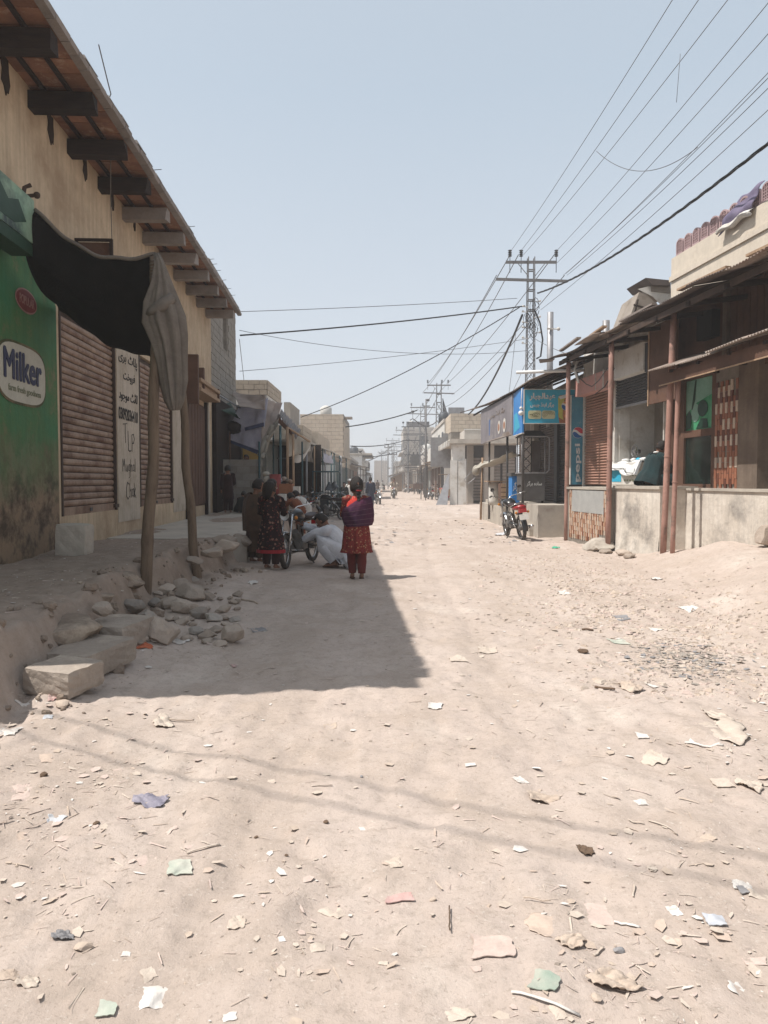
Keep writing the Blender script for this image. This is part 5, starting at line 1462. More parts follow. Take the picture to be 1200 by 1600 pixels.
# tarps
M['tarp_blue'] = mat('faded_blue_tarp', (0.78, 0.77, 0.82), (0.60, 0.59, 0.68), 3, .85, .3, 25, transl=.5)
M['tarp_pink'] = mat('dusty_rose_tarp', (0.52, 0.43, 0.37), (0.40, 0.32, 0.28), 3, .9, .4, 20, transl=.25)
M['tarp_band'] = mat('dark_blue_band', (0.10, 0.12, 0.22), None, 4, .8, .2)
def tarp(A, B, C_, D, m, label, nu=24, nv=20, amp=.06, seed=0, name='tarp', thick=.008):
    rr = random.Random(seed); p = [rr.uniform(0, 6) for _ in range(4)]
    def f(u, v): return Vector((amp*math.sin(u*14+v*4+p[0]), amp*1.2*math.sin(u*9-v*5+p[1]), -.10*math.sin(PI*u)*(1-v) + amp*.4*math.sin(v*11+p[2])))
    b = MB(); b.sheet(A, B, C_, D, nu, nv, f, thick=thick)
    return tag(b.build(name, m, smooth=True), label, 'tarp')
t1 = tarp(at(418, 620, 24.2), at(372, 633, 24.6), at(357, 688, 24.8), at(408, 708, 24.0), M['tarp_blue'], 'torn blue and white tarp hanging from the stall corner like a flag', amp=.035, seed=1)
b = MB(); b.sheet(at(382, 668, 24.35), at(412, 660, 23.95), at(412, 666, 23.93), at(383, 673, 24.3), 12, 3, None, thick=.01); b.build('band', M['tarp_band'], t1)
b = MB(); b.sheet(at(356, 686, 24.7), at(408, 705, 23.9), at(407, 712, 23.9), at(362, 693, 24.6), 12, 3, None, thick=.01); b.build('band', M['tarp_band'], t1)
tarp(at(356, 607, 27.5), at(412, 617, 24.3), at(416, 640, 23.8), at(374, 634, 23.9), M['tarp_pink'], 'dusty brown tarp stretched over the top of the hanging blue one', amp=.03, seed=2)
tarp(at(412, 618, 24.3), at(441, 630, 25.5), at(436, 655, 24.5), at(412, 690, 23.9), M['tarp_pink'], 'dusty rose tarp draped right of the blue one towards the stall gable', amp=.06, seed=3)
tarp(at(434, 655, 24.0), at(421, 664, 23.9), at(404, 712, 23.7), at(411, 718, 23.6), M['tarp'], 'narrow pale ragged cloth twisting down beside the blue tarp', nu=8, nv=24, amp=.07, seed=4)
# gable strip and stall
st = thing('market_stall', 'open market stall with tin edge and slim posts beyond the hanging tarps', 'stall')
b = MB()
def gfn(u, v): return Vector((0, 0, .03*math.cos(u*40)))
b.sheet(at(436, 650, 23.5), at(462, 686, 23.0), at(470, 672, 29), at(440, 640, 29), 36, 4, gfn, thick=.01); b.build('tin_sheet', M['tin_dark'], st, smooth=True)
s = MB(); s.prism([at(437, 652, 23.4), at(458, 677, 23.1), at(458, 683, 23.1), at(434, 660, 23.4)], (0, .04, 0)); s.build('barge_board', M['wood_brown'], st)
M['teal_post'] = mat('teal_iron', (0.04, 0.09, 0.10), None, 4, .6, .1)
for px, y0, Y, m, r_ in ((405, 690, 23.2, 'teal_post', .035), (427, 672, 26, 'teal_post', .03), (438, 665, 22.6, 'teal_post', .038), (449, 668, 23.0, 'wood_pale', .04), (458, 678, 22.8, 'wood_pale', .038)):
    s = MB(); a = at(px, y0, Y); s.tube([(a.x, a.y, -.05), a], r_, 8); s.build('post', M[m], st, smooth=True)
b = MB(); b.sheet(at(448, 672, 25), at(485, 690, 27), at(485, 705, 27), at(448, 715, 25), 20, 10, lambda u, v: Vector((0, .05*math.sin(u*20), 0)), thick=.008); b.build('curtain', M['tarp'], st, smooth=True)
b = MB(); b.sheet(at(487, 692, 26.6), at(484, 700, 26.6), at(458, 722, 26), at(462, 708, 26), 12, 12, lambda u, v: Vector((0, .03*math.sin(v*14), -.22*math.sin(PI*v))), thick=.008); b.build('cloth_swag', M['white_dirty'], st, smooth=True)
s = MB(); s.box(-4.4, -2.5, 30, 30.1, 0, 2.9); s.build('back_panel', M['wood_dark'], st)
# goods
M['canvas2'] = mat('brown_sacking', (0.28, 0.20, 0.14), (0.2, 0.14, 0.1), 5, .95, .4)
def bx(name, px0, px1, py0, py1, Y, d, m, label, cat, z0=None, taper=1.0):
    a, b_ = at(px0, py0, Y), at(px1, py1, Y)
    z0 = b_.z if z0 is None else z0
    s = MB(); cx = (a.x+b_.x)/2; w = (b_.x-a.x)/2
    s.hull8([(cx-w*taper,Y,z0),(cx+w*taper,Y,z0),(cx+w*taper,Y+d,z0),(cx-w*taper,Y+d,z0),(cx-w,Y,a.z),(cx+w,Y,a.z),(cx+w,Y+d,a.z),(cx-w,Y+d,a.z)])
    return tag(s.build(name, M[m] if isinstance(m, str) else m), label, cat)
M['red_plastic'] = mat('dull_red_plastic', (0.26, 0.05, 0.045), None, 3, .6, .1)
M['orange_wood'] = mat('orange_brown_crate', (0.38, 0.16, 0.08), (0.28, 0.12, 0.06), 5, .8, .3)
tb_ = thing('stall_table', 'long stall table behind the kneeling group loaded with sacks and boxes', 'table')
a, b_ = at(412, 772, 21.5), at(470, 772, 21.5)
s = MB(); s.box(a.x, b_.x, 21.4, 22.6, .98, 1.03); s.build('table_top', M['wood_brown'], tb_)
for x in (a.x+.05, b_.x-.05):
    for y in (21.45, 22.5): s = MB(); s.box(x-.03, x+.03, y-.03, y+.03, -.05, .98); s.build('leg', M['wood_brown'], tb_)
def sack(px, py, wpx, hpx, Y, m, label, seed):
    c = at(px, py, Y); k = Y/FPX
    s = MB(); s.ball((c.x, c.y, c.z), wpx*k/2, 12, 9, rz=hpx*k/2, ry=wpx*k/2, rough=.07, seed=seed); return tag(s.build('sack', M[m], smooth=True), label, 'sack')
sack(416, 741, 12, 9, 21.8, 'tarp', 'upper whitish sack of the pair on the stall table', 1)
sack(417, 750, 12, 13, 21.7, 'tarp', 'lower whitish sack of the pair on the stall table', 2)
s = MB(); c = at(430, 752, 21.6); s.tube([(c.x, c.y, 1.035), (c.x, c.y, 1.2), (c.x, c.y, at(430, 741, 21.6).z)], [.15, .16, .165], 16); tag(s.build('barrel', M['red_plastic'], smooth=True), 'dull red plastic tub on the stall table', 'tub')
bx('crate', 435, 456, 756, 771, 21.5, .5, 'orange_wood', 'orange brown wooden crate on the stall table', 'crate')
for i, (px, py) in enumerate([(438,750),(444,748),(449,751),(453,752)]): sack(px, py, 8, 7, 21.7, ['tarp_blue','tarp_pink','grey_cloth','brown_canvas' if False else 'canvas2'][i], ['small bluish bundle on top of the orange crate','small pinkish bundle on top of the orange crate','small grey bundle on top of the orange crate','small brown bundle at the right end of the orange crate'][i], 20+i)
bx('white_tub', 458, 468, 760, 771, 21.4, .25, 'white_dirty', 'white square tub at the right end of the stall table', 'tub')
bx('jar_crate', 434, 446, 772, 786, 20.6, .3, 'white_dirty', 'whitish plastic crate standing in front of the stall table', 'crate', z0=.0)
# second shop row with thin roof
r2 = thing('shop_row', 'low row of shops with thin flat roof and slim posts on the left', 'building')
s = MB()
s.hull8([(-4.6,27,2.86),(-2.78,27,2.86),(-2.57,36.5,2.88),(-4.6,36.5,2.88),(-4.6,27,2.93),(-2.78,27,2.93),(-2.57,36.5,2.95),(-4.6,36.5,2.95)]); s.hull8([(-4.6,45.5,2.9),(-2.37,45.5,2.9),(-2.22,52,2.92),(-4.6,52,2.92),(-4.6,45.5,2.97),(-2.37,45.5,2.97),(-2.22,52,2.99),(-4.6,52,2.99)]); s.box(-2.62,-2.52,36.5,45.5,2.86,2.93); s.build('roof', M['concrete_lt'], r2)  # roof left open mid-row so sun falls on the white panels
for Y, r_ in ((27.3,.035),(29.6,.03),(33,.03),(37,.035),(42,.035),(47,.04)):
    x = -2.80 + (Y-27)*.0224; s = MB(); s.tube([(x, Y, 0), (x, Y, 2.87)], r_, 7); s.build('post', M['steel' if int(Y*10)%2 else 'teal_post'], r2, smooth=True)
M['grey_green'] = mat('grey_green_shutter', (0.28, 0.30, 0.28), (0.22, 0.24, 0.23), 2, .7, .1, dirt=((.4,.38,.33), .2, 2))
s = MB(); s.box(-4.9, -4.2, 27, 52, 0, 2.86); s.build('wall', M['grey_green'], r2)
for i, (ya, yb, m) in enumerate([(31, 33.6, 'tin'), (34, 36.5, 'white_dirty'), (37, 40, 'white'), (40.5, 43.5, 'white_dirty'), (44, 47, 'tin'), (47.5, 51, 'teal_sign')]):
    s = MB(); s.box(-4.195, -4.14, ya, yb, .1, 2.6); s.build('shop_door', M[m], r2)
for i, (ya, x1, m) in enumerate([(39.5, -2.55, 'white'), (44.5, -2.45, 'grey_green'), (49, -2.35, 'grey_green'), (34.5, -2.9, 'steel_dk')]):
    s = MB(); s.box(-4.1, x1, ya, ya+.06, .1, 2.3 if i != 1 else 2.8); s.build('partition', M[m], r2)
s = MB()
for Y in (29, 31.5, 34):
    s = MB(); s.box(-4.1, -2.75, Y, Y+.05, 2.3, 2.36); s.tube([(-2.78, Y+.02, 2.86), (-3.4, Y+.02, 2.33)], .02, 5); s.build('brace', M['steel_dk'], r2)
block_courses(r2, -5.2, -3.45, 32, 36, 3.0, 3.85, M['block_tan'], face='yr', seed=9)
s = MB(); s.box(-5.2, -3.45, 32.01, 36, 3.0, 3.83); s.box(-5.0, -3.3, 38, 46, 3.0, 3.9); s.build('parapet', M['block_tan'], r2)
# iron stall frame with sheet
fr = thing('iron_stall_frame', 'empty dark teal iron stall frame with a shelf in front of the shop row', 'stall')
xa, xb, ya, yb = at(489, 760, 28.5).x, at(528, 760, 28.5).x, 28.5, 30.0
for x in (xa, (xa+xb)/2+.1, xb):
    for y in (ya, yb): s = MB(); s.tube([(x, y, 0), (x, y, 1.82 if x < xb else 1.75)], .022, 6); s.build('leg', M['teal_post'], fr)
s = MB(); s.box(xa-.03, xb+.03, ya-.03, yb+.03, 1.80, 1.84); s.build('top', M['teal_post'], fr)
s = MB(); s.box(xa, xb, ya, yb, .98, 1.01); s.build('shelf', M['teal_post'], fr)
s = MB(); s.box(xa, xb-.35, ya-.01, ya+.01, .05, .95); s.build('panel', M['slat_dark'], fr)
sack(495, 786, 12, 12, 28.2, 'tarp', 'pale sack lying at the foot of the iron stall frame', 31)
sack(494, 797, 11, 9, 28.2, 'black', 'black sack under the pale one by the iron stall frame', 33)
b = MB(); b.sheet(at(507, 768, 27.5), at(530, 764, 27.5), at(524, 753, 29), at(512, 755, 29), 10, 6, lambda u, v: Vector((0,0,.04*math.sin(u*9))), thick=.01); tag(b.build('tin_flap', M['slat_dark'], smooth=True), 'dark bent sheet propped beside the iron stall frame', 'sheet')
s = MB(); s.hull8([(-3.4,29,.0),(-1.9,29,.0),(-1.9,31,.0),(-3.4,31,.0),(-3.4,29,.13),(-1.95,29,.12),(-1.95,31,.12),(-3.4,31,.13)]); tag(s.build('kerb_slab', M['concrete_lt']), 'pale sunlit kerb slab across the left side of the street', 'slab')
# tall brick building
tb3 = thing('brick_building', 'tall pale block building with blank front rising above the left shop row', 'building')
s = MB(); s.box(-6.65, -3.2, 60.02, 70, 0, 6.75); s.build('wall', M['mortar'], tb3)
block_courses(tb3, -6.65, -3.2, 60.0, 70, 2.6, 6.75, M['block_tan'], bw=.62, bh=.31, face='y', seed=12)
block_courses(tb3, -6.65, -3.2, 60.0, 70, 2.6, 6.3, M['block_tan'], bw=.9, bh=.31, face='r', seed=13, name='side_courses')
s = MB(); s.box(-3.6, -2.55, 60.5, 61.5, 6.45, 6.6); s.build('roof_beam', M['concrete'], tb3)
# white shop house left of far street
wh = thing('shop_house', 'white two storey shop house with flat canopy on the far left', 'building')
s = MB(); s.box(-5.2, -2.9, 100, 118, 0, 4.9); s.build('wall', M['white'], wh)
s = MB(); s.box(-5.4, -1.6, 99.5, 118, 4.95, 5.15); s.build('roof', M['concrete_lt'], wh)
s = MB(); s.box(-2.9, -2.1, 100.5, 112, 3.0, 4.2); s.build('balcony', M['white_dirty'], wh)
s = MB()
for i in range(4): s.box(-2.096, -2.06, 101+i*2.8, 102.6+i*2.8, 3.3, 4.0)
s.build('window', M['slat_dark'], wh)

# ------------------------------------------------------------------ generic far shop houses
M['far_a'] = mat('far_plaster_a', (0.50, 0.46, 0.41), (0.42, 0.38, 0.34), .6, .9, .2)
M['far_b'] = mat('far_plaster_b', (0.40, 0.35, 0.30), (0.33, 0.29, 0.25), .6, .9, .2)
M['far_c'] = mat('far_plaster_c', (0.62, 0.60, 0.56), (0.52, 0.50, 0.46), .6, .9, .2)
M['canvas'] = mat('brown_canvas', (0.30, 0.23, 0.17), (0.22, 0.17, 0.13), 1.2, .9, .2)
rf = random.Random(21)
def far_house(side, xf, y0, y1, h, m, label, storeys=1, canopy=True, seed=0):
    """front face at x=xf; side=+1 right of street, -1 left"""
    r = random.Random(seed)
    t = thing('shop_house', label, 'building', (xf, y0, 0))
    L = y1 - y0; sg = side
    def B(a, b, c, d, e, f):
        s = MB(); s.box(min(sg*a, sg*b), max(sg*a, sg*b), c, d, e, f); return s
    B(0, 5, 0, L, 0, h).build('wall', M[m], t)
    B(-.08, 5, -.05, L+.03, h+.003, h+.25).build('roof', M['far_a' if m != 'far_a' else 'far_c'], t)
    nb = max(1, int(L / 3.2)); bw_ = L / nb
    for i in range(nb):
        c0 = i*bw_ + .3; c1 = (i+1)*bw_ - .3
        d = B(-.02, -.004, c0, c1, .15, 2.6).build('shop_door', M[r.choice(['slat_dark','slat_brown','tin','slat_dkbrown','grey_green','wood_brown'])], t)
        if canopy:
            z = 2.75 + r.uniform(-.1, .3); w = r.uniform(.7, 1.6)
            s = MB(); q = [(0, c0-.2, z+.25), (0, c1+.2, z+.25), (-sg*w, c1+.2, z), (-sg*w, c0-.2, z)]
            s.sheet(*q, 6, 2, None, thick=.05); s.build('canopy', M[r.choice(['tin','canvas','tin_dark','concrete_lt'])], t)
            s = MB(); s.tube([(-sg*w, c0, 0), (-sg*w, c0, z)], .04, 5); s.build('canopy_post', M['steel_dk'], t)
    for st_ in range(1, storeys):
        for i in range(nb):
            zc = 3.1*st_ + 1.0
            if zc + 1.2 > h: break
            d = B(-.03, -.005, i*bw_+bw_*.3, i*bw_+bw_*.65, zc, zc+1.15).build('window', M['slat_dark'], t)
        if 3.1*st_ < h-1: B(-.7, 0, .2, L-.2, 3.1*st_-.1, 3.1*st_+.05).build('balcony', M[m], t)
    # street facing -y end wall windows
    return t
# right, nearer: white pillar house (Y 47)
wp_ = thing('canopy_house', 'open fronted shop with whitewashed slab pillar and heavy concrete canopy on the right', 'building')
def wb(n, x0, x1, y0, y1, z0, z1, m): s = MB(); s.box(x0, x1, y0, y1, z0, z1); return s.build(n, M[m], wp_)
wb('pillar', 4.25, 5.02, 47, 47.8, 0, 3.75, 'white_dirty'); 
s = MB(); s.hull8([(4.10,46.85,0),(4.55,46.85,0),(4.55,46.98,0),(4.10,46.98,0),(4.12,46.9,2.75),(4.55,46.9,2.75),(4.55,46.98,2.75),(4.12,46.98,2.75)]); s.build('leaning_slab', M['white_dirty'], wp_)
s = MB(); s.hull8([(4.60,46.85,0),(5.1,46.85,0),(5.1,46.98,0),(4.60,46.98,0),(4.60,46.9,2.7),(5.1,46.9,2.85),(5.1,46.98,2.85),(4.60,46.98,2.7)]); s.build('leaning_slab', M['white_dirty'], wp_)
wb('canopy', 4.05, 8.6, 46.6, 56, 3.78, 4.05, 'concrete_lt')
for i in range(7): wb('cornice_block', 3.88, 4.045, 46.8+i*1.3, 47.4+i*1.3, 3.62, 3.95, 'white_dirty')
wb('rear_wall', 5.3, 8.6, 49.2, 49.4, 0, 3.77, 'wood_dark'); wb('inner_pillar', 6.3, 6.9, 47.4, 47.9, 0, 3.77, 'far_b'); wb('inner_pillar', 5.35, 5.75, 48.6, 49.0, 0, 3.77, 'far_b')
for i in range(3):
    s = MB(); z = .3
    for j in range(14): s.box(5.8 + i*.95, 6.6 + i*.95, 49.12, 49.19, .2+j*.2, .37+j*.2)
    stuff(s.build('slats', M['tin'], wp_))
wb('upper_wall', 5.2, 9.4, 49, 56, 4.053, 4.75, 'far_a'); wb('upper_band', 5.18, 9.4, 48.97, 49.1, 4.752, 4.83, 'far_c')
block_courses(wp_, 4.6, 9.4, 52, 56, 4.83, 6.1, M['block_tan'], bw=.5, bh=.26, face='yl', seed=15); wb('upper_core', 4.6, 9.4, 52.01, 56, 4.06, 6.08, 'mortar')
wb('leaning_sheet', 3.75, 3.95, 46.2, 47.6, 0, 1.0, 'steel') if False else None
s = MB(); s.hull8([(3.2,46.4,0),(3.9,46.4,0),(3.9,46.5,0),(3.2,46.5,0),(4.0,47.2,1.9),(4.1,47.2,1.9),(4.1,47.3,1.9),(4.0,47.3,1.9)]); tag(s.build('tin_sheet', M['steel']), 'tin sheet leaning against the whitewashed pillar', 'sheet')
# white corner house
wc = far_house(1, 4.55, 57, 72, 5.9, 'far_c', 'white two storey corner house behind the whitewashed pillar shop', 2, True, 31)
s = MB(); s.box(.05, 3.5, -.30, -.06, 4.0, 6.1); s.build('end_wall', M['block_tan'], wc)
s = MB(); s.box(-1.0, 0, .5, 4.5, 3.0, 3.2); s.box(-1.0, -.9, .5, 4.5, 3.2, 4.0); s.build('balcony', M['far_c'], wc)
s = MB(); s.box(.3, 1.5, .1, .2, 6.4, 7.0); s.build('roof_sign', M['steel'], wc)
s = MB(); s.box(-1.2, -.3, -2.6, -2.5, 2.5, 4.6); s.box(-.3, .25, -2.6, -2.5, 2.4, 4.9); s.build('hoarding', M['steel'], wc)
far_house(1, 5.0, 74, 96, 4.3, 'far_b', 'tan single storey shop row right of the lamp pole', 1, True, 32)
far_house(1, 5.2, 97, 118, 5.2, 'far_a', 'pale shop row behind the transformer poles', 2, True, 33)
th = far_house(1, 3.3, 125, 145, 10.2, 'far_a', 'tallest banded grey building behind the transformer poles', 3, True, 34)
s = MB()
for z in np.arange(3.2, 10.0, .38): s.box(-.12, 4.5, -.1, -.02, z, z+.10)
stuff(s.build('front_bands', M['far_b'], th))
s = MB(); s.box(2.6, 3.9, -.14, -.1, 7.4, 8.9); s.build('window', M['slat_dark'], th)
s = MB(); s.box(.4, 4.2, .2, .3, 10.46, 11.3); s.build('roof_rail', M['steel_dk'], th)
far_house(1, 3.4, 150, 175, 5.5, 'far_b', 'hazy tan shop row far right beyond the tall banded building', 2, True, 35)
far_house(1, 2.6, 180, 215, 6.0, 'far_a', 'faint grey shop row at the far right end of the street', 2, True, 36)
far_house(-1, -3.3, 72, 96, 3.6, 'far_b', 'brown canopied shop row between the tall block building and white shop house', 1, True, 41)
far_house(-1, -3.6, 120, 145, 4.8, 'far_b', 'hazy brown shop row beyond the white shop house', 1, True, 42)
far_house(-1, -4.2, 148, 172, 6.6, 'far_a', 'hazy two storey house left of the street end', 2, True, 43)
far_house(-1, -5.0, 176, 205, 8.8, 'far_b', 'faint broad building closing the left side of the street end', 3, False, 44)
far_house(-1, -9.0, 200, 240, 9.5, 'far_a', 'faint flat roofed block behind the left street end', 3, False, 45)
e1 = far_house(-1, 1.6, 262, 285, 8.4, 'far_b', 'faintest hazy block straight ahead at the end of the street', 3, False, 46)
# shack in the street on the right
sk_ = thing('wooden_shack', 'low wooden shack with sloping roof standing before the transformer poles', 'shack')
s = MB(); s.hull8([(1.0,108,0),(2.6,108,0),(2.6,112,0),(1.0,112,0),(1.0,108,2.0),(2.6,108,2.6),(2.6,112,2.6),(1.0,112,2.0)]); s.build('wall', M['wood_pale'], sk_)
s = MB(); s.hull8([(.7,107.5,2.1),(3.8,107.5,2.9),(3.8,112.5,2.9),(.7,112.5,2.1),(.7,107.5,2.25),(3.8,107.5,3.05),(3.8,112.5,3.05),(.7,112.5,2.25)]); s.build('roof', M['tin'], sk_)
for x in (2.9, 3.7): s = MB(); s.box(x-.06, x+.06, 107.6, 107.7, 0, 2.75); s.build('post', M['wood_brown'], sk_)
for i, x in enumerate((2.7, 3.3, 3.9, 4.5)):
    s = MB(); s.box(x, x+.45, 104+i, 104.1+i, 0, 1.1 + .2*(i%2)); s.box(x, x+.45, 104+i, 105+i, 1.0, 1.1); s.build('stall_counter', M['wood_brown'], sk_)
s = MB(); s.hull8([(1.8,118,3.6),(4.4,118,4.1),(4.4,121,4.1),(1.8,121,3.6),(1.8,118,3.75),(4.4,118,4.25),(4.4,121,4.25),(1.8,121,3.75)]); s.tube([(2.0,118.2,0),(2.0,118.2,3.6)],.06,5); s.tube([(4.2,118.2,0),(4.2,118.2,4.0)],.06,5)
tag(s.build('shade_roof', M['canvas']), 'raised sloping shade roof behind the wooden shack', 'awning')

# ------------------------------------------------------------------ electricity poles
M['steel_mid'] = mat('mid_grey_steel', (0.19,0.18,0.18), (0.14,0.135,0.13), 4, .6, .1)
def lattice(x, y, h, label, w0=.42, w1=.26, arm=(1.25, 1.75), ins=(-.95, -.42, .95), tilt=0.0):
    t = thing('power_pole', label, 'pole', (x, y, 0), tilt, 'steel lattice power poles')
    def W(z): return w0 + (w1 - w0) * z / h
    for sx in (-1, 1):
        for sy in (-1, 1):
            s = MB(); s.tube([(sx*W(0)/2, sy*W(0)/2, -.1), (sx*w1/2, sy*w1/2, h)], .026 if y < 50 else .04, 4); s.build('leg', M['steel_mid'], t)
    s = MB(); z = .3; k = 0; r = .011 if y < 50 else .026
    while z < h - .5:
        zz = z + .42 if y < 50 else z + .8; w, w2 = W(z)/2, W(zz)/2
        for sg in (-1, 1):
            if z < h - 2.6:
                s.tube([(-w, sg*w, z), (w2, sg*w2, zz)], r, 4); s.tube([(w, sg*w, z), (-w2, sg*w2, zz)], r, 4)
                s.tube([(sg*w, -w, z), (sg*w2, w2, zz)], r, 4)
            else: s.box(-w, w, sg*w-.012, sg*w+.012, z, z+.05)
        z = zz; k += 1
    s.build('bracing', M['steel_mid'], t)
    a0, a1 = arm
    s = MB(); s.box(-a0, a0, -.07, -.02, h-.27, h-.15); s.build('upper_crossarm', M['steel_mid'], t)
    s = MB(); s.cbox((.0, -w1/2-.05, h-1.0), (2*a1, .07, .11), Euler((0, R(1.6), 0))); s.build('lower_crossarm', M['steel_mid'], t)
    for sg in (-1, 1):
        s = MB(); s.tube([(sg*a0*.55, -.1, h-.25), (sg*.12, -.15, h-.85)], .02, 4); s.build('brace', M['steel_mid'], t)
    for xx in ins:
        s = MB(); s.tube([(xx*a0/1.0, -.05, h-.65), (xx*a0, -.05, h+.02)], .016, 5)
        b = .02
        for j in range(4): s.tube([(xx*a0, -.05, h+.02+j*.075), (xx*a0, -.05, h+.05+j*.075), (xx*a0, -.05, h+.08+j*.075)], [.05, .092 if y < 50 else .11, .05], 10)
        s.build('insulator', M['slat_dark'], t)
    return t
PH = 10.95
mp_ = lattice(6.25, 32.5, PH, 'nearest tall steel lattice pole rising behind the teal burger sign', arm=(1.08, 1.52), ins=(-.84, -.40, .98))
# clutter on the main pole
s = MB(); rc = random.Random(9)
for i in range(9):
    z = PH - 1.9 - i*.22; sx = -1 if i % 3 else 1
    s.tube([(sx*.13, -.16, z), (sx*.34, -.16, z+.02)], .018, 5); s.ball((sx*.36, -.16, z+.04), .05, 7, 5)
s.build('shackle', M['white_dirty'], mp_)
for i in range(11):
    s = MB(); c = Vector((-.12 + rc.uniform(-.12,.35), -.2, PH - 2.0 - rc.uniform(0, 2.4))); r = rc.uniform(.12, .34)
    s.tube([c + Vector((r*math.cos(t*.55)*.6, .03*t/10, r*math.sin(t*.55)*1.2)) for t in range(12)], .013, 4); s.build('cable_coil', M['wire'], mp_)
for c0, n in ((Vector((.28, -.2, 5.35)), 9), (Vector((-.22, -.2, 4.55)), 8)):
    s = MB()
    for i in range(n):
        r = rc.uniform(.12, .33); ph = rc.uniform(0, 6)
        s.tube([c0 + Vector((r*math.cos(ph+t*.6)*.75, .02*i/5, r*math.sin(ph+t*.6))) for t in range(8)], .011, 4)
    s.build('cable_coil', M['wire'], mp_)
s = MB(); s.tube([(.15,-.2,PH-2.3),(.36,-.2,PH-2.8),(.48,-.2,PH-3.5),(.40,-.2,PH-4.2),(.22,-.2,PH-4.3)], .035, 6); s.build('cable_loop', M['wire'], mp_)
p2 = lattice(5.35, 74, 11.0, 'second steel lattice pole with tilted crossarm, beside the white corner house', w0=.75, w1=.42, arm=(1.15, 1.5), ins=(-.95, .25, .78))
s = MB(); s.tube([(.35,-.3,10.1-.6),(.55,-.3,8.2),(.2,-.3,7.9)], [.03,.22,.05], 6); s.build('cable_coil', M['wire'], p2)

def lamp_pole(x, y, h, label):
    t = thing('lamp_pole', label, 'pole', (x, y, 0), 0)
    s = MB(); s.tube([(0,0,-.1),(0,0,h*.5),(0,0,h)], [.13,.10,.06], 8); s.build('shaft', M['steel_mid'], t, smooth=True)
    s = MB(); s.tube([(0,0,h-2.4),(-.6,0,h-2.1),(-1.15,0,h-1.7),(-1.4,0,h-1.85)], .045, 6); s.tube([(0,0,h-2.4),(.6,0,h-2.2),(1.0,0,h-1.9)], .045, 6); s.build('arm', M['steel_dk'], t)
    s = MB(); s.tube([(-1.15,0,h-1.72),(-1.15,0,h-1.2)],.02,4); s.ball((-1.15,0,h-1.1), .15, 8, 5, rz=.12); s.ball((.18,0,h-.1), .16, 8, 5, rz=.12); s.box(-.3,.35,-.03,.03,h-.65,h-.57); s.build('lamp_head', M['steel_dk'], t)
    return t
lamp_pole(3.65, 66, 8.6, 'round lamp pole with curved double arm left of the second lattice pole')
# transformer structure
tr = thing('transformer_pole', 'twin pole frame carrying a transformer in the hazy middle distance', 'transformer', (4.0, 95, 0))
for x in (-.95, .5):
    s = MB(); s.tube([(x,0,-.1),(x,0,8.9)], .11, 6); s.build('pole', M['steel'], tr)
for z, w in ((8.2, 1.7), (7.3, 1.5), (6.5, 1.6), (4.7, 1.4), (3.4, 1.3), (3.1, 1.3)):
    s = MB(); s.box(-w-.1, w, -.12, -.02, z, z+.12); s.build('crossarm', M['steel_dk'], tr)
for x in (-1.6,-1.0,-.4,.3,1.0,1.5):
    s = MB(); s.tube([(x,-.1,8.3),(x,-.1,8.7)], .03, 4); s.ball((x,-.1,8.8), .14, 7, 5); s.build('insulator', M['slat_dark'], tr)
s = MB(); s.box(-.6, .5, -.5, .4, 3.54, 4.7); s.tube([(-.3,-.1,4.7),(-.3,-.1,5.1)], .1, 6); s.tube([(.2,-.1,4.7),(.2,-.1,5.1)], .1, 6); s.build('transformer', M['steel_dk'], tr)
s = MB()
for i in range(7): s.box(-.62-.1, -.605, -.45+i*.12, -.40+i*.12, 3.7, 4.5)
s.build('fins', M['steel_dk'], tr)
s = MB()
for i in range(16):
    x = rc.uniform(-1.4, 1.3); z = rc.uniform(4.5, 8); s.tube([(x,-.15,z),(x+rc.uniform(-.4,.4),-.2,z-rc.uniform(.5,1.3)),(x+rc.uniform(-.8,.8),-.15,z-rc.uniform(1,2.4))], .03, 4)
stuff(s.build('cable_tangle', M['steel_dk'], tr))
for i, (x, y, h, l) in enumerate([(4.6, 90, 10.4, 'slim lattice pole just right of the transformer frame'), (3.3, 118, 9.6, 'hazy lattice pole left of the transformer frame'), (2.3, 150, 8.5, 'hazy lattice pole in front of the tall banded building'),
                                  (1.9, 165, 10.5, 'faint tall lattice pole left of the tall banded building'), (.6, 205, 9.8, 'faintest lattice pole at the far end of the row'), (-.4, 225, 10.2, 'faint pole with crossarm above the motorcyclist')]):
    lattice(x, y, h, l, w0=.8, w1=.45, arm=(1.5, 1.9), ins=(-.9, 0, .9))
for i, (x, y, h, l) in enumerate([(.75, 140, 8.2, 'slim round pole left of the far lattice poles'), (-.6, 190, 9.0, 'faint slim pole near the street end'), (1.5, 128, 6.5, 'short slim pole behind the wooden shack')]):
    t = thing('slim_pole', l, 'pole', (x, y, 0)); s = MB(); s.tube([(0,0,-.1),(0,0,h)], .11, 6); s.build('shaft', M['steel'], t)
    s = MB(); s.box(-.7, .7, -.06, .06, h-.6, h-.45); s.ball((-.6,0,h-.3),.13,6,4); s.ball((.6,0,h-.3),.13,6,4); s.build('crossarm', M['steel_dk'], t)
s = MB(); a, b_ = at(860, 488, 24.5), at(853, 600, 24.5); s.tube([(a.x, a.y, 3.2), (a.x, a.y, a.z)], .10, 12); tag(s.build('tubular_pole', M['steel'], smooth=True), 'thick pale tubular pole rising behind the teal sign right of the lattice pole', 'pole')
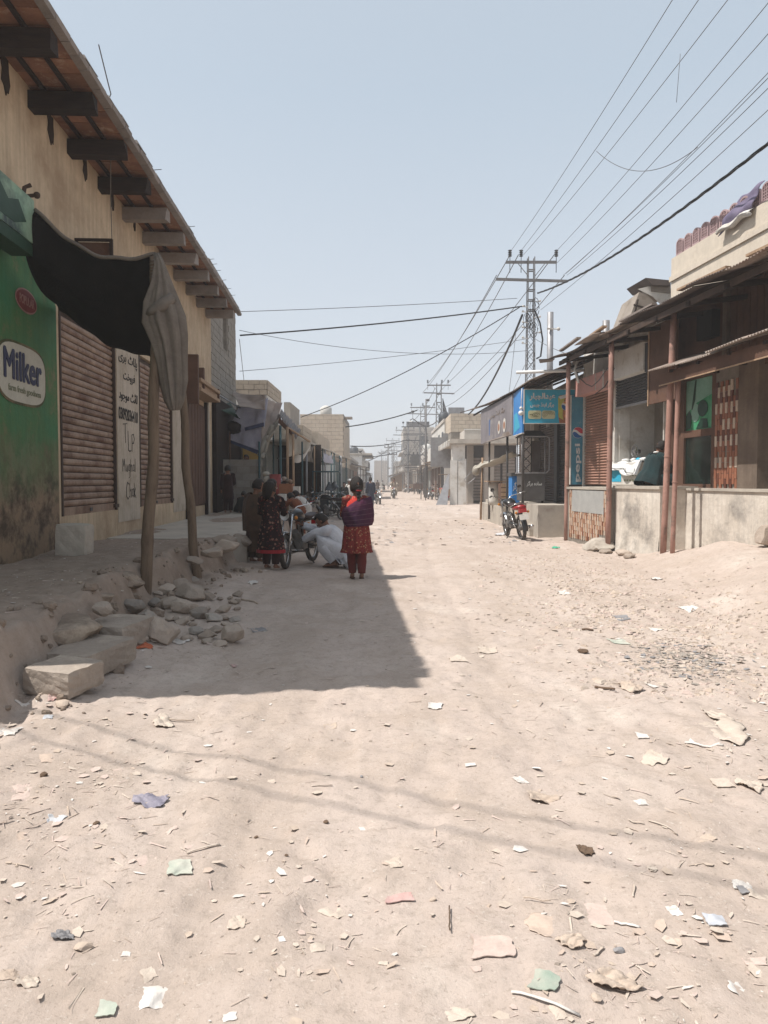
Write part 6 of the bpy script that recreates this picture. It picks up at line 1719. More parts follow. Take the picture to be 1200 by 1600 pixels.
s = MB(); q = at(860, 514, 24.4); s.box(q.x-.11, q.x+.11, q.y-.02, q.y+.0, q.z-.02, q.z+.03); s.tube([(q.x, q.y, q.z), (q.x+.25, q.y, q.z)], .02, 5); s.ball((q.x+.26, q.y, q.z), .06, 8, 5); tag(s.build('pole_insulator', M['white_dirty']), 'white insulator bracket on the thick tubular pole', 'insulator')
s = MB(); a = at(947, 501, 19.6); s.tube([(a.x, a.y, 4.7), (a.x, a.y, a.z)], .09, 12); tag(s.build('roof_stub', M['steel'], smooth=True), 'short pale pipe stub poking above the right porch roof', 'pipe')

# ------------------------------------------------------------------ wires
def wire(p0, p1, sagm, r, label, m='wire_lt', n=28, extend=None, cat='cable', g='overhead cables'):
    p0 = Vector(p0); p1 = Vector(p1); pts = []
    for i in range(n + 1):
        t = i / n; p = p0.lerp(p1, t); p.z -= 4 * sagm * t * (1 - t); pts.append(p)
    if extend: pts.append(pts[-1] + (pts[-1] - pts[-2]).normalized() * extend)
    s = MB(); s.tube(pts, r, 5); return tag(s.build('cable', M[m], smooth=True), label, cat, g)
Yp_ = 32.4
tops = [((797,394), (1053,-4), 11.0, 'leftmost high wire running from the pole insulators over the street'),
        ((814,392), (1094,-4), 11.0, 'second high wire from the left above the street'),
        ((818,398), (1140,-4), 11.0, 'third high wire from the left above the street'),
        ((866,396), (1200,5), 10.6, 'high wire leaving the right insulator of the nearest lattice pole'),
        ((869,412), (1200,53), 10.3, 'wire just under the one from the right insulator'),
        ((884,428), (1200,114), 9.8, 'upper of the close pair of wires on the right'),
        ((880,430), (1200,122), 9.7, 'lower of the close pair of wires on the right'),
        ((886,430), (1200,138), 9.6, 'wire just below the close pair on the right'),
        ((845,484), (1200,172), 9.0, 'lowest thin wire crossing above the twisted black cable')]
for i, (a, b_, zt, l) in enumerate(tops):
    A = at(*a, Yp_)
    d = at(*b_, 1.0) - Vector((0, 0, CAMZ)); Bp_ = Vector((0, 0, CAMZ)) + d * ((zt - CAMZ) / d.z)
    wire(A, Bp_, .12, .0085, l, 'wire_lt', extend=26)
A = at(840, 458, Yp_); d = at(1204, 221, 1.0) - Vector((0,0,CAMZ)); Bp_ = Vector((0,0,CAMZ)) + d * ((7.6-CAMZ)/d.z)
for j in range(3):
    pts = []
    for i in range(70):
        t = i/60; p = A.lerp(Bp_, t); p.z -= 4*.35*t*(1-t) if t < 1 else 0
        a = i*.9 + j*2.1; pts.append(p + Vector((.022*math.cos(a), 0, .022*math.sin(a))))
    s = MB(); s.tube(pts, .017, 5); o = s.build('cable', M['wire'], smooth=True)
    if j == 0: tag(o, 'thick twisted black cable rising to the right over the cream building', 'cable', 'overhead cables'); root_c = o
    else:
        o.name = 'strand'; o.parent = root_c
def W2(a, Ya, b_, Yb, sg, r, l, m='wire'):
    wire(at(*a, Ya), at(*b_, Yb), sg, r, l, m)
W2((820,478), 32.4, (375,524), 26.5, .10, .028, 'thick black cable from the lattice pole to the grey block building', )
W2((808,466), 32.4, (372,487), 27.2, .05, .012, 'thin wire above the thick cable to the grey block building', 'wire_lt')
W2((812,480), 32.4, (470,652), 40, .35, .022, 'black cable descending left from the lattice pole to the tall block building')
W2((816,492), 32.4, (692,634), 73.5, 2.6, .05, 'heavy cable drooping from the nearest to the second lattice pole')
W2((822,548), 32.4, (374,516), 27.2, .42, .010, 'slack thin wire crossing left to the top of the grey block building', 'wire_lt')
W2((820,530), 32.4, (374,580), 27.2, .10, .010, 'faint wire sagging to the lower left from the lattice pole', 'wire_lt')
W2((797,398), 32.4, (668,600), 73.8, .4, .02, 'left high wire going on to the second lattice pole', 'wire_lt')
W2((810,398), 32.4, (690,600), 73.8, .4, .02, 'middle high wire going on to the second lattice pole', 'wire_lt')
W2((866,398), 32.4, (698,600), 73.8, .4, .02, 'right high wire going on to the second lattice pole', 'wire_lt')
W2((776,430), 32.4, (660,614), 73.8, .4, .018, 'crossarm wire going on to the left end of the second pole', 'wire_lt')
W2((882,430), 32.4, (706,617), 73.8, .4, .018, 'crossarm wire going on to the right end of the second pole', 'wire_lt')
W2((830,500), 32.4, (682,640), 73.8, .8, .018, 'slack grey wire between the two lattice poles', 'wire_lt')
W2((652,641), 65.8, (470,672), 60.2, .4, .05, 'cable from the curved lamp arm to the tall block building')
W2((636,687), 95, (548,697), 68, .3, .05, 'cable from the transformer frame to the roofs on the left')
W2((636,700), 118, (560,713), 100, .5, .06, 'faint cable sagging to the white shop house')
W2((620,690), 150, (570,722), 100, .5, .06, 'faintest cable crossing low over the far street', 'wire_lt')
W2((680,606), 74, (640,662), 95, .5, .03, 'wire from the second lattice pole to the transformer frame', 'wire_lt')
W2((690,606), 74, (655,662), 95, .5, .03, 'second wire from the second lattice pole to the transformer frame', 'wire_lt')
W2((837,530), 32.4, (905,560), 21, .05, .011, 'thin wire from the lattice pole down to the porch roof', 'wire_lt')
W2((806,520), 32.4, (792,640), 30, .1, .011, 'almost upright thin wire left of the lattice pole', 'wire_lt')
W2((820,570), 32.4, (780,650), 30, .1, .011, 'short slanting wire from the lattice pole to the tin awning', 'wire_lt')
W2((382,602), 33, (374,530), 27.4, .0, .012, 'short stay wire beside the corner of the grey block building', 'wire_lt')
# loop joining two wires
A = at(932, 236, 22.0); Bq = at(1090, 230, 17.5)
wire(A, Bq, .55, .009, 'slack loop of wire bridging two overhead wires', 'wire_lt')
wire(at(1063, 84, 16.6), at(1057, 160, 16.6), 0, .006, 'short broken wire end dangling from an overhead wire', 'wire_lt', n=4)
# two service cables that cross the street overhead, near the camera
for j, l in enumerate(('first service cable crossing overhead, seen only by its shadow on the sand', 'second service cable crossing overhead, seen only by its shadow on the sand')):
    P = Vector((-6.03, 3.80 - j*.34, 6.62)); Q = Vector((-2.98, 2.10 - j*.28, 7.5)); D = (Q - P)
    wire(P - D*.1, P + D*4.0, .25, .0095, l, 'wire')
# wires lying on the porch posts
def hang(pts, r, l, m='wire_lt'):
    s = MB(); s.tube(pts, r, 5); tag(s.build('cable', M[m], smooth=True), l, 'cable')
hang([at(893,566,18.3), at(905,590,18.2), at(916,600,18.0), at(925,604,17.8), at(936,594,17), at(950,574,16.4)], .012, 'tangled wire looping from the far porch post past the salmon sign', 'steel_dk')
hang([at(930,616,17.6), at(945,604,17), at(956,586,16), at(960,575,15.7)], .012, 'black wire hooked from the shutter top to the middle porch post', 'wire')
hang([at(898,546,18.4), at(903,560,18.3), at(898,578,18.2), at(904,598,18)], .03, 'pale strip of cloth fluttering at the far porch post top', 'white_dirty')
# crow
s = MB(); c = at(563, 706, 60); s.ball(c, .12, 8, 6, rz=.07, ry=.1); s.prism([c, c+Vector((-.28,.02,.16)), c+Vector((-.1,.02,.0))], (0,.02,0)); s.prism([c, c+Vector((.2,.02,.2)), c+Vector((.1,.02,0))], (0,.02,0)); s.prism([c+Vector((0,0,-.03)), c+Vector((.14,.02,-.16)), c+Vector((.04,.02,-.14))], (0,.02,0))
tag(s.build('bird', M['black']), 'small dark bird flying over the white shop house', 'bird')

# more of the crowded left stalls
for i, (px, y0, Y, m, r_, l) in enumerate([(472, 690, 26, 'teal_post', .03, 'dark teal post just right of the pale swag'), (478, 690, 31, 'steel', .03, 'pale slim post behind the pale swag'), (491, 697, 29, 'wood_pale', .03, 'thin wooden post at the corner of the iron stall frame'), (508, 702, 34, 'steel', .035, 'pale post behind the iron stall frame'), (522, 708, 38, 'teal_post', .035, 'dark post beyond the iron stall frame'), (533, 712, 43, 'steel', .04, 'pale post near the white door panels')]):
    s = MB(); a = at(px, y0, Y); s.tube([(a.x, a.y, -.05), a], r_, 7); tag(s.build('stall_post', M[m], smooth=True), l, 'post')
s = MB(); s.tube([at(449, 668, 23.0), at(484, 690, 27)], .035, 6); tag(s.build('stall_rail', M['wood_pale']), 'sloping pale rail from the wooden stall posts to the shop row roof', 'rail')
tarp(at(462, 690, 27), at(490, 697, 28.5), at(489, 722, 28.5), at(464, 718, 27), M['grey_cloth'], 'grey cloth hanging behind the pale swag', nu=12, nv=8, amp=.05, seed=8)
tarp(at(505, 706, 33), at(520, 711, 36), at(519, 724, 36), at(506, 722, 33), M['tarp_blue'], 'small bluish cloth strung under the shop row roof', nu=10, nv=6, amp=.05, seed=9)
tarp(at(524, 713, 40), at(540, 718, 46), at(540, 724, 46), at(525, 722, 40), M['canvas'], 'brown canvas strip under the far end of the shop row roof', nu=10, nv=6, amp=.05, seed=10)
for i, (px, Y, w, h, m) in enumerate([(560, 80, 1.2, 1.0, 'canvas'), (566, 90, 1.4, 1.2, 'tin'), (572, 105, 1.4, 1.3, 'wood_brown'), (655, 84, 1.3, 1.2, 'wood_brown'), (640, 98, 1.6, 1.1, 'canvas'), (700, 52, 1.0, .9, 'wood_pale')]):
    a = at(px, 760, Y); t = thing('street_cart', ['brown canvas covered cart on the far left roadside', 'tin topped cart beyond the canvas covered one', 'brown cart farthest up the left roadside', 'brown cart right of the lamp pole', 'canvas covered cart before the transformer frame', 'pale wooden bench cart near the leaning tin sheet'][i], 'cart', (a.x, Y, 0))
    s = MB(); s.box(-w/2, w/2, 0, .9, h*.5, h); s.build('body', M[m], t)
    for x in (-w/2+.08, w/2-.08): s = MB(); s.disc((x, .1, .28), .28, .06, 'x', 14); s.build('wheel', M['rubber'], t)
    s = MB(); s.tube([(-w/2,0,h),(-w/2,0,h+1.0)], .03, 4); s.tube([(w/2,0,h),(w/2,0,h+1.0)], .03, 4); s.box(-w/2-.1, w/2+.1, -.1, 1.0, h+1.0, h+1.05); s.build('cover', M['canvas'], t)
# roof clutter
for i, (x, y, z, r_, h) in enumerate([(-4.9, 64, 6.75, .5, 1.0), (4.9, 62, 6.15, .45, .9), (5.9, 104, 5.4, .6, 1.1), (-4.2, 106, 5.15, .6, 1.1), (4.6, 130, 10.4, .7, 1.3)]):
    s = MB(); s.tube([(x,y,z),(x,y,z+h*.85),(x,y,z+h),(x,y,z+h*1.08)], [r_, r_, r_*.6, r_*.25], 14)
    tag(s.build('water_tank', M['slat_dark' if i % 2 else 'far_c'], smooth=True), ['pale water tank on the tall block building', 'dark water tank on the white corner house', 'pale water tank on the row behind the transformer', 'dark water tank on the white shop house', 'pale water tank on the tallest banded building'][i], 'water tank')
# ------------------------------------------------------------------ people
def cloth(name, c, c2=None, **k): return mat(name, c, c2, 5, .95, .5, 35, sheen=.1, **k)
M['dress_red'] = spot_mat('red_floral_cloth', (0.19, 0.03, 0.026), (0.33, 0.17, 0.09), (0.07, 0.02, 0.02), 24, .30)
M['dress_bright'] = spot_mat('bright_red_yoke', (0.50, 0.045, 0.035), (0.45, 0.25, 0.18), (0.16, 0.02, 0.02), 22, .26)
M['shawl'] = mat('purple_shawl', (0.042, 0.014, 0.045), (0.075, 0.016, 0.04), 3, .9, .4, 30)
M['shawl_line'] = mat('shawl_thread', (0.20, 0.11, 0.14), None, 4, .9, 0)
M['red_trouser'] = cloth('dark_red_trouser', (0.16, 0.03, 0.025), (0.10, 0.02, 0.02))
M['dress_black'] = spot_mat('black_floral_cloth', (0.020, 0.012, 0.013), (0.22, 0.12, 0.09), (0.12, 0.03, 0.03), 15, .27)
M['red_hem'] = cloth('crimson_hem', (0.33, 0.02, 0.03), (0.27, 0.015, 0.02))
M['brown_cloth'] = cloth('earth_brown_cloth', (0.11, 0.065, 0.04), (0.055, 0.035, 0.025))
M['shalwar'] = cloth('bluish_white_cotton', (0.62, 0.63, 0.66), (0.50, 0.51, 0.55))
M['maroon_cloth'] = cloth('dark_maroon_cloth', (0.035, 0.012, 0.012), (0.02, 0.008, 0.008))
M['green_cloth'] = cloth('dark_bottle_green_cloth', (0.012, 0.035, 0.038), (0.008, 0.02, 0.022))
M['orange_cloth'] = cloth('burnt_orange_cloth', (0.22, 0.07, 0.03), (0.15, 0.05, 0.025))
M['white_cloth'] = cloth('white_cotton', (0.62, 0.60, 0.56), (0.5, 0.48, 0.45))
M['navy_cloth'] = cloth('dark_blue_cloth', (0.025, 0.03, 0.055), (0.015, 0.02, 0.04))
M['tan_cloth'] = cloth('pale_tan_cloth', (0.42, 0.36, 0.29), (0.34, 0.29, 0.23))
M['sandal'] = mat('brown_sandal', (0.12, 0.07, 0.05), None, 5, .8, .2)
M['eye'] = mat('eye_white', (0.6, 0.58, 0.55), None, 5, .4, 0)
M['lip'] = mat('lips', (0.20, 0.075, 0.06), None, 5, .6, 0)

def joints(H, **ov):
    J = dict(pelvis=(0,0,.53), belly=(0,.0,.61), chest=(0,.0,.715), neck=(0,0,.82), head=(0,.012,.925))
    for s, k in ((1,'R'), (-1,'L')):
        J.update({'sh'+k:(s*.105,0,.80), 'el'+k:(s*.135,-.01,.63), 'wr'+k:(s*.135,.04,.49), 'hip'+k:(s*.05,0,.51), 'kn'+k:(s*.055,.01,.285), 'an'+k:(s*.055,-.01,.05)})
    J = {k: Vector(v) * H for k, v in J.items()}
    for k, v in ov.items(): J[k] = Vector(v)
    return J

def hand(mb, w, d, side, sz=1.0, curl=.5):
    d = Vector(d).normalized(); up = Vector((0,0,1))
    lat = d.cross(up)
    if lat.length < .2: lat = Vector((0,1,0)) * side
    lat.normalize(); nrm = lat.cross(d).normalized()
    pc = Vector(w) + d * .045 * sz
    mb.tube([Vector(w), pc, Vector(w) + d * .085 * sz], [.022*sz, .036*sz, .034*sz], 10, ry=[.018*sz, .016*sz, .014*sz], ref=lat)
    for i, L in enumerate((.060, .070, .066, .052)):
        b = Vector(w) + d * .083 * sz + lat * (-.027 + i * .018) * sz
        k1 = b + (d * math.cos(curl*.4) - nrm * math.sin(curl*.4)) * L*.45*sz
        k2 = k1 + (d * math.cos(curl) - nrm * math.sin(curl)) * L*.32*sz
        k3 = k2 + (d * math.cos(curl*1.6) - nrm * math.sin(curl*1.6)) * L*.25*sz
        mb.tube([b, k1, k2, k3], [.0088*sz, .0082*sz, .0075*sz, .006*sz], 6)
    tb = Vector(w) + d * .028 * sz - lat * .028 * sz * side
    t1 = tb + (d * .7 - lat * .7 * side) * .032 * sz; t2 = t1 + (d * .9 - lat * .3 * side) * .028 * sz
    mb.tube([tb, t1, t2], [.013*sz, .0105*sz, .008*sz], 6)

def remeshed(mb, vox, smooth_it=3):
    me = mb.mesh('tmp', [M['skin']])
    o = bpy.data.objects.new('tmp_body', me); C.objects.link(o)
    r = o.modifiers.new('r', 'REMESH'); r.mode = 'VOXEL'; r.voxel_size = vox; r.use_smooth_shade = True
    s = o.modifiers.new('s', 'SMOOTH'); s.iterations = smooth_it; s.factor = .5
    dg = bpy.context.evaluated_depsgraph_get()
    out = bpy.data.meshes.new_from_object(o.evaluated_get(dg))
    bpy.data.objects.remove(o); bpy.data.meshes.remove(me)
    out.materials.clear(); out.materials.append(M['skin'])
    return out

def head_parts(J, H, look, t, vox, hair='hair', hairstyle='short', cap=None, child=False):
    """face features placed in the head's own frame; look = unit vector the face points to"""
    c = J['head']; r = H * (.066 if not child else .074)
    look = Vector(look).normalized()
    up = (J['head'] - J['neck']).normalized()
    up = (up - look * up.dot(look)).normalized()
    rt = look.cross(up)
    def P(x, y, z): return c + rt * x * r + look * y * r + up * z * r
    Mx = Matrix((rt, look, up)).transposed()
    s = MB()
    vs = []
    # hair shell
    hb = MB()
    if hairstyle != 'none':
        n, m = 20, 14
        for i in range(m + 1):
            th = PI * i / m * .98
            for j in range(n):
                a = 2*PI*j/n
                d = Vector((math.sin(th)*math.cos(a), math.sin(th)*math.sin(a), math.cos(th)))
                k = 1.10
                front = d.y > .25 and d.z < .52
                low = d.z < (-.55 if hairstyle == 'short' else -.75)
                if front or low: k = .80
                k += .03 * math.sin(a*9 + i) 
                hb.v.append(tuple(P(d.x * k * .86, d.y * k * .98 + .02, d.z * k * 1.18 + .05)))
        for i in range(m):
            for j in range(n):
                hb.f.append((i*n+j, i*n+(j+1)%n, (i+1)*n+(j+1)%n, (i+1)*n+j)); hb.m.append(0)
        ho = hb.build('hair', M[hair], t, smooth=True)
        if hairstyle == 'braid':
            b = MB(); pts = [P(0, -.98, .1), P(.05, -1.15, -.5), P(.05, -1.1, -1.2), P(.1, -1.25, -2.0), P(.1, -1.3, -2.9), P(.12, -1.3, -3.5)]
            q = []
            for i in range(len(pts)-1):
                for k in range(5): q.append(pts[i].lerp(pts[i+1], k/5))
            b.tube(q, [r*.36*(1+.22*math.sin(i*1.9))*(1 - .022*i) for i in range(len(q))], 9); b.build('braid', M[hair], ho, smooth=True)
            b = MB(); b.ring(pts[1], r*.3, r*.09, 'z', 12, 5); b.build('hair_tie', M['red_hem'], ho)
        if hairstyle == 'long':
            b = MB(); b.tube([P(0,-.35,.9), P(0,-.6,.3), P(0,-.75,-.5), P(0,-.8,-1.3), P(0,-.7,-2.0)], [r*.5, r*1.05, r*1.0, r*.85, r*.4], 18, ry=[r*.3, r*.62, r*.55, r*.42, r*.25], ref=rt, fold=.07, foldn=8); b.build('hair_fall', M[hair], ho, smooth=True)
        if hairstyle == 'bun':
            b = MB(); b.ball(P(0,-1.05,-.25), r*.42, 10, 8); b.build('bun', M[hair], ho, smooth=True)
    if cap:
        b = MB(); b.tube([P(0,-.02,.28), P(0,-.02,.62), P(0,-.04,1.0), P(0,-.04,1.30)], [r*1.0, r*1.02, r*.98, r*.7], 18, ref=rt, ry=[r*1.1, r*1.12, r*1.05, r*.75]); b.build('cap', M[cap], t, smooth=True)
    for sx in (-1, 1):
        b = MB(); b.ball(P(sx*.34, .84, .08), r*.14, 8, 6); e = b.build('eye', M['eye'], t, smooth=True)
        b = MB(); b.ball(P(sx*.34, .94, .08), r*.07, 6, 5); b.build('pupil', M['black'], e)
        b = MB(); b.tube([P(sx*.18,.92,.30), P(sx*.34,.95,.34), P(sx*.52,.84,.28)], r*.045, 5); b.build('eyebrow', M['hair'], t)
    b = MB(); b.tube([P(-.24,.90,-.52), P(0,.99,-.50), P(.24,.90,-.52)], [r*.03, r*.085, r*.03], 7); b.build('mouth', M['lip'], t, smooth=True)

def body_mesh(J, H, look, vox, child=False, hands=True, feet=True, footdir=(0,1,0)):
    s = MB(); k = H / 1.7
    up = (J['head'] - J['neck']).normalized(); look = Vector(look).normalized(); up2 = (up - look*up.dot(look)).normalized(); rt = look.cross(up2)
    r = H * (.066 if not child else .074); c = J['head']
    def P(x, y, z): return c + rt*x*r + look*y*r + up2*z*r
    Mq = Matrix((rt, look, up2)).transposed()
    def ball(cc, rx, ry, rz): s.ball(cc, rx, 16, 12, rz=rz, ry=ry, rot=Mq.to_euler())
    ball(P(0,-.06,.18), r*.84, r*.98, r*1.02)          # skull
    ball(P(0,.22,-.38), r*.66, r*.66, r*.80)           # jaw
    s.tube([P(0,.80,.12), P(0,1.02,-.12), P(0,1.10,-.20), P(0,.85,-.28)], [r*.09, r*.12, r*.14, r*.10], 8)   # nose
    ball(P(0,.62,-.86), r*.26, r*.24, r*.2)
    for sx in (-1, 1): ball(P(sx*.86,-.05,-.05), r*.10, r*.2, r*.28)
    s.tube([J['neck'] - up*.03*k, J['neck'], P(0,-.15,-.55)], [.062*k, .052*k, .055*k], 12)
    spine = [J['pelvis'] - Vector((0,0,.02)), J['pelvis'].lerp(J['belly'],.6), J['belly'], J['chest'], J['chest'].lerp(J['neck'],.7), J['neck']]
    s.tube(spine, [.15*k, .155*k, .13*k, .155*k, .13*k, .06*k], 16, ry=[.11*k,.115*k,.095*k,.11*k,.085*k,.055*k], ref=(J['shR']-J['shL']))
    for q in 'RL':
        sg = 1 if q == 'R' else -1
        sh, el, wr, hp, kn, an = (J[n+q] for n in ('sh','el','wr','hip','kn','an'))
        s.tube([J['chest'].lerp(J['neck'],.6), sh, sh.lerp(el,.5), el], [.07*k, .058*k, .046*k, .038*k], 12)
        s.ball(sh, .058*k, 10, 8); s.ball(el, .038*k, 8, 6)
        s.tube([el, el.lerp(wr,.35), wr], [.038*k, .037*k, .023*k], 12)
        if hands: hand(s, wr, (wr-el), sg, k*1.0, .55)
        s.ball(hp, .088*k, 10, 8); s.tube([hp, hp.lerp(kn,.5), kn], [.088*k, .074*k, .053*k], 14); s.ball(kn, .054*k, 10, 8)
        s.tube([kn, kn.lerp(an,.35), an], [.052*k, .054*k, .034*k], 12)
        if feet:
            fd = Vector(footdir).normalized(); a = Vector((an.x, an.y, an.z))
            fl = Vector((0,0,-1))
            s.tube([a - fd*.05*k + fl*.015*k, a + fl*.02*k + fd*.03*k, a + fd*.12*k + fl*.045*k, a + fd*.19*k + fl*.055*k], [.034*k,.040*k,.040*k,.022*k], 10, ry=[.034*k,.036*k,.024*k,.014*k], ref=Vector((0,0,1)).cross(fd))
    return remeshed(s, vox)

def garment(name, pts, rx, ry, m, t, ref=(1,0,0), fold=.05, n=40, foldn=8, seed=1, caps=False, amp_hem=True):
    b = MB(); k = len(pts)
    f = [fold * (1 - i/(k-1)*.85) for i in range(k)] if not isinstance(fold, list) else fold
    b.tube(pts, rx, n, ry=ry, ref=ref, fold=f, foldn=foldn, seed=seed, caps=caps)
    return b.build(name, m, t, smooth=True)
def limb(name, pts, r, m, t, fold=.06, seed=1):
    q = []; rr_ = []
    for i in range(len(pts)-1):
        for k in range(4): q.append(Vector(pts[i]).lerp(Vector(pts[i+1]), k/4)); rr_.append(r[i]+(r[i+1]-r[i])*k/4)
    q.append(Vector(pts[-1])); rr_.append(r[-1])
    rr_ = [a*(1+.06*math.sin(i*2.3+seed)) for i, a in enumerate(rr_)]
    b = MB(); b.tube(q, rr_, 16, fold=fold, foldn=5, seed=seed, caps=False); return b.build(name, m, t, smooth=True)

def person(label, H, loc, rz, look=(0,1,0), J=None, vox=.012, hairstyle='short', cap=None, child=False, footdir=(0,1,0), hands=True):
    t = thing('person', label, 'person', loc, rz)
    J = J or joints(H)
    o = bpy.data.objects.new('body', body_mesh(J, H, look, vox, child, hands, True, footdir)); C.objects.link(o); o.parent = t
    head_parts(J, H, look, t, vox, hairstyle=hairstyle, cap=cap, child=child)
    return t, J

def dressed(t, J, H, top, bottom, hem=.40, flare=.20, sleeve=True, hemmat=None, legs=True, seed=1, collar=True):
    """loose long shirt over trousers for an upright figure"""
    k = H / 1.5
    p, ch, nk = J['pelvis'], J['chest'], J['neck']
    hz = hem * H
    pts = [Vector((p.x, p.y, hz)), Vector((p.x, p.y, hz + (p.z-hz)*.5)), p, p.lerp(ch,.5), ch, ch.lerp(nk,.62), nk + Vector((0,0,-.005))]
    garment('tunic', pts, [flare*k, flare*.90*k, .165*k, .15*k, .165*k, .14*k, .055*k], [flare*.78*k, flare*.7*k, .13*k, .115*k, .12*k, .10*k, .055*k], M[top], t, ref=(J['shR']-J['shL']), fold=.085, foldn=9, seed=seed)
    if hemmat:
        garment('hem_band', [pts[0]+Vector((0,0,-.012)), pts[0]+Vector((0,0,.045*k))], [flare*1.03*k, flare*1.01*k], [flare*.80*k, flare*.79*k], M[hemmat], t, ref=(J['shR']-J['shL']), fold=[.085,.085], foldn=9, seed=seed)
    for q in 'RL':
        if sleeve: limb('sleeve', [J['chest'].lerp(J['neck'],.75).lerp(J['sh'+q],.6), J['sh'+q], J['el'+q], J['wr'+q].lerp(J['el'+q], .12)], [.075*k, .075*k, .062*k, .055*k], M[top], t, seed=seed)
        if legs: limb('trouser_leg', [J['hip'+q], J['kn'+q], J['an'+q]+Vector((0,0,.02))], [.105*k, .09*k, .065*k], M[bottom], t, seed=seed+3)

# 1 girl in red, seen from behind
gp_ = on_ground(557, 906); H = 1.50
J = joints(H, elR=(.20,.06,.96), elL=(-.20,.06,.96), wrR=(.06,.20,1.04), wrL=(-.06,.20,1.0), anR=(.075,-.03,.075), anL=(-.06,.06,.075), knR=(.075,.0,.43), knL=(-.07,.05,.43))
t, J = person('girl in red floral dress and purple shawl walking away, hair in a braid', H, (gp_.x, gp_.y+.05, gp_.z+.0), R(4), look=(-.22,1,.05), J=J, vox=.008, hairstyle='braid', child=True)
p = J['pelvis']; 
sk_pts = [Vector((0,0,.44)), Vector((0,0,.60)), Vector((0,0,.76)), Vector((0,0,.90)), Vector((0,0,1.02)), J['chest'], J['chest'].lerp(J['neck'],.62), J['neck']]
garment('dress', sk_pts, [.215,.20,.185,.165,.145,.155,.135,.055], [.175,.16,.145,.13,.11,.115,.10,.055], M['dress_red'], t, fold=[.10,.09,.075,.05,.03,.02,.01,0], foldn=11, n=64, seed=2)
garment('frill', [Vector((0,0,.405)), Vector((0,0,.43)), Vector((0,0,.465))], [.232,.222,.212], [.19,.185,.175], M['dress_red'], t, fold=[.13,.12,.10], foldn=17, n=80, seed=5)
garment('yoke', [J['chest'].lerp(J['neck'],.0), J['chest'].lerp(J['neck'],.45), J['chest'].lerp(J['neck'],.72), J['neck']+Vector((0,0,.01))], [.168,.158,.125,.06], [.124,.118,.095,.062], M['dress_bright'], t, fold=.02, seed=3)
for q in 'RL':
    limb('sleeve', [J['chest'].lerp(J['neck'],.75).lerp(J['sh'+q],.5), J['sh'+q], J['el'+q], J['wr'+q]], [.06,.060,.052,.044], M['dress_red'], t, seed=4)
    limb('trouser_leg', [J['hip'+q], J['kn'+q], J['an'+q]+Vector((0,0,.02))], [.10,.085,.058], M['red_trouser'], t, seed=6)
    a = J['an'+q]; b = MB(); b.tube([a+Vector((0,-.06,-.055)), a+Vector((0,.04,-.058)), a+Vector((0,.17,-.062))], [.034,.042,.032], 12, ry=[.012,.012,.010], ref=(1,0,0)); b.build('sandal', M['sandal'], t, smooth=True)
# shawl slung diagonally
b = MB()
rings = []
for i, (z, cx, cy, rx, ry, tilt) in enumerate([(.80,.03,.0,.20,.165,.10),(.86,.03,.0,.225,.18,.16),(.93,.02,.01,.238,.19,.22),(1.00,.01,.01,.238,.19,.28),(1.08,.02,.0,.222,.175,.34),(1.15,.045,.0,.19,.15,.42),(1.20,.07,.0,.15,.12,.50)]):
    for j in range(56):
        a = 2*PI*j/56
        f = 1 + .035*math.sin(a*7+i*.9) + .02*math.sin(a*13-i)
        x = rx*math.cos(a)*f; y = ry*math.sin(a)*f
        b.v.append((cx + x, cy + y, z + tilt*(x*.55)))
for i in range(6):
    for j in range(56): b.f.append((i*56+j, i*56+(j+1)%56, (i+1)*56+(j+1)%56, (i+1)*56+j)); b.m.append(0)
so = b.build('shawl', M['shawl'], t, smooth=True)
for i in range(1, 6):
    b2 = MB(); ps = [Vector(b.v[i*56+j]).lerp(Vector(b.v[(i-1)*56+j]), .35+.06*i) for j in range(56)]; ps.append(ps[0])
    ps = [Vector((p_.x*1.012, p_.y*1.012, p_.z)) for p_ in ps]; b2.tube(ps, .0020, 4); b2.build('thread_line', M['shawl_line'], so)

# 2 crouching man in white
t0 = (-.725, 12.75, g1(-.8, 12.7)+.02); H = 1.68
J = {k: Vector(v) for k, v in dict(pelvis=(0,-.06,.24), belly=(0,.0,.36), chest=(0,.13,.53), neck=(0,.24,.66), head=(0,.335,.765),
     shR=(.17,.22,.60), shL=(-.17,.20,.61), elR=(.15,.46,.60), elL=(-.17,.42,.56), wrR=(.02,.70,.70), wrL=(-.10,.64,.44),
     hipR=(.10,-.05,.22), hipL=(-.10,-.05,.22), knR=(.19,.36,.46), knL=(-.20,.33,.44), anR=(.15,.10,.07), anL=(-.16,.08,.07)).items()}
t, J = person('man in white shalwar kameez squatting to repair the nearest motorcycle', H, t0, R(82), look=(0,.75,-.66), J=J, vox=.009, hairstyle='short')
garment('kameez', [Vector((0,-.16,.10)), J['pelvis']+Vector((0,-.03,0)), J['belly'], J['chest'], J['chest'].lerp(J['neck'],.65), J['neck']], [.27,.23,.20,.205,.175,.065], [.17,.175,.15,.145,.12,.06], M['shalwar'], t, fold=[.09,.07,.05,.035,.02,.0], foldn=8, n=56, seed=4)
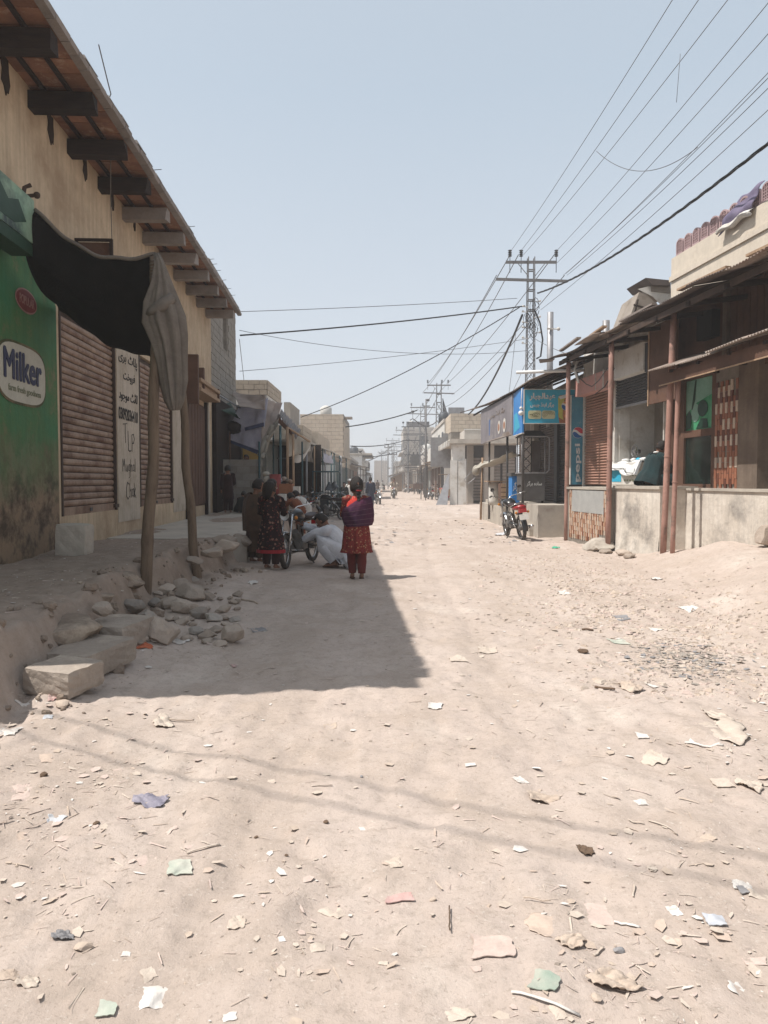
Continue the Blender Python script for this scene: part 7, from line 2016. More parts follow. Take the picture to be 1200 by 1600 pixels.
for q, sg in (('R',1),('L',-1)):
    limb('sleeve', [J['chest'].lerp(J['neck'],.6).lerp(J['sh'+q],.5), J['sh'+q], J['el'+q], J['wr'+q].lerp(J['el'+q],.1)], [.095,.09,.075,.058], M['shalwar'], t, .08, seed=4)
    limb('trouser_leg', [J['hip'+q]+Vector((0,-.02,0)), J['kn'+q], J['an'+q]+Vector((0,.0,.05))], [.15,.135,.11], M['shalwar'], t, .09, seed=6+sg)
    a = J['an'+q]; b = MB(); b.tube([a+Vector((0,-.07,-.055)), a+Vector((0,.05,-.058)), a+Vector((0,.20,-.062))], [.04,.048,.036], 12, ry=[.014,.014,.012], ref=(1,0,0)); b.build('sandal', M['sandal'], t, smooth=True)
b = MB(); 
def dr(u, v): return Vector((.02*math.sin(u*14), .0, -.05*math.sin(PI*u) + .015*math.sin(v*11+u*7)))
b.sheet((-.27,.38,.52), (.27,.40,.54), (.30,-.02,.10), (-.30,-.04,.09), 24, 16, dr, thick=.01); b.build('lap_drape', M['shalwar'], t, smooth=True)
garment('shirt_tail', [Vector((0,-.22,.012)), Vector((0,-.18,.10)), Vector((0,-.12,.22))], [.25,.25,.22], [.13,.15,.16], M['shalwar'], t, fold=[.14,.10,.06], foldn=7, n=48, seed=7)

# 3 girl in black floral dress with crimson hem
q_ = on_ground(424, 890); H = 1.40
J = joints(H, shR=(.15,.0,1.10), elR=(.20,.06,.90), wrR=(.12,.22,.88), elL=(-.19,.05,.90), wrL=(-.10,.2,.86))
t, J = person('child in black floral dress with crimson hem watching the repair, back turned', H, (q_.x, q_.y, q_.z), R(-14), look=(.3,1,-.25), J=J, vox=.010, hairstyle='long', child=True)
dressed(t, J, H, 'dress_black', 'maroon_cloth', hem=.20, flare=.235, hemmat='red_hem', seed=8)
# 4 child in brown beside her
q_ = on_ground(396, 882); H = 1.42
J = joints(H, head=(.02,.05,1.30))
t, J = person('child in earth brown clothes and shawl standing left of the black floral dress', H, (q_.x, q_.y+.25, q_.z), R(-25), look=(.4,1,-.3), J=J, vox=.012, hairstyle='short', child=True)
dressed(t, J, H, 'brown_cloth', 'brown_cloth', hem=.14, flare=.21, seed=11)
garment('shawl', [Vector((0,0,.55)), Vector((0,0,.85)), Vector((0,0,1.05)), Vector((0,0,1.17))], [.22,.235,.22,.13], [.19,.20,.17,.11], M['brown_cloth'], t, fold=[.09,.07,.05,.02], foldn=7, seed=3)
# 5 boy in maroon on the platform
H = 1.38; J = joints(H, head=(0,.02,1.26), wrR=(.06,.20,.80), elR=(.18,.04,.86))
t, J = person('boy in dark maroon shalwar kameez standing on the platform, facing the block wall', H, (at(356,760,21.8).x, 21.8, .53), R(10), look=(-.1,1,-.2), J=J, vox=.016, child=True)
dressed(t, J, H, 'maroon_cloth', 'maroon_cloth', hem=.30, flare=.19, seed=13)
# 6 small crouching child
H = 1.05
J = {k: Vector(v) for k, v in dict(pelvis=(0,-.03,.16), belly=(0,.02,.26), chest=(0,.08,.38), neck=(0,.13,.46), head=(0,.17,.54), shR=(.12,.12,.42), shL=(-.12,.12,.42), elR=(.14,.24,.30), elL=(-.14,.24,.30), wrR=(.06,.32,.24), wrL=(-.06,.32,.24),
     hipR=(.07,-.02,.15), hipL=(-.07,-.02,.15), knR=(.12,.24,.31), knL=(-.12,.24,.31), anR=(.10,.08,.05), anL=(-.10,.08,.05)).items()}
t, J = person('small child in black crouching on the platform right of the maroon boy', H, (at(376,790,21.6).x, 21.6, .53), R(-20), look=(0,.9,-.4), J=J, vox=.015, child=True)
garment('tunic', [Vector((0,-.05,.04)), J['pelvis'], J['belly'], J['chest'], J['neck']], [.19,.17,.14,.14,.05], [.15,.14,.12,.11,.05], M['black'], t, fold=.05, seed=3)
for q in 'RL':
    limb('sleeve', [J['sh'+q], J['el'+q], J['wr'+q]], [.06,.05,.045], M['black'], t); limb('trouser_leg', [J['hip'+q], J['kn'+q], J['an'+q]], [.09,.08,.06], M['black'], t)
# 7,8 heads beyond the block wall
for (px, py, Y, l, m) in ((385, 711, 26.2, 'man behind the block wall whose dark head shows against the yellow wall', 'tan_cloth'), (338, 713, 25.6, 'man behind the left part of the block wall, only hair showing', 'brown_cloth')):
    z = at(px, py, Y).z; H = 1.62
    t, J = person(l, H, (at(px, py, Y).x, Y, z - H), R(160), vox=.02, hands=False)
    dressed(t, J, H, m, m, hem=.3, flare=.19)
s = MB(); s.box(-5.3, -4.2, 25.0, 27.0, .3, .75); tag(s.build('raised_floor', M['concrete_lt']), 'raised shop floor hidden behind the block wall', 'floor')
# 9,10 kids at the second motorcycle
H = 1.34; J = joints(H, chest=(0,.16,.86), neck=(0,.28,.95), head=(0,.37,1.02), belly=(0,.06,.78), shR=(.14,.27,.92), shL=(-.14,.27,.92), elR=(.16,.42,.78), elL=(-.16,.42,.78), wrR=(.06,.52,.88), wrL=(-.06,.52,.88))
t, J = person('child in burnt orange shirt leaning over between the two motorcycles', H, (at(470,790,19.3).x, 19.3, .02), R(50), look=(0,.8,-.5), J=J, vox=.014, child=True)
dressed(t, J, H, 'orange_cloth', 'orange_cloth', hem=.38, flare=.17, seed=5)
H = 1.36; J = joints(H, chest=(0,.14,.88), neck=(0,.24,.98), head=(0,.32,1.06), belly=(0,.05,.79), shR=(.14,.23,.95), shL=(-.14,.23,.95), elR=(.17,.38,.80), elL=(-.17,.38,.80), wrR=(.06,.5,.82), wrL=(-.06,.5,.82))
t, J = person('child in white cotton kameez bending beside the orange shirted child', H, (at(480,790,20.6).x, 20.6, .02), R(75), look=(0,.8,-.5), J=J, vox=.016, child=True)
dressed(t, J, H, 'white_cloth', 'white_cloth', hem=.36, flare=.18, seed=6)
# 11 white cap man
H = 1.55; t, J = person('man with white cap and white shirt farther down the left side', H, (at(546,760,38).x, 38, 0), R(170), vox=.022, cap='white', hands=False)
dressed(t, J, H, 'white_cloth', 'white_cloth', hem=.30, flare=.20)
H = 1.4; t, J = person('figure in dark clothes standing left of the white capped man', H, (at(538,770,36).x, 36, 0), R(150), vox=.022, hands=False)
dressed(t, J, H, 'black', 'black', hem=.3, flare=.18)
# 12 dark blue man
H = 1.66; t, J = person('man in dark blue clothes beyond the girl in red', H, (at(579,760,40).x, 40, 0), R(20), vox=.022, hands=False)
dressed(t, J, H, 'navy_cloth', 'navy_cloth', hem=.28, flare=.21)
for (px, Y, H, m, rz, l) in [(668, 92, 1.6, 'navy_cloth', 30, 'distant person in dark clothes right of the lamp pole'), (642, 112, 1.6, 'tan_cloth', 200, 'distant person in tan standing by the shack stalls'), (598, 120, 1.6, 'white_cloth', 10, 'tiny distant person in white walking down the street'), (590, 100, 1.6, 'brown_cloth', 0, 'tiny distant person in brown near the white shop house')]:
    t, J = person(l, H, (at(px,760,Y).x, Y, 0), R(rz), vox=.035, hands=False); dressed(t, J, H, m, m, hem=.3, flare=.2)
# 13 shopkeeper sitting, back turned
H = 1.62
J = {k: Vector(v) for k, v in dict(pelvis=(0,0,.12), belly=(0,.03,.28), chest=(0,.08,.48), neck=(0,.14,.62), head=(.02,.22,.76), shR=(.19,.12,.56), shL=(-.19,.12,.56), elR=(.25,.22,.34), elL=(-.27,.2,.33), wrR=(.10,.40,.34), wrL=(-.12,.40,.34),
     hipR=(.11,.02,.10), hipL=(-.11,.02,.10), knR=(.28,.36,.14), knL=(-.28,.36,.14), anR=(-.05,.44,.07), anL=(.05,.34,.07)).items()}
sp_ = rw(.48, 1.55, 1.365)
t, J = person('shopkeeper in dark green kameez sitting on the ledge with his back to the street', H, sp_, R(-75), look=(.1,.9,-.35), J=J, vox=.012)
garment('kameez', [Vector((0,-.10,.0)), J['pelvis']+Vector((0,-.02,.04)), J['belly'], J['chest'], J['chest'].lerp(J['neck'],.6), J['neck']], [.34,.30,.25,.245,.20,.07], [.22,.21,.17,.16,.13,.06], M['green_cloth'], t, fold=[.07,.06,.045,.03,.015,0], foldn=7, n=48, seed=9)
for q in 'RL':
    limb('sleeve', [J['chest'].lerp(J['neck'],.6).lerp(J['sh'+q],.5), J['sh'+q], J['el'+q], J['wr'+q].lerp(J['el'+q],.15)], [.10,.10,.085,.06], M['green_cloth'], t, .07, seed=3)
    limb('trouser_leg', [J['hip'+q], J['kn'+q], J['an'+q]], [.15,.13,.09], M['green_cloth'], t, .07, seed=4)
# white folded cloth on his shoulder
s = MB(); s.ball((.08,.06,.66), .07, 8, 6, rz=.02, ry=.05); s.build('shoulder_cloth', M['white'], t, smooth=True)

# ------------------------------------------------------------------ motorcycles
M['tank_black'] = mat('black_tank_paint', (0.015, 0.015, 0.016), None, 4, .3, 0, spec=.5)
M['tank_red'] = mat('red_tank_paint', (0.36, 0.02, 0.025), None, 4, .35, 0, spec=.5)
M['seat_vinyl'] = mat('brown_black_vinyl', (0.05, 0.03, 0.028), None, 6, .6, .2, 40)
M['lamp_red'] = mat('red_lens', (0.55, 0.01, 0.02), None, 5, .2, 0, spec=.6)
M['lamp_amber'] = mat('amber_lens', (0.60, 0.22, 0.02), None, 5, .2, 0)
M['engine'] = mat('dusty_engine_alloy', (0.24, 0.23, 0.22), (0.16, 0.15, 0.14), 10, .5, .3, 50, metal=.5)
def wheel(t, c, r=.285, name='wheel', M3=None):
    w = bpy.data.objects.new(name, None); C.objects.link(w); w.parent = t; w.location = c
    if M3: w.rotation_euler = M3
    s = MB(); s.ring((0,0,0), r-.040, .042, 'x', 36, 8); s.build('tyre', M['rubber'], w, smooth=True)
    s = MB(); s.ring((0,0,0), r-.075, .013, 'x', 36, 6); s.build('rim', M['chrome'], w, smooth=True)
    s = MB()
    for i in range(24):
        a = 2*PI*i/24; sg = .03 if i % 2 else -.03
        s.tube([(sg, .03*math.cos(a+.5), .03*math.sin(a+.5)), (0, (r-.08)*math.cos(a), (r-.08)*math.sin(a))], .0022, 3)
    s.build('spokes', M['chrome'], w)
    s = MB(); s.disc((0,0,0), .055, .09, 'x', 16); s.disc((0,0,0), .02, .16, 'x', 10); s.build('hub', M['engine'], w)
    return w
def motorcycle(label, loc, rz, tank='tank_black', steer=0.0, lean=0.0, bars='chrome', far=False):
    t = thing('motorcycle', label, 'motorcycle', loc, rz, 'parked motorcycles'); t.rotation_euler = (0, lean, rz)
    wheel(t, (0,-.61,.285), name='rear_wheel'); fw = wheel(t, (.0 - math.sin(steer)*.06,.62,.285), name='front_wheel', M3=(0,0,steer))
    def P(name, m, parent=t, smooth=True):
        return (MB(), name, M[m], parent, smooth)
    def mk(fn, name, m, parent=t, smooth=True):
        s = MB(); fn(s); return s.build(name, M[m], parent, smooth=smooth)
    mk(lambda s: [s.tube([(x,.62,.285),(x,.50,.62),(x,.41,.88)], [.018,.022,.02], 8) for x in (-.075,.075)], 'fork', 'chrome')
    mk(lambda s: s.tube([(-.36,.20,1.06),(-.30,.26,1.03),(-.15,.36,1.0),(-.06,.40,.92),(.06,.40,.92),(.15,.36,1.0),(.30,.26,1.03),(.36,.20,1.06)], .012, 8), 'handlebar', bars)
    for x in (-1, 1):
        mk(lambda s: s.tube([(x*.36,.20,1.06),(x*.42,.11,1.045)], .019, 8), 'grip', 'rubber')
        mk(lambda s: (s.tube([(x*.27,.28,1.03),(x*.30,.24,1.16)], .006, 5), s.disc((x*.31,.24,1.2), .048, .012, 'y', 14)), 'mirror', 'rubber')
        mk(lambda s: s.ball((x*.15,.44,.82), .032, 8, 6), 'indicator', 'lamp_amber')
        mk(lambda s: (s.tube([(x*.11,-.28,.66),(x*.12,-.58,.32)], .013, 6), [s.ring(Vector((x*.11,-.31,.62)).lerp(Vector((x*.12,-.55,.36)), i/8), .024, .006, 'z', 12, 4) for i in range(9)]), 'shock_absorber', 'chrome')
    mk(lambda s: s.tube([(0,.43,.86),(0,.50,.86),(0,.56,.86)], [.05,.088,.082], 16), 'headlight', 'tank_black')
    mk(lambda s: s.disc((0,.565,.86), .075, .012, 'y', 18), 'headlight_lens', 'white')
    mk(lambda s: s.tube([(0,.36,.80),(0,.24,.86),(0,.08,.87),(0,-.06,.82),(0,-.12,.78)], [.05,.11,.135,.11,.06], 16, ry=[.05,.085,.10,.08,.04], ref=(1,0,0)), 'tank', tank)
    mk(lambda s: s.tube([(0,-.06,.80),(0,-.15,.815),(0,-.40,.80),(0,-.66,.84),(0,-.70,.82)], [.06,.115,.12,.10,.05], 14, ry=[.03,.045,.045,.045,.03], ref=(1,0,0)), 'seat', 'seat_vinyl')
    mk(lambda s: [s.tube(q, .016, 6) for q in ([(0,.38,.80),(0,.28,.45),(0,.12,.28),(0,-.25,.28)], [(0,.38,.82),(0,-.1,.74),(.08,-.7,.76)], [(0,-.1,.74),(-.08,-.7,.76)], [(.09,-.2,.33),(.09,-.61,.285)], [(-.09,-.2,.33),(-.09,-.61,.285)], [(0,-.12,.74),(0,-.22,.3)])], 'frame', 'rubber')
    mk(lambda s: (s.cbox((0,.0,.36), (.20,.30,.17)), s.tube([(0,.02,.42),(0,.12,.52),(0,.17,.58)], [.075,.07,.065], 10), [s.disc((0,.06+.018*i,.46+.022*i), .10, .008, 'z', 14) for i in range(5)], s.disc((.115,-.04,.36), .085, .03, 'x', 18), s.disc((-.115,.06,.35), .08, .03, 'x', 18)), 'engine', 'engine', smooth=False)
    mk(lambda s: s.tube([(.05,.16,.44),(.10,.18,.30),(.12,.02,.21),(.13,-.3,.23),(.14,-.5,.27),(.15,-.95,.33)], [.018,.018,.02,.03,.042,.036], 10), 'exhaust', 'chrome')
    mk(lambda s: s.tube([(-.09,-.62,.36),(-.09,-.3,.37),(-.09,-.05,.40)], .02, 6, ry=.035, ref=(1,0,0)), 'chain_cover', 'tank_black')
    def fender(s, cy, r, a0, a1):
        n = 12; vs = []
        for i in range(n+1):
            a = a0 + (a1-a0)*i/n
            for x, dr in ((-.055,-.02),(-.03,0),(.03,0),(.055,-.02)): vs.append((x, cy + (r+dr)*math.cos(a), .285 + (r+dr)*math.sin(a)))
        s._add(vs, [(i*4+j, i*4+j+1, (i+1)*4+j+1, (i+1)*4+j) for i in range(n) for j in range(3)])
    mk(lambda s: fender(s, -.61, .345, R(60), R(190)), 'rear_mudguard', tank)
    mk(lambda s: fender(s, .62, .325, R(35), R(150)), 'front_mudguard', 'chrome')
    mk(lambda s: s.cbox((0,-.86,.70), (.16,.07,.085)), 'tail_light', 'lamp_red', smooth=False)
    mk(lambda s: s.cbox((0,-.93,.56), (.20,.01,.13), Euler((R(-15),0,0))), 'number_plate', 'white_dirty', smooth=False)
    for x in (-.13,.13): mk(lambda s: s.ball((x,-.82,.66), .03, 8, 6), 'indicator', 'lamp_amber')
    mk(lambda s: s.tube([(-.13,-.35,.78),(-.14,-.82,.86),(.14,-.82,.86),(.13,-.35,.78)], .010, 6), 'grab_rail', 'chrome')
    mk(lambda s: s.cbox((.10 if tank != 'tank_red' else .11,-.33,.58), (.03,.24,.20)), 'side_cover', tank, smooth=False)
    mk(lambda s: (s.tube([(-.06,-.05,.27),(-.22,-.12,.02)], .012, 6), s.tube([(-.16,.06,.24),(.16,.06,.24)], .014, 6)), 'side_stand', 'rubber')
    return t
# nearest one, front towards the camera
def place(px, py): p = on_ground(px, py); return p
f = on_ground(447, 889); r = Vector((f.x + .30, f.y + 1.17, 0))
mid = (Vector((f.x, f.y+.1, 0)) + r) / 2; d = Vector((f.x, f.y+.1, 0)) - r
motorcycle('nearest motorcycle, facing the camera between the squatting man and the children', (mid.x, mid.y, g1(mid.x, mid.y)+.01), math.atan2(-d.x, d.y), 'tank_black', steer=.15, lean=.04)
q = at(481, 800, 26.5); motorcycle('second motorcycle parked on the left beyond the squatting man', (q.x, 26.8, 0), R(172), 'tank_black', .2, .1)
q = at(520, 800, 30); motorcycle('dark motorcycle by the iron stall frame behind the girl in red', (q.x, 27.6, 0), R(70), 'tank_black', .2, .1)
q = at(534, 800, 31); motorcycle('dark motorcycle close behind the one by the iron stall frame', (q.x, 31.5, 0), R(60), 'tank_black', .2, .1)
q = on_ground(817, 845); mred = motorcycle('motorcycle with red tail cowl and chrome rack parked before the burger shop step', (q.x-.05, q.y+.85, q.z+.0), .13, 'tank_black', -.1, -.13)
s = MB(); s.tube([(0,-.38,.74),(0,-.6,.76),(0,-.86,.78)], [.10,.115,.09], 12, ry=[.05,.06,.055], ref=(1,0,0)); s.build('tail_cowl', M['tank_red'], mred, smooth=True)
mred.scale = (1.15, 1.06, 1.06)
q = at(591, 760, 47); motorcycle('motorcycle parked in the street beyond the man in dark blue', (q.x, 47, 0), R(190), 'tank_black', 0, .05)
for px, Y, l, rz in ((672, 60, 'motorcycle at the foot of the lamp pole', 10), (690, 57, 'red motorcycle right of the lamp pole before the corner house', 30), (655, 85, 'distant motorcycle by the transformer frame', 0), (636, 96, 'distant motorcycle left of the transformer frame', 20), (600, 110, 'tiny distant motorcycle in the street', 0)):
    motorcycle(l, (at(px, 760, Y).x, Y, 0), R(rz), 'tank_red' if 'red' in l else 'tank_black', 0, .05)
# motorcyclist
q = at(615, 770, 63)
motorcycle('motorcycle ridden by the man in tan down the sunny street', (q.x, 63, 0), R(184), 'tank_red', 0, 0)
H = 1.68
J = {k: Vector(v) for k, v in dict(pelvis=(0,0,.90), belly=(0,.0,1.02), chest=(0,.04,1.22), neck=(0,.08,1.40), head=(0,.11,1.55), shR=(.18,.07,1.36), shL=(-.18,.07,1.36), elR=(.28,.24,1.18), elL=(-.28,.24,1.18), wrR=(.32,.42,1.10), wrL=(-.32,.42,1.10),
     hipR=(.10,.0,.86), hipL=(-.10,.0,.86), knR=(.20,.36,.66), knL=(-.20,.36,.66), anR=(.16,.28,.30), anL=(-.16,.28,.30)).items()}
t, J = person('motorcyclist in pale tan clothes riding in the sunny middle of the street', H, (q.x+.02, 63.25, 0), R(184), J=J, vox=.024)
garment('kameez', [Vector((0,-.05,.70)), J['pelvis'], J['belly'], J['chest'], J['neck']], [.27,.22,.18,.19,.06], [.2,.16,.13,.13,.06], M['tan_cloth'], t, fold=.05)
for k_ in 'RL':
    limb('sleeve', [J['sh'+k_], J['el'+k_], J['wr'+k_]], [.075,.06,.05], M['tan_cloth'], t); limb('trouser_leg', [J['hip'+k_], J['kn'+k_], J['an'+k_]], [.12,.10,.08], M['tan_cloth'], t)
# ------------------------------------------------------------------ litter, one thing each
PC = {
 'white': mat('litter_white', (0.68, 0.65, 0.61), (0.56, 0.51, 0.46), 8, .8, .2, 40), 'cream': mat('litter_cream', (0.58, 0.50, 0.42), (0.48, 0.40, 0.33), 8, .9, .3, 40),
 'pinkish': mat('litter_pinkish', (0.56, 0.45, 0.39), (0.49, 0.39, 0.34), 8, .9, .2, 40), 'tan': mat('litter_tan', (0.52, 0.43, 0.35), (0.44, 0.35, 0.28), 8, .9, .3, 40),
 'grey': mat('litter_grey', (0.30, 0.29, 0.29), (0.20, 0.19, 0.19), 8, .8, .3, 40), 'green': mat('litter_green', (0.42, 0.46, 0.38), (0.52, 0.50, 0.43), 8, .7, .2, 40),
 'dkgreen': mat('litter_dark_green', (0.24, 0.31, 0.25), (0.40, 0.40, 0.34), 8, .7, .2, 40), 'purple': mat('litter_purple', (0.17, 0.16, 0.21), (0.36, 0.33, 0.37), 8, .5, .3, 40),
 'brown': mat('litter_brown', (0.17, 0.115, 0.08), (0.11, 0.075, 0.05), 8, .95, .5, 30), 'red': mat('litter_red', (0.46, 0.24, 0.22), (0.50, 0.40, 0.36), 8, .7, .1),
 'orange': mat('litter_orange', (0.55, 0.15, 0.07), None, 8, .7, .1), 'blue': mat('litter_blue', (0.44, 0.46, 0.50), (0.56, 0.55, 0.54), 8, .6, .1), 'mint': mat('litter_mint', (0.08, 0.45, 0.28), None, 8, .6, .1),
 'peach': mat('litter_peach', (0.54, 0.43, 0.35), (0.48, 0.38, 0.31), 8, .9, .2, 40),
}
litter_n = 0
def scrap(px, py, w, h, col, label, kind='paper', rz=None, cat=None, crumple=.12, seed=None):
    """w,h in photo pixels"""
    global litter_n
    litter_n += 1; rr = random.Random(seed or litter_n * 13)
    p = on_ground(px, py); k = p.y / FPX
    w *= .82; W = w * k / 2; D = max(h * k * (p.y / 1.45) * .85, W * .3) / 2
    D = min(D, W * 1.6)
    if kind in ('twig', 'strip'):
        s = MB(); n = 7; a = rz or 0; pts = []
        for i in range(n):
            t = i/(n-1)*2 - 1
            x = p.x + W*t*math.cos(a) + rr.uniform(-1,1)*W*.05; y = p.y + W*t*math.sin(a)*2.0 + rr.uniform(-1,1)*W*.05
            pts.append((x, y, g1(x, y) + (.006 if kind == 'strip' else .008) + (W*.05*(1-abs(t)) if kind == 'strip' else .004)))
        hh = max(h * k * .5, .003)
        s.tube(pts, [hh*(.6+.4*rr.random()) for _ in pts], 6, ry=[hh*.35 if kind == 'strip' else hh*.8]*n, ref=(0,1,0) if kind == 'strip' else None)
        return tag(s.build('strip' if kind == 'strip' else 'twig', PC[col], smooth=True), label, cat or ('strip' if kind == 'strip' else 'twig'))
    if kind == 'lump':
        me = rock_mesh(litter_n + 300, W, W*.8, W*.45, PC[col] if col in PC else M[col], sub=2)
        return tag(inst('lump', me, None, (p.x, p.y, p.z + W*.25), (0, 0, rr.uniform(0, 3))), label, cat or 'lump')
    nu = 20 if kind == 'bag' else 12; s = MB(); a0 = rz if rz is not None else rr.uniform(-.5, .5)
    ph = [rr.uniform(0, 6.28) for _ in range(6)]
    vs = []; pts = []
    quadr = kind in ('paper', 'card')
    for j in range(nu + 1):
        for i in range(nu + 1):
            u, v = i/nu*2-1, j/nu*2-1
            if not quadr:
                m_ = max(abs(u), abs(v)) + 1e-9; l = math.hypot(u, v) + 1e-9
                u, v = u*m_/l, v*m_/l
            an = math.atan2(v, u); rad = math.hypot(u, v)
            e = 1 + .025 * math.sin(an*11+ph[5]) * rad * (rad > .8) + (.10 if quadr else .22) * (math.sin(an*3+ph[0]) * .6 + math.sin(an*7+ph[1]) * .4) * rad
            x, y = u*W*e, v*D*e
            x, y = x*math.cos(a0) - y*math.sin(a0), x*math.sin(a0) + y*math.cos(a0)
            cr = crumple * (.75 if kind == 'bag' else .5) * W * (.45*abs(math.sin(u*11+v*9+ph[1]))*abs(math.sin(v*8-u*5+ph[5])) + abs(math.sin(u*2.6+v*1.7+ph[2])) * .7 + abs(math.sin(v*3.9-u*2.2+ph[3])) * .5 + abs(math.sin(u*6.1+v*5+ph[4])) * .25)
            if kind == 'card': cr = W * .03 * (u*u + v) * .6 + .003
            zz = g1(p.x + x, p.y + y) if (i % 3 == 0 and j % 3 == 0) or True else 0
            pts.append((p.x + x, p.y + y, zz + (.003 if kind == 'card' else .001 - W*.075*(1+math.sin(u*2.2+ph[1]))) + max(cr, 0)))
    Wn = nu + 1
    for j in range(nu):
        for i in range(nu): s.f.append((j*Wn+i, j*Wn+i+1, (j+1)*Wn+i+1, (j+1)*Wn+i)); s.m.append(0)
    s.v = pts
    nm = {'paper': 'paper_scrap', 'card': 'card_scrap', 'bag': 'plastic_bag', 'round': 'paper_scrap'}[kind]
    o = s.build(nm, PC[col], smooth=(kind == 'bag'))
    md = o.modifiers.new('t', 'SOLIDIFY'); md.thickness = .0015 if kind != 'card' else .003; md.offset = 1
    return tag(o, label, cat or {'bag': 'plastic bag', 'card': 'card'}.get(kind, 'paper'))

scrap(236, 1556, 58, 38, 'white', 'bright white sheet of paper lying at the lower left', 'paper', .15, crumple=.04)
scrap(237, 1251, 68, 20, 'purple', 'crumpled purple black plastic bag on the sunny sand at left', 'bag', 0, crumple=.22)
scrap(262, 1297, 34, 21, 'pinkish', 'round pale pink paper disc below the purple bag', 'round', 0, crumple=.03)
scrap(229, 1346, 34, 24, 'pinkish', 'pinkish torn round scrap left of the green wrapper', 'round', .2, crumple=.05)
scrap(281, 1355, 44, 26, 'green', 'faded green wrapper beside the pinkish scraps', 'card', .25)
scrap(318, 1327, 60, 5, 'cream', 'long cream reed strip above the green wrapper', 'strip', .25)
scrap(48, 1309, 52, 24, 'peach', 'flat peach coloured card near the left edge', 'round', .1, crumple=.03)
scrap(38, 1240, 44, 26, 'pinkish', 'torn pale sheet at the left edge above the peach card', 'paper', .4, crumple=.06)
scrap(88, 1279, 34, 14, 'blue', 'pale bluish plastic bit near the left edge', 'bag', .2)
scrap(68, 1213, 24, 40, 'brown', 'dark brown clod of dung near the left edge', 'lump', cat='clod')
scrap(76, 1184, 30, 14, 'peach', 'peach triangular scrap above the brown clod', 'paper', .5, crumple=.05)
scrap(98, 1464, 42, 16, 'grey', 'dark grey torn rag at the lower left', 'bag', .2, crumple=.3)
scrap(131, 1482, 42, 40, 'tan', 'rounded sandy clod beside the dark grey rag', 'lump', cat='clod')
scrap(14, 1523, 36, 18, 'tan', 'yellowish tan scrap at the lower left corner', 'paper', .2, crumple=.2)
scrap(44, 1535, 44, 24, 'cream', 'crumpled cream scraps right of the yellowish one', 'bag', .1, crumple=.25)
scrap(167, 1580, 34, 22, 'green', 'pale green translucent scrap at the bottom left', 'card', .1)
scrap(232, 1522, 26, 18, 'cream', 'faded scrap above the bright white sheet', 'paper', .7)
scrap(197, 1491, 16, 7, 'white', 'small white chip above the bright white sheet', 'paper', .1)
scrap(370, 1443, 34, 26, 'cream', 'crumpled cream leaf of paper in the lower middle left', 'bag', .1, crumple=.2)
scrap(522, 1427, 34, 32, 'cream', 'pointed cream scrap in the lower middle', 'paper', .9, crumple=.08)
scrap(496, 1481, 30, 17, 'cream', 'pale torn piece below the pointed cream scrap', 'paper', .1, crumple=.08)
scrap(440, 1468, 12, 10, 'white', 'tiny white scrap left of the pale torn piece', 'paper', .4)
scrap(599, 1506, 12, 32, 'cream', 'narrow cream fold standing at the bottom middle', 'paper', 1.4, crumple=.3)
scrap(359, 1590, 26, 14, 'white', 'white scrap at the bottom edge left of the middle', 'paper', .2)
scrap(624, 1406, 52, 12, 'red', 'faded red and white card strip in the lower middle', 'card', .05)
scrap(677, 1407, 18, 8, 'tan', 'small oval pebble right of the red card strip', 'lump', cat='pebble')
scrap(616, 1348, 28, 18, 'cream', 'folded cream paper above the red card strip', 'paper', .3, crumple=.2)
scrap(680, 1106, 26, 9, 'white', 'small white scrap below the corner of the building shadow', 'card', -.2)
scrap(566, 1296+0, 10, 8, 'white', 'tiny white chip in the open sand', 'paper', .3)
scrap(715, 1030, 30, 8, 'cream', 'flat cream card right of the shadow edge', 'card', .1)
scrap(762, 1018, 34, 8, 'cream', 'second flat cream card farther right of the shadow edge', 'card', -.1)
scrap(849, 1251, 66, 14, 'tan', 'long torn tan husk on the sand right of the middle', 'bag', .05, crumple=.2)
scrap(812, 1219, 22, 10, 'white', 'curled white scrap above the long tan husk', 'paper', .5, crumple=.2)
scrap(735, 1197, 20, 4, 'white', 'small flat white strip in the sunny middle', 'card', .0)
scrap(1002, 1255, 24, 8, 'white', 'white chip right of the long tan husk', 'paper', .2)
scrap(1034, 1291, 46, 4, 'cream', 'pale diagonal reed stalk on the right', 'strip', -.55)
scrap(994, 1287, 26, 4, 'cream', 'shorter reed stalk left of the diagonal one', 'strip', -.6)
scrap(1022, 1186, 46, 20, 'cream', 'crumpled cream sheet on the right side', 'bag', .1, crumple=.15)
scrap(925, 1430, 68, 42, 'pinkish', 'large translucent pale sheet lying at lower right', 'paper', -.1, crumple=.04)
scrap(978, 1447, 44, 7, 'white', 'white torn strip right of the large pale sheet', 'strip', -.3)
scrap(770, 1480, 78, 44, 'pinkish', 'large flat pinkish card with faint print at lower right', 'card', -.05)
scrap(745, 1514, 18, 12, 'pinkish', 'small torn corner under the large pinkish card', 'paper', .1)
scrap(855, 1448, 88, 44, 'peach', 'broad peach plastic sheet half buried right of the pinkish card', 'bag', -.3, crumple=.04)
scrap(968, 1487, 28, 12, 'grey', 'smooth grey brown pebble at lower right', 'lump', cat='pebble')
scrap(1118, 1439, 36, 22, 'blue', 'pale blue printed wrapper at the right', 'card', -.1)
scrap(1053, 1423, 22, 18, 'white', 'small white wrapper left of the pale blue one', 'paper', .1)
scrap(1160, 1384, 36, 16, 'white', 'white torn wrapper near the right edge', 'paper', -.2, crumple=.2)
scrap(1185, 1400, 36, 12, 'cream', 'cream scrap at the right edge beside the white wrapper', 'paper', -.3)
scrap(1160, 1393, 16, 12, 'grey', 'small dark printed square near the right edge', 'card', .1)
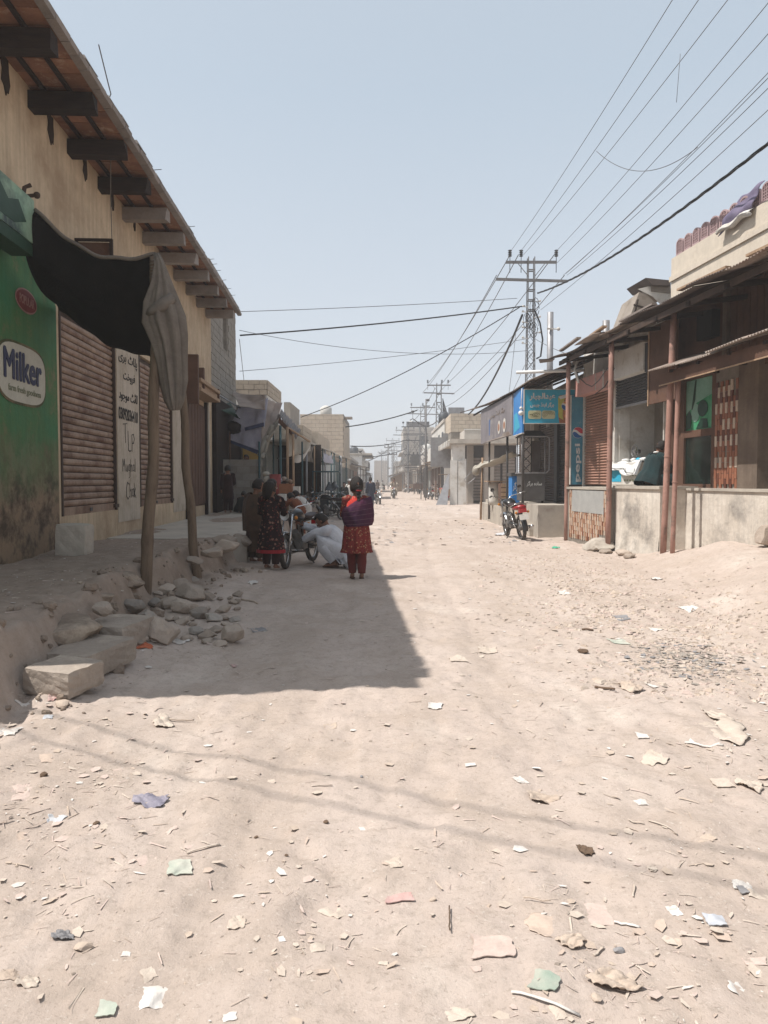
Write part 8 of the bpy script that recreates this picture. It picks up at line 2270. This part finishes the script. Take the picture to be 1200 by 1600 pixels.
scrap(852, 1535, 52, 30, 'dkgreen', 'dark green folded strip at the bottom right of the middle', 'card', -.5)
scrap(850, 1568, 126, 9, 'white', 'long white strap lying diagonally at the bottom', 'strip', -.22)
scrap(872, 1581, 26, 22, 'cream', 'cream scrap under the long white strap', 'paper', .3)
scrap(960, 1540, 100, 42, 'tan', 'crumpled sandy rag half buried near the bottom', 'bag', .0, crumple=.28)
scrap(930, 1560, 30, 22, 'tan', 'small sandy clod left of the buried rag', 'lump', cat='clod')
scrap(1170, 1552, 78, 36, 'white', 'large whitish plastic piece at the lower right edge', 'bag', -.2, crumple=.06)
scrap(1180, 1502, 40, 14, 'pinkish', 'thin pale scrap above the large whitish plastic', 'paper', -.2)
scrap(713, 1586, 66, 26, 'cream', 'half buried cream cloth at the bottom middle', 'bag', .0, crumple=.10)
scrap(893, 1475, 60, 26, 'tan', 'torn brownish scraps right of the peach sheet', 'bag', .4, crumple=.3)
scrap(935, 1490, 30, 6, 'cream', 'pale splinter above the grey brown pebble', 'strip', .5)
scrap(840, 1410, 50, 3, 'tan', 'thin dry stalk above the large pale sheet', 'twig', -.2)
scrap(990, 1395, 26, 4, 'cream', 'bent pale stalk right of the large pale sheet', 'strip', .9)
scrap(702, 1440, 40, 2, 'brown', 'thin upright dark twig left of the pinkish card', 'twig', 1.4)
scrap(915, 1332, 26, 20, 'brown', 'curled brown dry leaf at the right', 'bag', .4, crumple=.4, cat='leaf')
scrap(1130, 1145, 92, 52, 'cream', 'large wrinkled cream plastic bag on the right', 'bag', -.35, crumple=.12)
scrap(1100, 1168, 60, 8, 'white', 'pale torn edge strip under the wrinkled bag', 'strip', -.3)
scrap(1120, 1120, 44, 20, 'cream', 'smaller wrinkled piece above the large bag', 'bag', .2, crumple=.2)
scrap(1003, 1151, 20, 10, 'white', 'white rectangular chip left of the wrinkled bag', 'card', -.1)
scrap(1128, 1225, 36, 12, 'cream', 'yellowish flat piece below the wrinkled bag', 'card', .1)
scrap(1172, 1228, 50, 20, 'cream', 'cluster of pale torn bits near the right edge', 'bag', .1, crumple=.3)
scrap(1103, 1310, 0+34, 10, 'tan', 'flat sandy scrap at right below the yellowish piece', 'paper', .2)
scrap(965, 1003, 34, 9, 'green', 'pale wrapper with dark green edge on the rubble', 'card', .0)
scrap(1026, 984, 20, 12, 'white', 'bright white scrap beside the burnt patch', 'paper', .2, crumple=.2)
scrap(1018, 1073, 14, 10, 'white', 'small white folded scrap below the burnt patch', 'card', .6)
scrap(985, 1075, 40, 14, 'tan', 'tuft of tan fibre left of the small white fold', 'bag', .2, crumple=.4)
scrap(945, 1078, 34, 5, 'brown', 'dark brown stick left of the fibre tuft', 'twig', -.35)
scrap(910, 1020, 28, 14, 'brown', 'brown clod at the left of the burnt patch', 'lump', cat='clod')
scrap(1026, 906, 18, 14, 'white', 'white rag below the sandy mound', 'bag', .1, crumple=.35)
scrap(880, 926, 18, 9, 'white', 'small white scrap on the rubble below the tiled plinth', 'paper', .1, crumple=.3)
scrap(1076, 950, 22, 9, 'white', 'white scrap on the slope of the mound', 'paper', .2, crumple=.2)
scrap(972, 967, 26, 7, 'grey', 'grey slate like piece on the rubble', 'card', -.05)
scrap(918, 985, 22, 4, 'brown', 'dark splinter on the rubble', 'twig', -.1)
scrap(962, 929, 24, 12, 'rock' if False else 'tan', 'round stone in the rubble below the middle porch post', 'lump', cat='stone')
scrap(868, 857, 14, 7, 'mint', 'bright mint green scrap near the far porch post', 'bag', .1, crumple=.4)
scrap(783, 835, 22, 5, 'blue', 'blue plastic scrap left of the red motorcycle', 'bag', .0, crumple=.3)
scrap(204, 1013, 66, 16, 'white', 'white printed packet in the shade by the cut blocks', 'bag', .2, crumple=.1)
scrap(222, 1009, 36, 10, 'orange', 'orange and red printed packet in the shade by the cut blocks', 'bag', .1, crumple=.12)
scrap(282, 1003, 26, 8, 'white', 'white torn card right of the orange packet', 'card', -.1)
scrap(395, 910, 18, 10, 'white', 'white rag in the shade beyond the stone heap', 'bag', .2, crumple=.3)
scrap(403, 983, 26, 12, 'grey', 'pair of grey paper bits in the shade right of the heap', 'paper', .4, crumple=.2)
scrap(366, 1041, 12, 12, 'red', 'small red and white packet in the shade', 'bag', .2, crumple=.4)
scrap(45, 1098, 30, 14, 'white', 'pale blue white wrapper at the foot of the bank', 'paper', .1, crumple=.1)
scrap(82, 1091, 18, 14, 'red', 'red scrap at the foot of the nearest cut block', 'bag', .2, crumple=.3)
scrap(98, 1103, 36, 16, 'tan', 'flat tan stone chip at the foot of the nearest cut block', 'lump', cat='stone')
scrap(75, 1120, 16, 10, 'blue', 'small bluish wrapper at the edge of the shadow', 'paper', .3)
scrap(14, 1143, 34, 12, 'white', 'white scraps at the left edge below the earth lump', 'paper', .1, crumple=.2)
scrap(256, 1132, 36, 20, 'cream', 'crumpled cream paper just below the shadow edge', 'bag', .3, crumple=.3)
scrap(285, 1128, 46, 3, 'tan', 'thin curved stalk beside the crumpled cream paper', 'twig', .1)
scrap(516, 1137, 24, 10, 'tan', 'flat sandy chip in the sunlight below the shadow', 'paper', .1)
scrap(150, 1288, 20, 12, 'brown', 'small brown clod between the purple bag and left edge', 'lump', cat='clod')
scrap(400, 1309, 12, 12, 'brown', 'small dark clod in the left middle sand', 'lump', cat='clod')
scrap(448, 1337, 10, 7, 'brown', 'tiny dark clod in the left middle sand', 'lump', cat='clod')
scrap(510, 1286, 16, 7, 'brown', 'small oval dark clod in the middle sand', 'lump', cat='clod')
scrap(565, 1214, 9, 7, 'grey', 'tiny grey pebble near the cable shadow', 'lump', cat='pebble')
scrap(390, 940, 40, 4, 'tan', 'dry stalk in the shade beyond the heap', 'twig', -.4)
scrap(590, 915+30, 16, 4, 'tan', 'thin chip in the building shadow near the girl', 'paper', 0)

# ------------------------------------------------------------------ uncountable debris
def scatter(name, n, region, size, mats, seed, kind='flake', dens=None):
    rr = np.random.RandomState(seed)
    vs = []; fs = []; ms = []
    xs_, ys_ = [], []
    while len(xs_) < n:
        k = n * 2
        y = region[2] * (region[3] / region[2]) ** rr.rand(k); x = region[0] + (region[1] - region[0]) * rr.rand(k)
        keep = np.abs(x / y) < .75
        if dens is not None: keep &= rr.rand(k) < dens(x, y)
        xs_ += list(x[keep]); ys_ += list(y[keep])
    x = np.array(xs_[:n]); y = np.array(ys_[:n]); z = gz(x, y)
    sc = size[0] + (size[1] - size[0]) * rr.rand(n) ** 3
    a = rr.rand(n) * 6.283; asp = .15 + .85 * rr.rand(n) if kind != 'straw' else .04 + .05 * rr.rand(n)
    nv = 0
    for i in range(n):
        c, s_ = math.cos(a[i]), math.sin(a[i]); L = sc[i]; w = L * asp[i]
        if kind == 'pebble':
            h = L * .5; q = [(-L,-w,0),(L*.8,-w,0),(L,w,0),(-L*.7,w,0),(-L*.6,-w*.5,h),(L*.5,-w*.6,h*.9),(L*.5,w*.6,h),(-L*.5,w*.5,h*.8)]
            F = [(4,5,6,7),(0,1,5,4),(1,2,6,5),(2,3,7,6),(3,0,4,7)]
        elif kind == 'straw':
            q = [(-L,-w,.001),(L,-w,.002+L*.12*rr.rand()),(L,w,.002),(-L,w,.001)]; F = [(0,1,2,3)]
        else:
            t = L * .5 * rr.rand(); q = [(-L,-w*.8,.001),(L*.2,-w,.002+t*.3),(L,-w*.1,.001+t),(L*.5,w,.001+t*.5),(-L*.6,w*.8,.003)]; F = [(0,1,2,3,4)]
        for (X_, Y_, Z_) in q: vs.append((x[i] + X_*c - Y_*s_, y[i] + X_*s_ + Y_*c, z[i] + Z_ + (.002 if kind != 'pebble' else -.15*L)))
        fs += [tuple(nv + k_ for k_ in f) for f in F]; ms += [rr.randint(len(mats))] * len(F); nv += len(q)
    b = MB(); b.v = vs; b.f = fs; b.m = ms
    return stuff(b.build(name, mats))
def d_all(x, y):
    band = .25 + .6 * np.exp(-((x - 2.6) / 1.3) ** 2) * (y > 4) + .35 * (x < -1.3) * (y < 14)
    cl_ = .5 + 1.0 * (vnoise(x * 1.3, y * .9, 41) + .5) ** 2
    return np.clip(band * cl_ * (y**1.0 / 6 + .35), 0, 1)
def d_dense(x, y): return np.clip(np.exp(-((x - 2.7 - (y-8)*.08) / .9) ** 2 - ((y - 9.5) / 4.5) ** 2) * (.5 + vnoise(x*2, y*2, 44)), 0, 1)
o = scatter('straw_litter', 9000, (-5, 6, 1.7, 26), (.006, .05), [PC['cream'], PC['tan'], PC['pinkish']], 5, 'straw', d_all); tag(o, 'bits of straw and splinters strewn over the sand', 'litter')
o = scatter('paper_flakes', 9000, (-6, 6, 1.8, 40), (.004, .030), [PC['cream'], PC['pinkish'], PC['cream'], PC['white'], PC['tan']], 6, 'flake', d_all); tag(o, 'small paper and plastic flakes strewn over the sand', 'litter')
o = scatter('pebbles', 14000, (-6, 6, 1.8, 34), (.002, .014), [M['rock'], M['ground'], PC['tan'], M['ground']], 7, 'pebble', d_all); tag(o, 'small pebbles and crumbs strewn over the sand', 'pebbles')
o = scatter('rubble_bits', 7000, (1.2, 6, 5, 20), (.006, .040), [M['ground'], PC['tan'], PC['cream'], M['rock'], PC['pinkish']], 8, 'pebble', d_dense); tag(o, 'broken rubble below the right shops', 'rubble')
def d_burn(x, y): return np.exp(-((x - 2.42 - (y-5.9)*.2) / .30) ** 2 - ((y - 6.1) / .42) ** 2)
M['ash'] = mat('grey_ash', (0.27, 0.24, 0.21), (0.38, 0.33, 0.28), 12, .97, .5, 40)
o = scatter('burnt_debris', 1300, (1.3, 3.6, 4.6, 7.8), (.005, .035), [M['ash'], PC['grey'], PC['cream'], M['ash']], 9, 'flake', d_burn); tag(o, 'ashy burnt rubbish patch on the right sand', 'ash')
cent = [(1.75, 4.15, .35), (2.35, 3.9, .3), (.75, 2.35, .30), (.95, 2.15, .28), (1.25, 2.7, .25), (-1.15, 2.75, .3), (-1.35, 3.6, .3), (-1.9, 3.3, .25), (2.2, 3.4, .3), (.35, 3.0, .22), (-.25, 2.5, .25), (-1.3, 2.2, .2), (1.9, 2.6, .25), (-2.2, 4.5, .3), (2.3, 7.4, .5), (1.8, 5.2, .4)]
def d_drift(x, y):
    a = 0
    for cx, cy, r_ in cent: a = a + np.exp(-((x-cx)/r_)**2 - ((y-cy)/(r_*1.2))**2)
    return np.clip(a * (.4 + vnoise(x*6, y*6, 46)), 0, 1)
o = scatter('torn_scraps', 650, (-3, 3.4, 1.8, 8.5), (.006, .030), [PC['cream'], PC['pinkish'], PC['tan'], PC['white'], PC['cream'], PC['peach']], 14, 'flake', d_drift); tag(o, 'torn scraps gathered in loose drifts on the near sand', 'litter')
o = scatter('drift_straw', 900, (-3, 3.4, 1.8, 8.5), (.008, .035), [PC['cream'], PC['tan'], PC['pinkish']], 15, 'straw', d_drift); tag(o, 'straw and splinters gathered in loose drifts', 'litter')
def d_far(x, y): return np.clip(.3 + 1.2*np.abs(vnoise(x*.4, y*.12, 51)), 0, 1) * (np.abs(x - .8) < 3.4)
o = scatter('far_litter', 2600, (-2.8, 4.6, 17, 70), (.02, .09), [PC['cream'], PC['tan'], PC['white'], PC['pinkish'], PC['grey']], 10, 'flake', d_far); tag(o, 'pale litter scattered along the far street', 'litter')

# ------------------------------------------------------------------ haze
hz = MB(); hz.box(-60, 60, -25, 330, -1.2, 14.5)
ho = hz.build('haze', []); ho['kind'] = 'stuff'
hm_ = bpy.data.materials.new('haze'); hm_.use_nodes = True
nt = hm_.node_tree; nt.nodes.clear()
out = nt.nodes.new('ShaderNodeOutputMaterial'); pv = nt.nodes.new('ShaderNodeVolumePrincipled')
pv.inputs['Color'].default_value = (.86, .88, .90, 1); pv.inputs['Density'].default_value = .0021; pv.inputs['Anisotropy'].default_value = .3
nt.links.new(pv.outputs[0], out.inputs['Volume']); ho.data.materials.append(hm_)
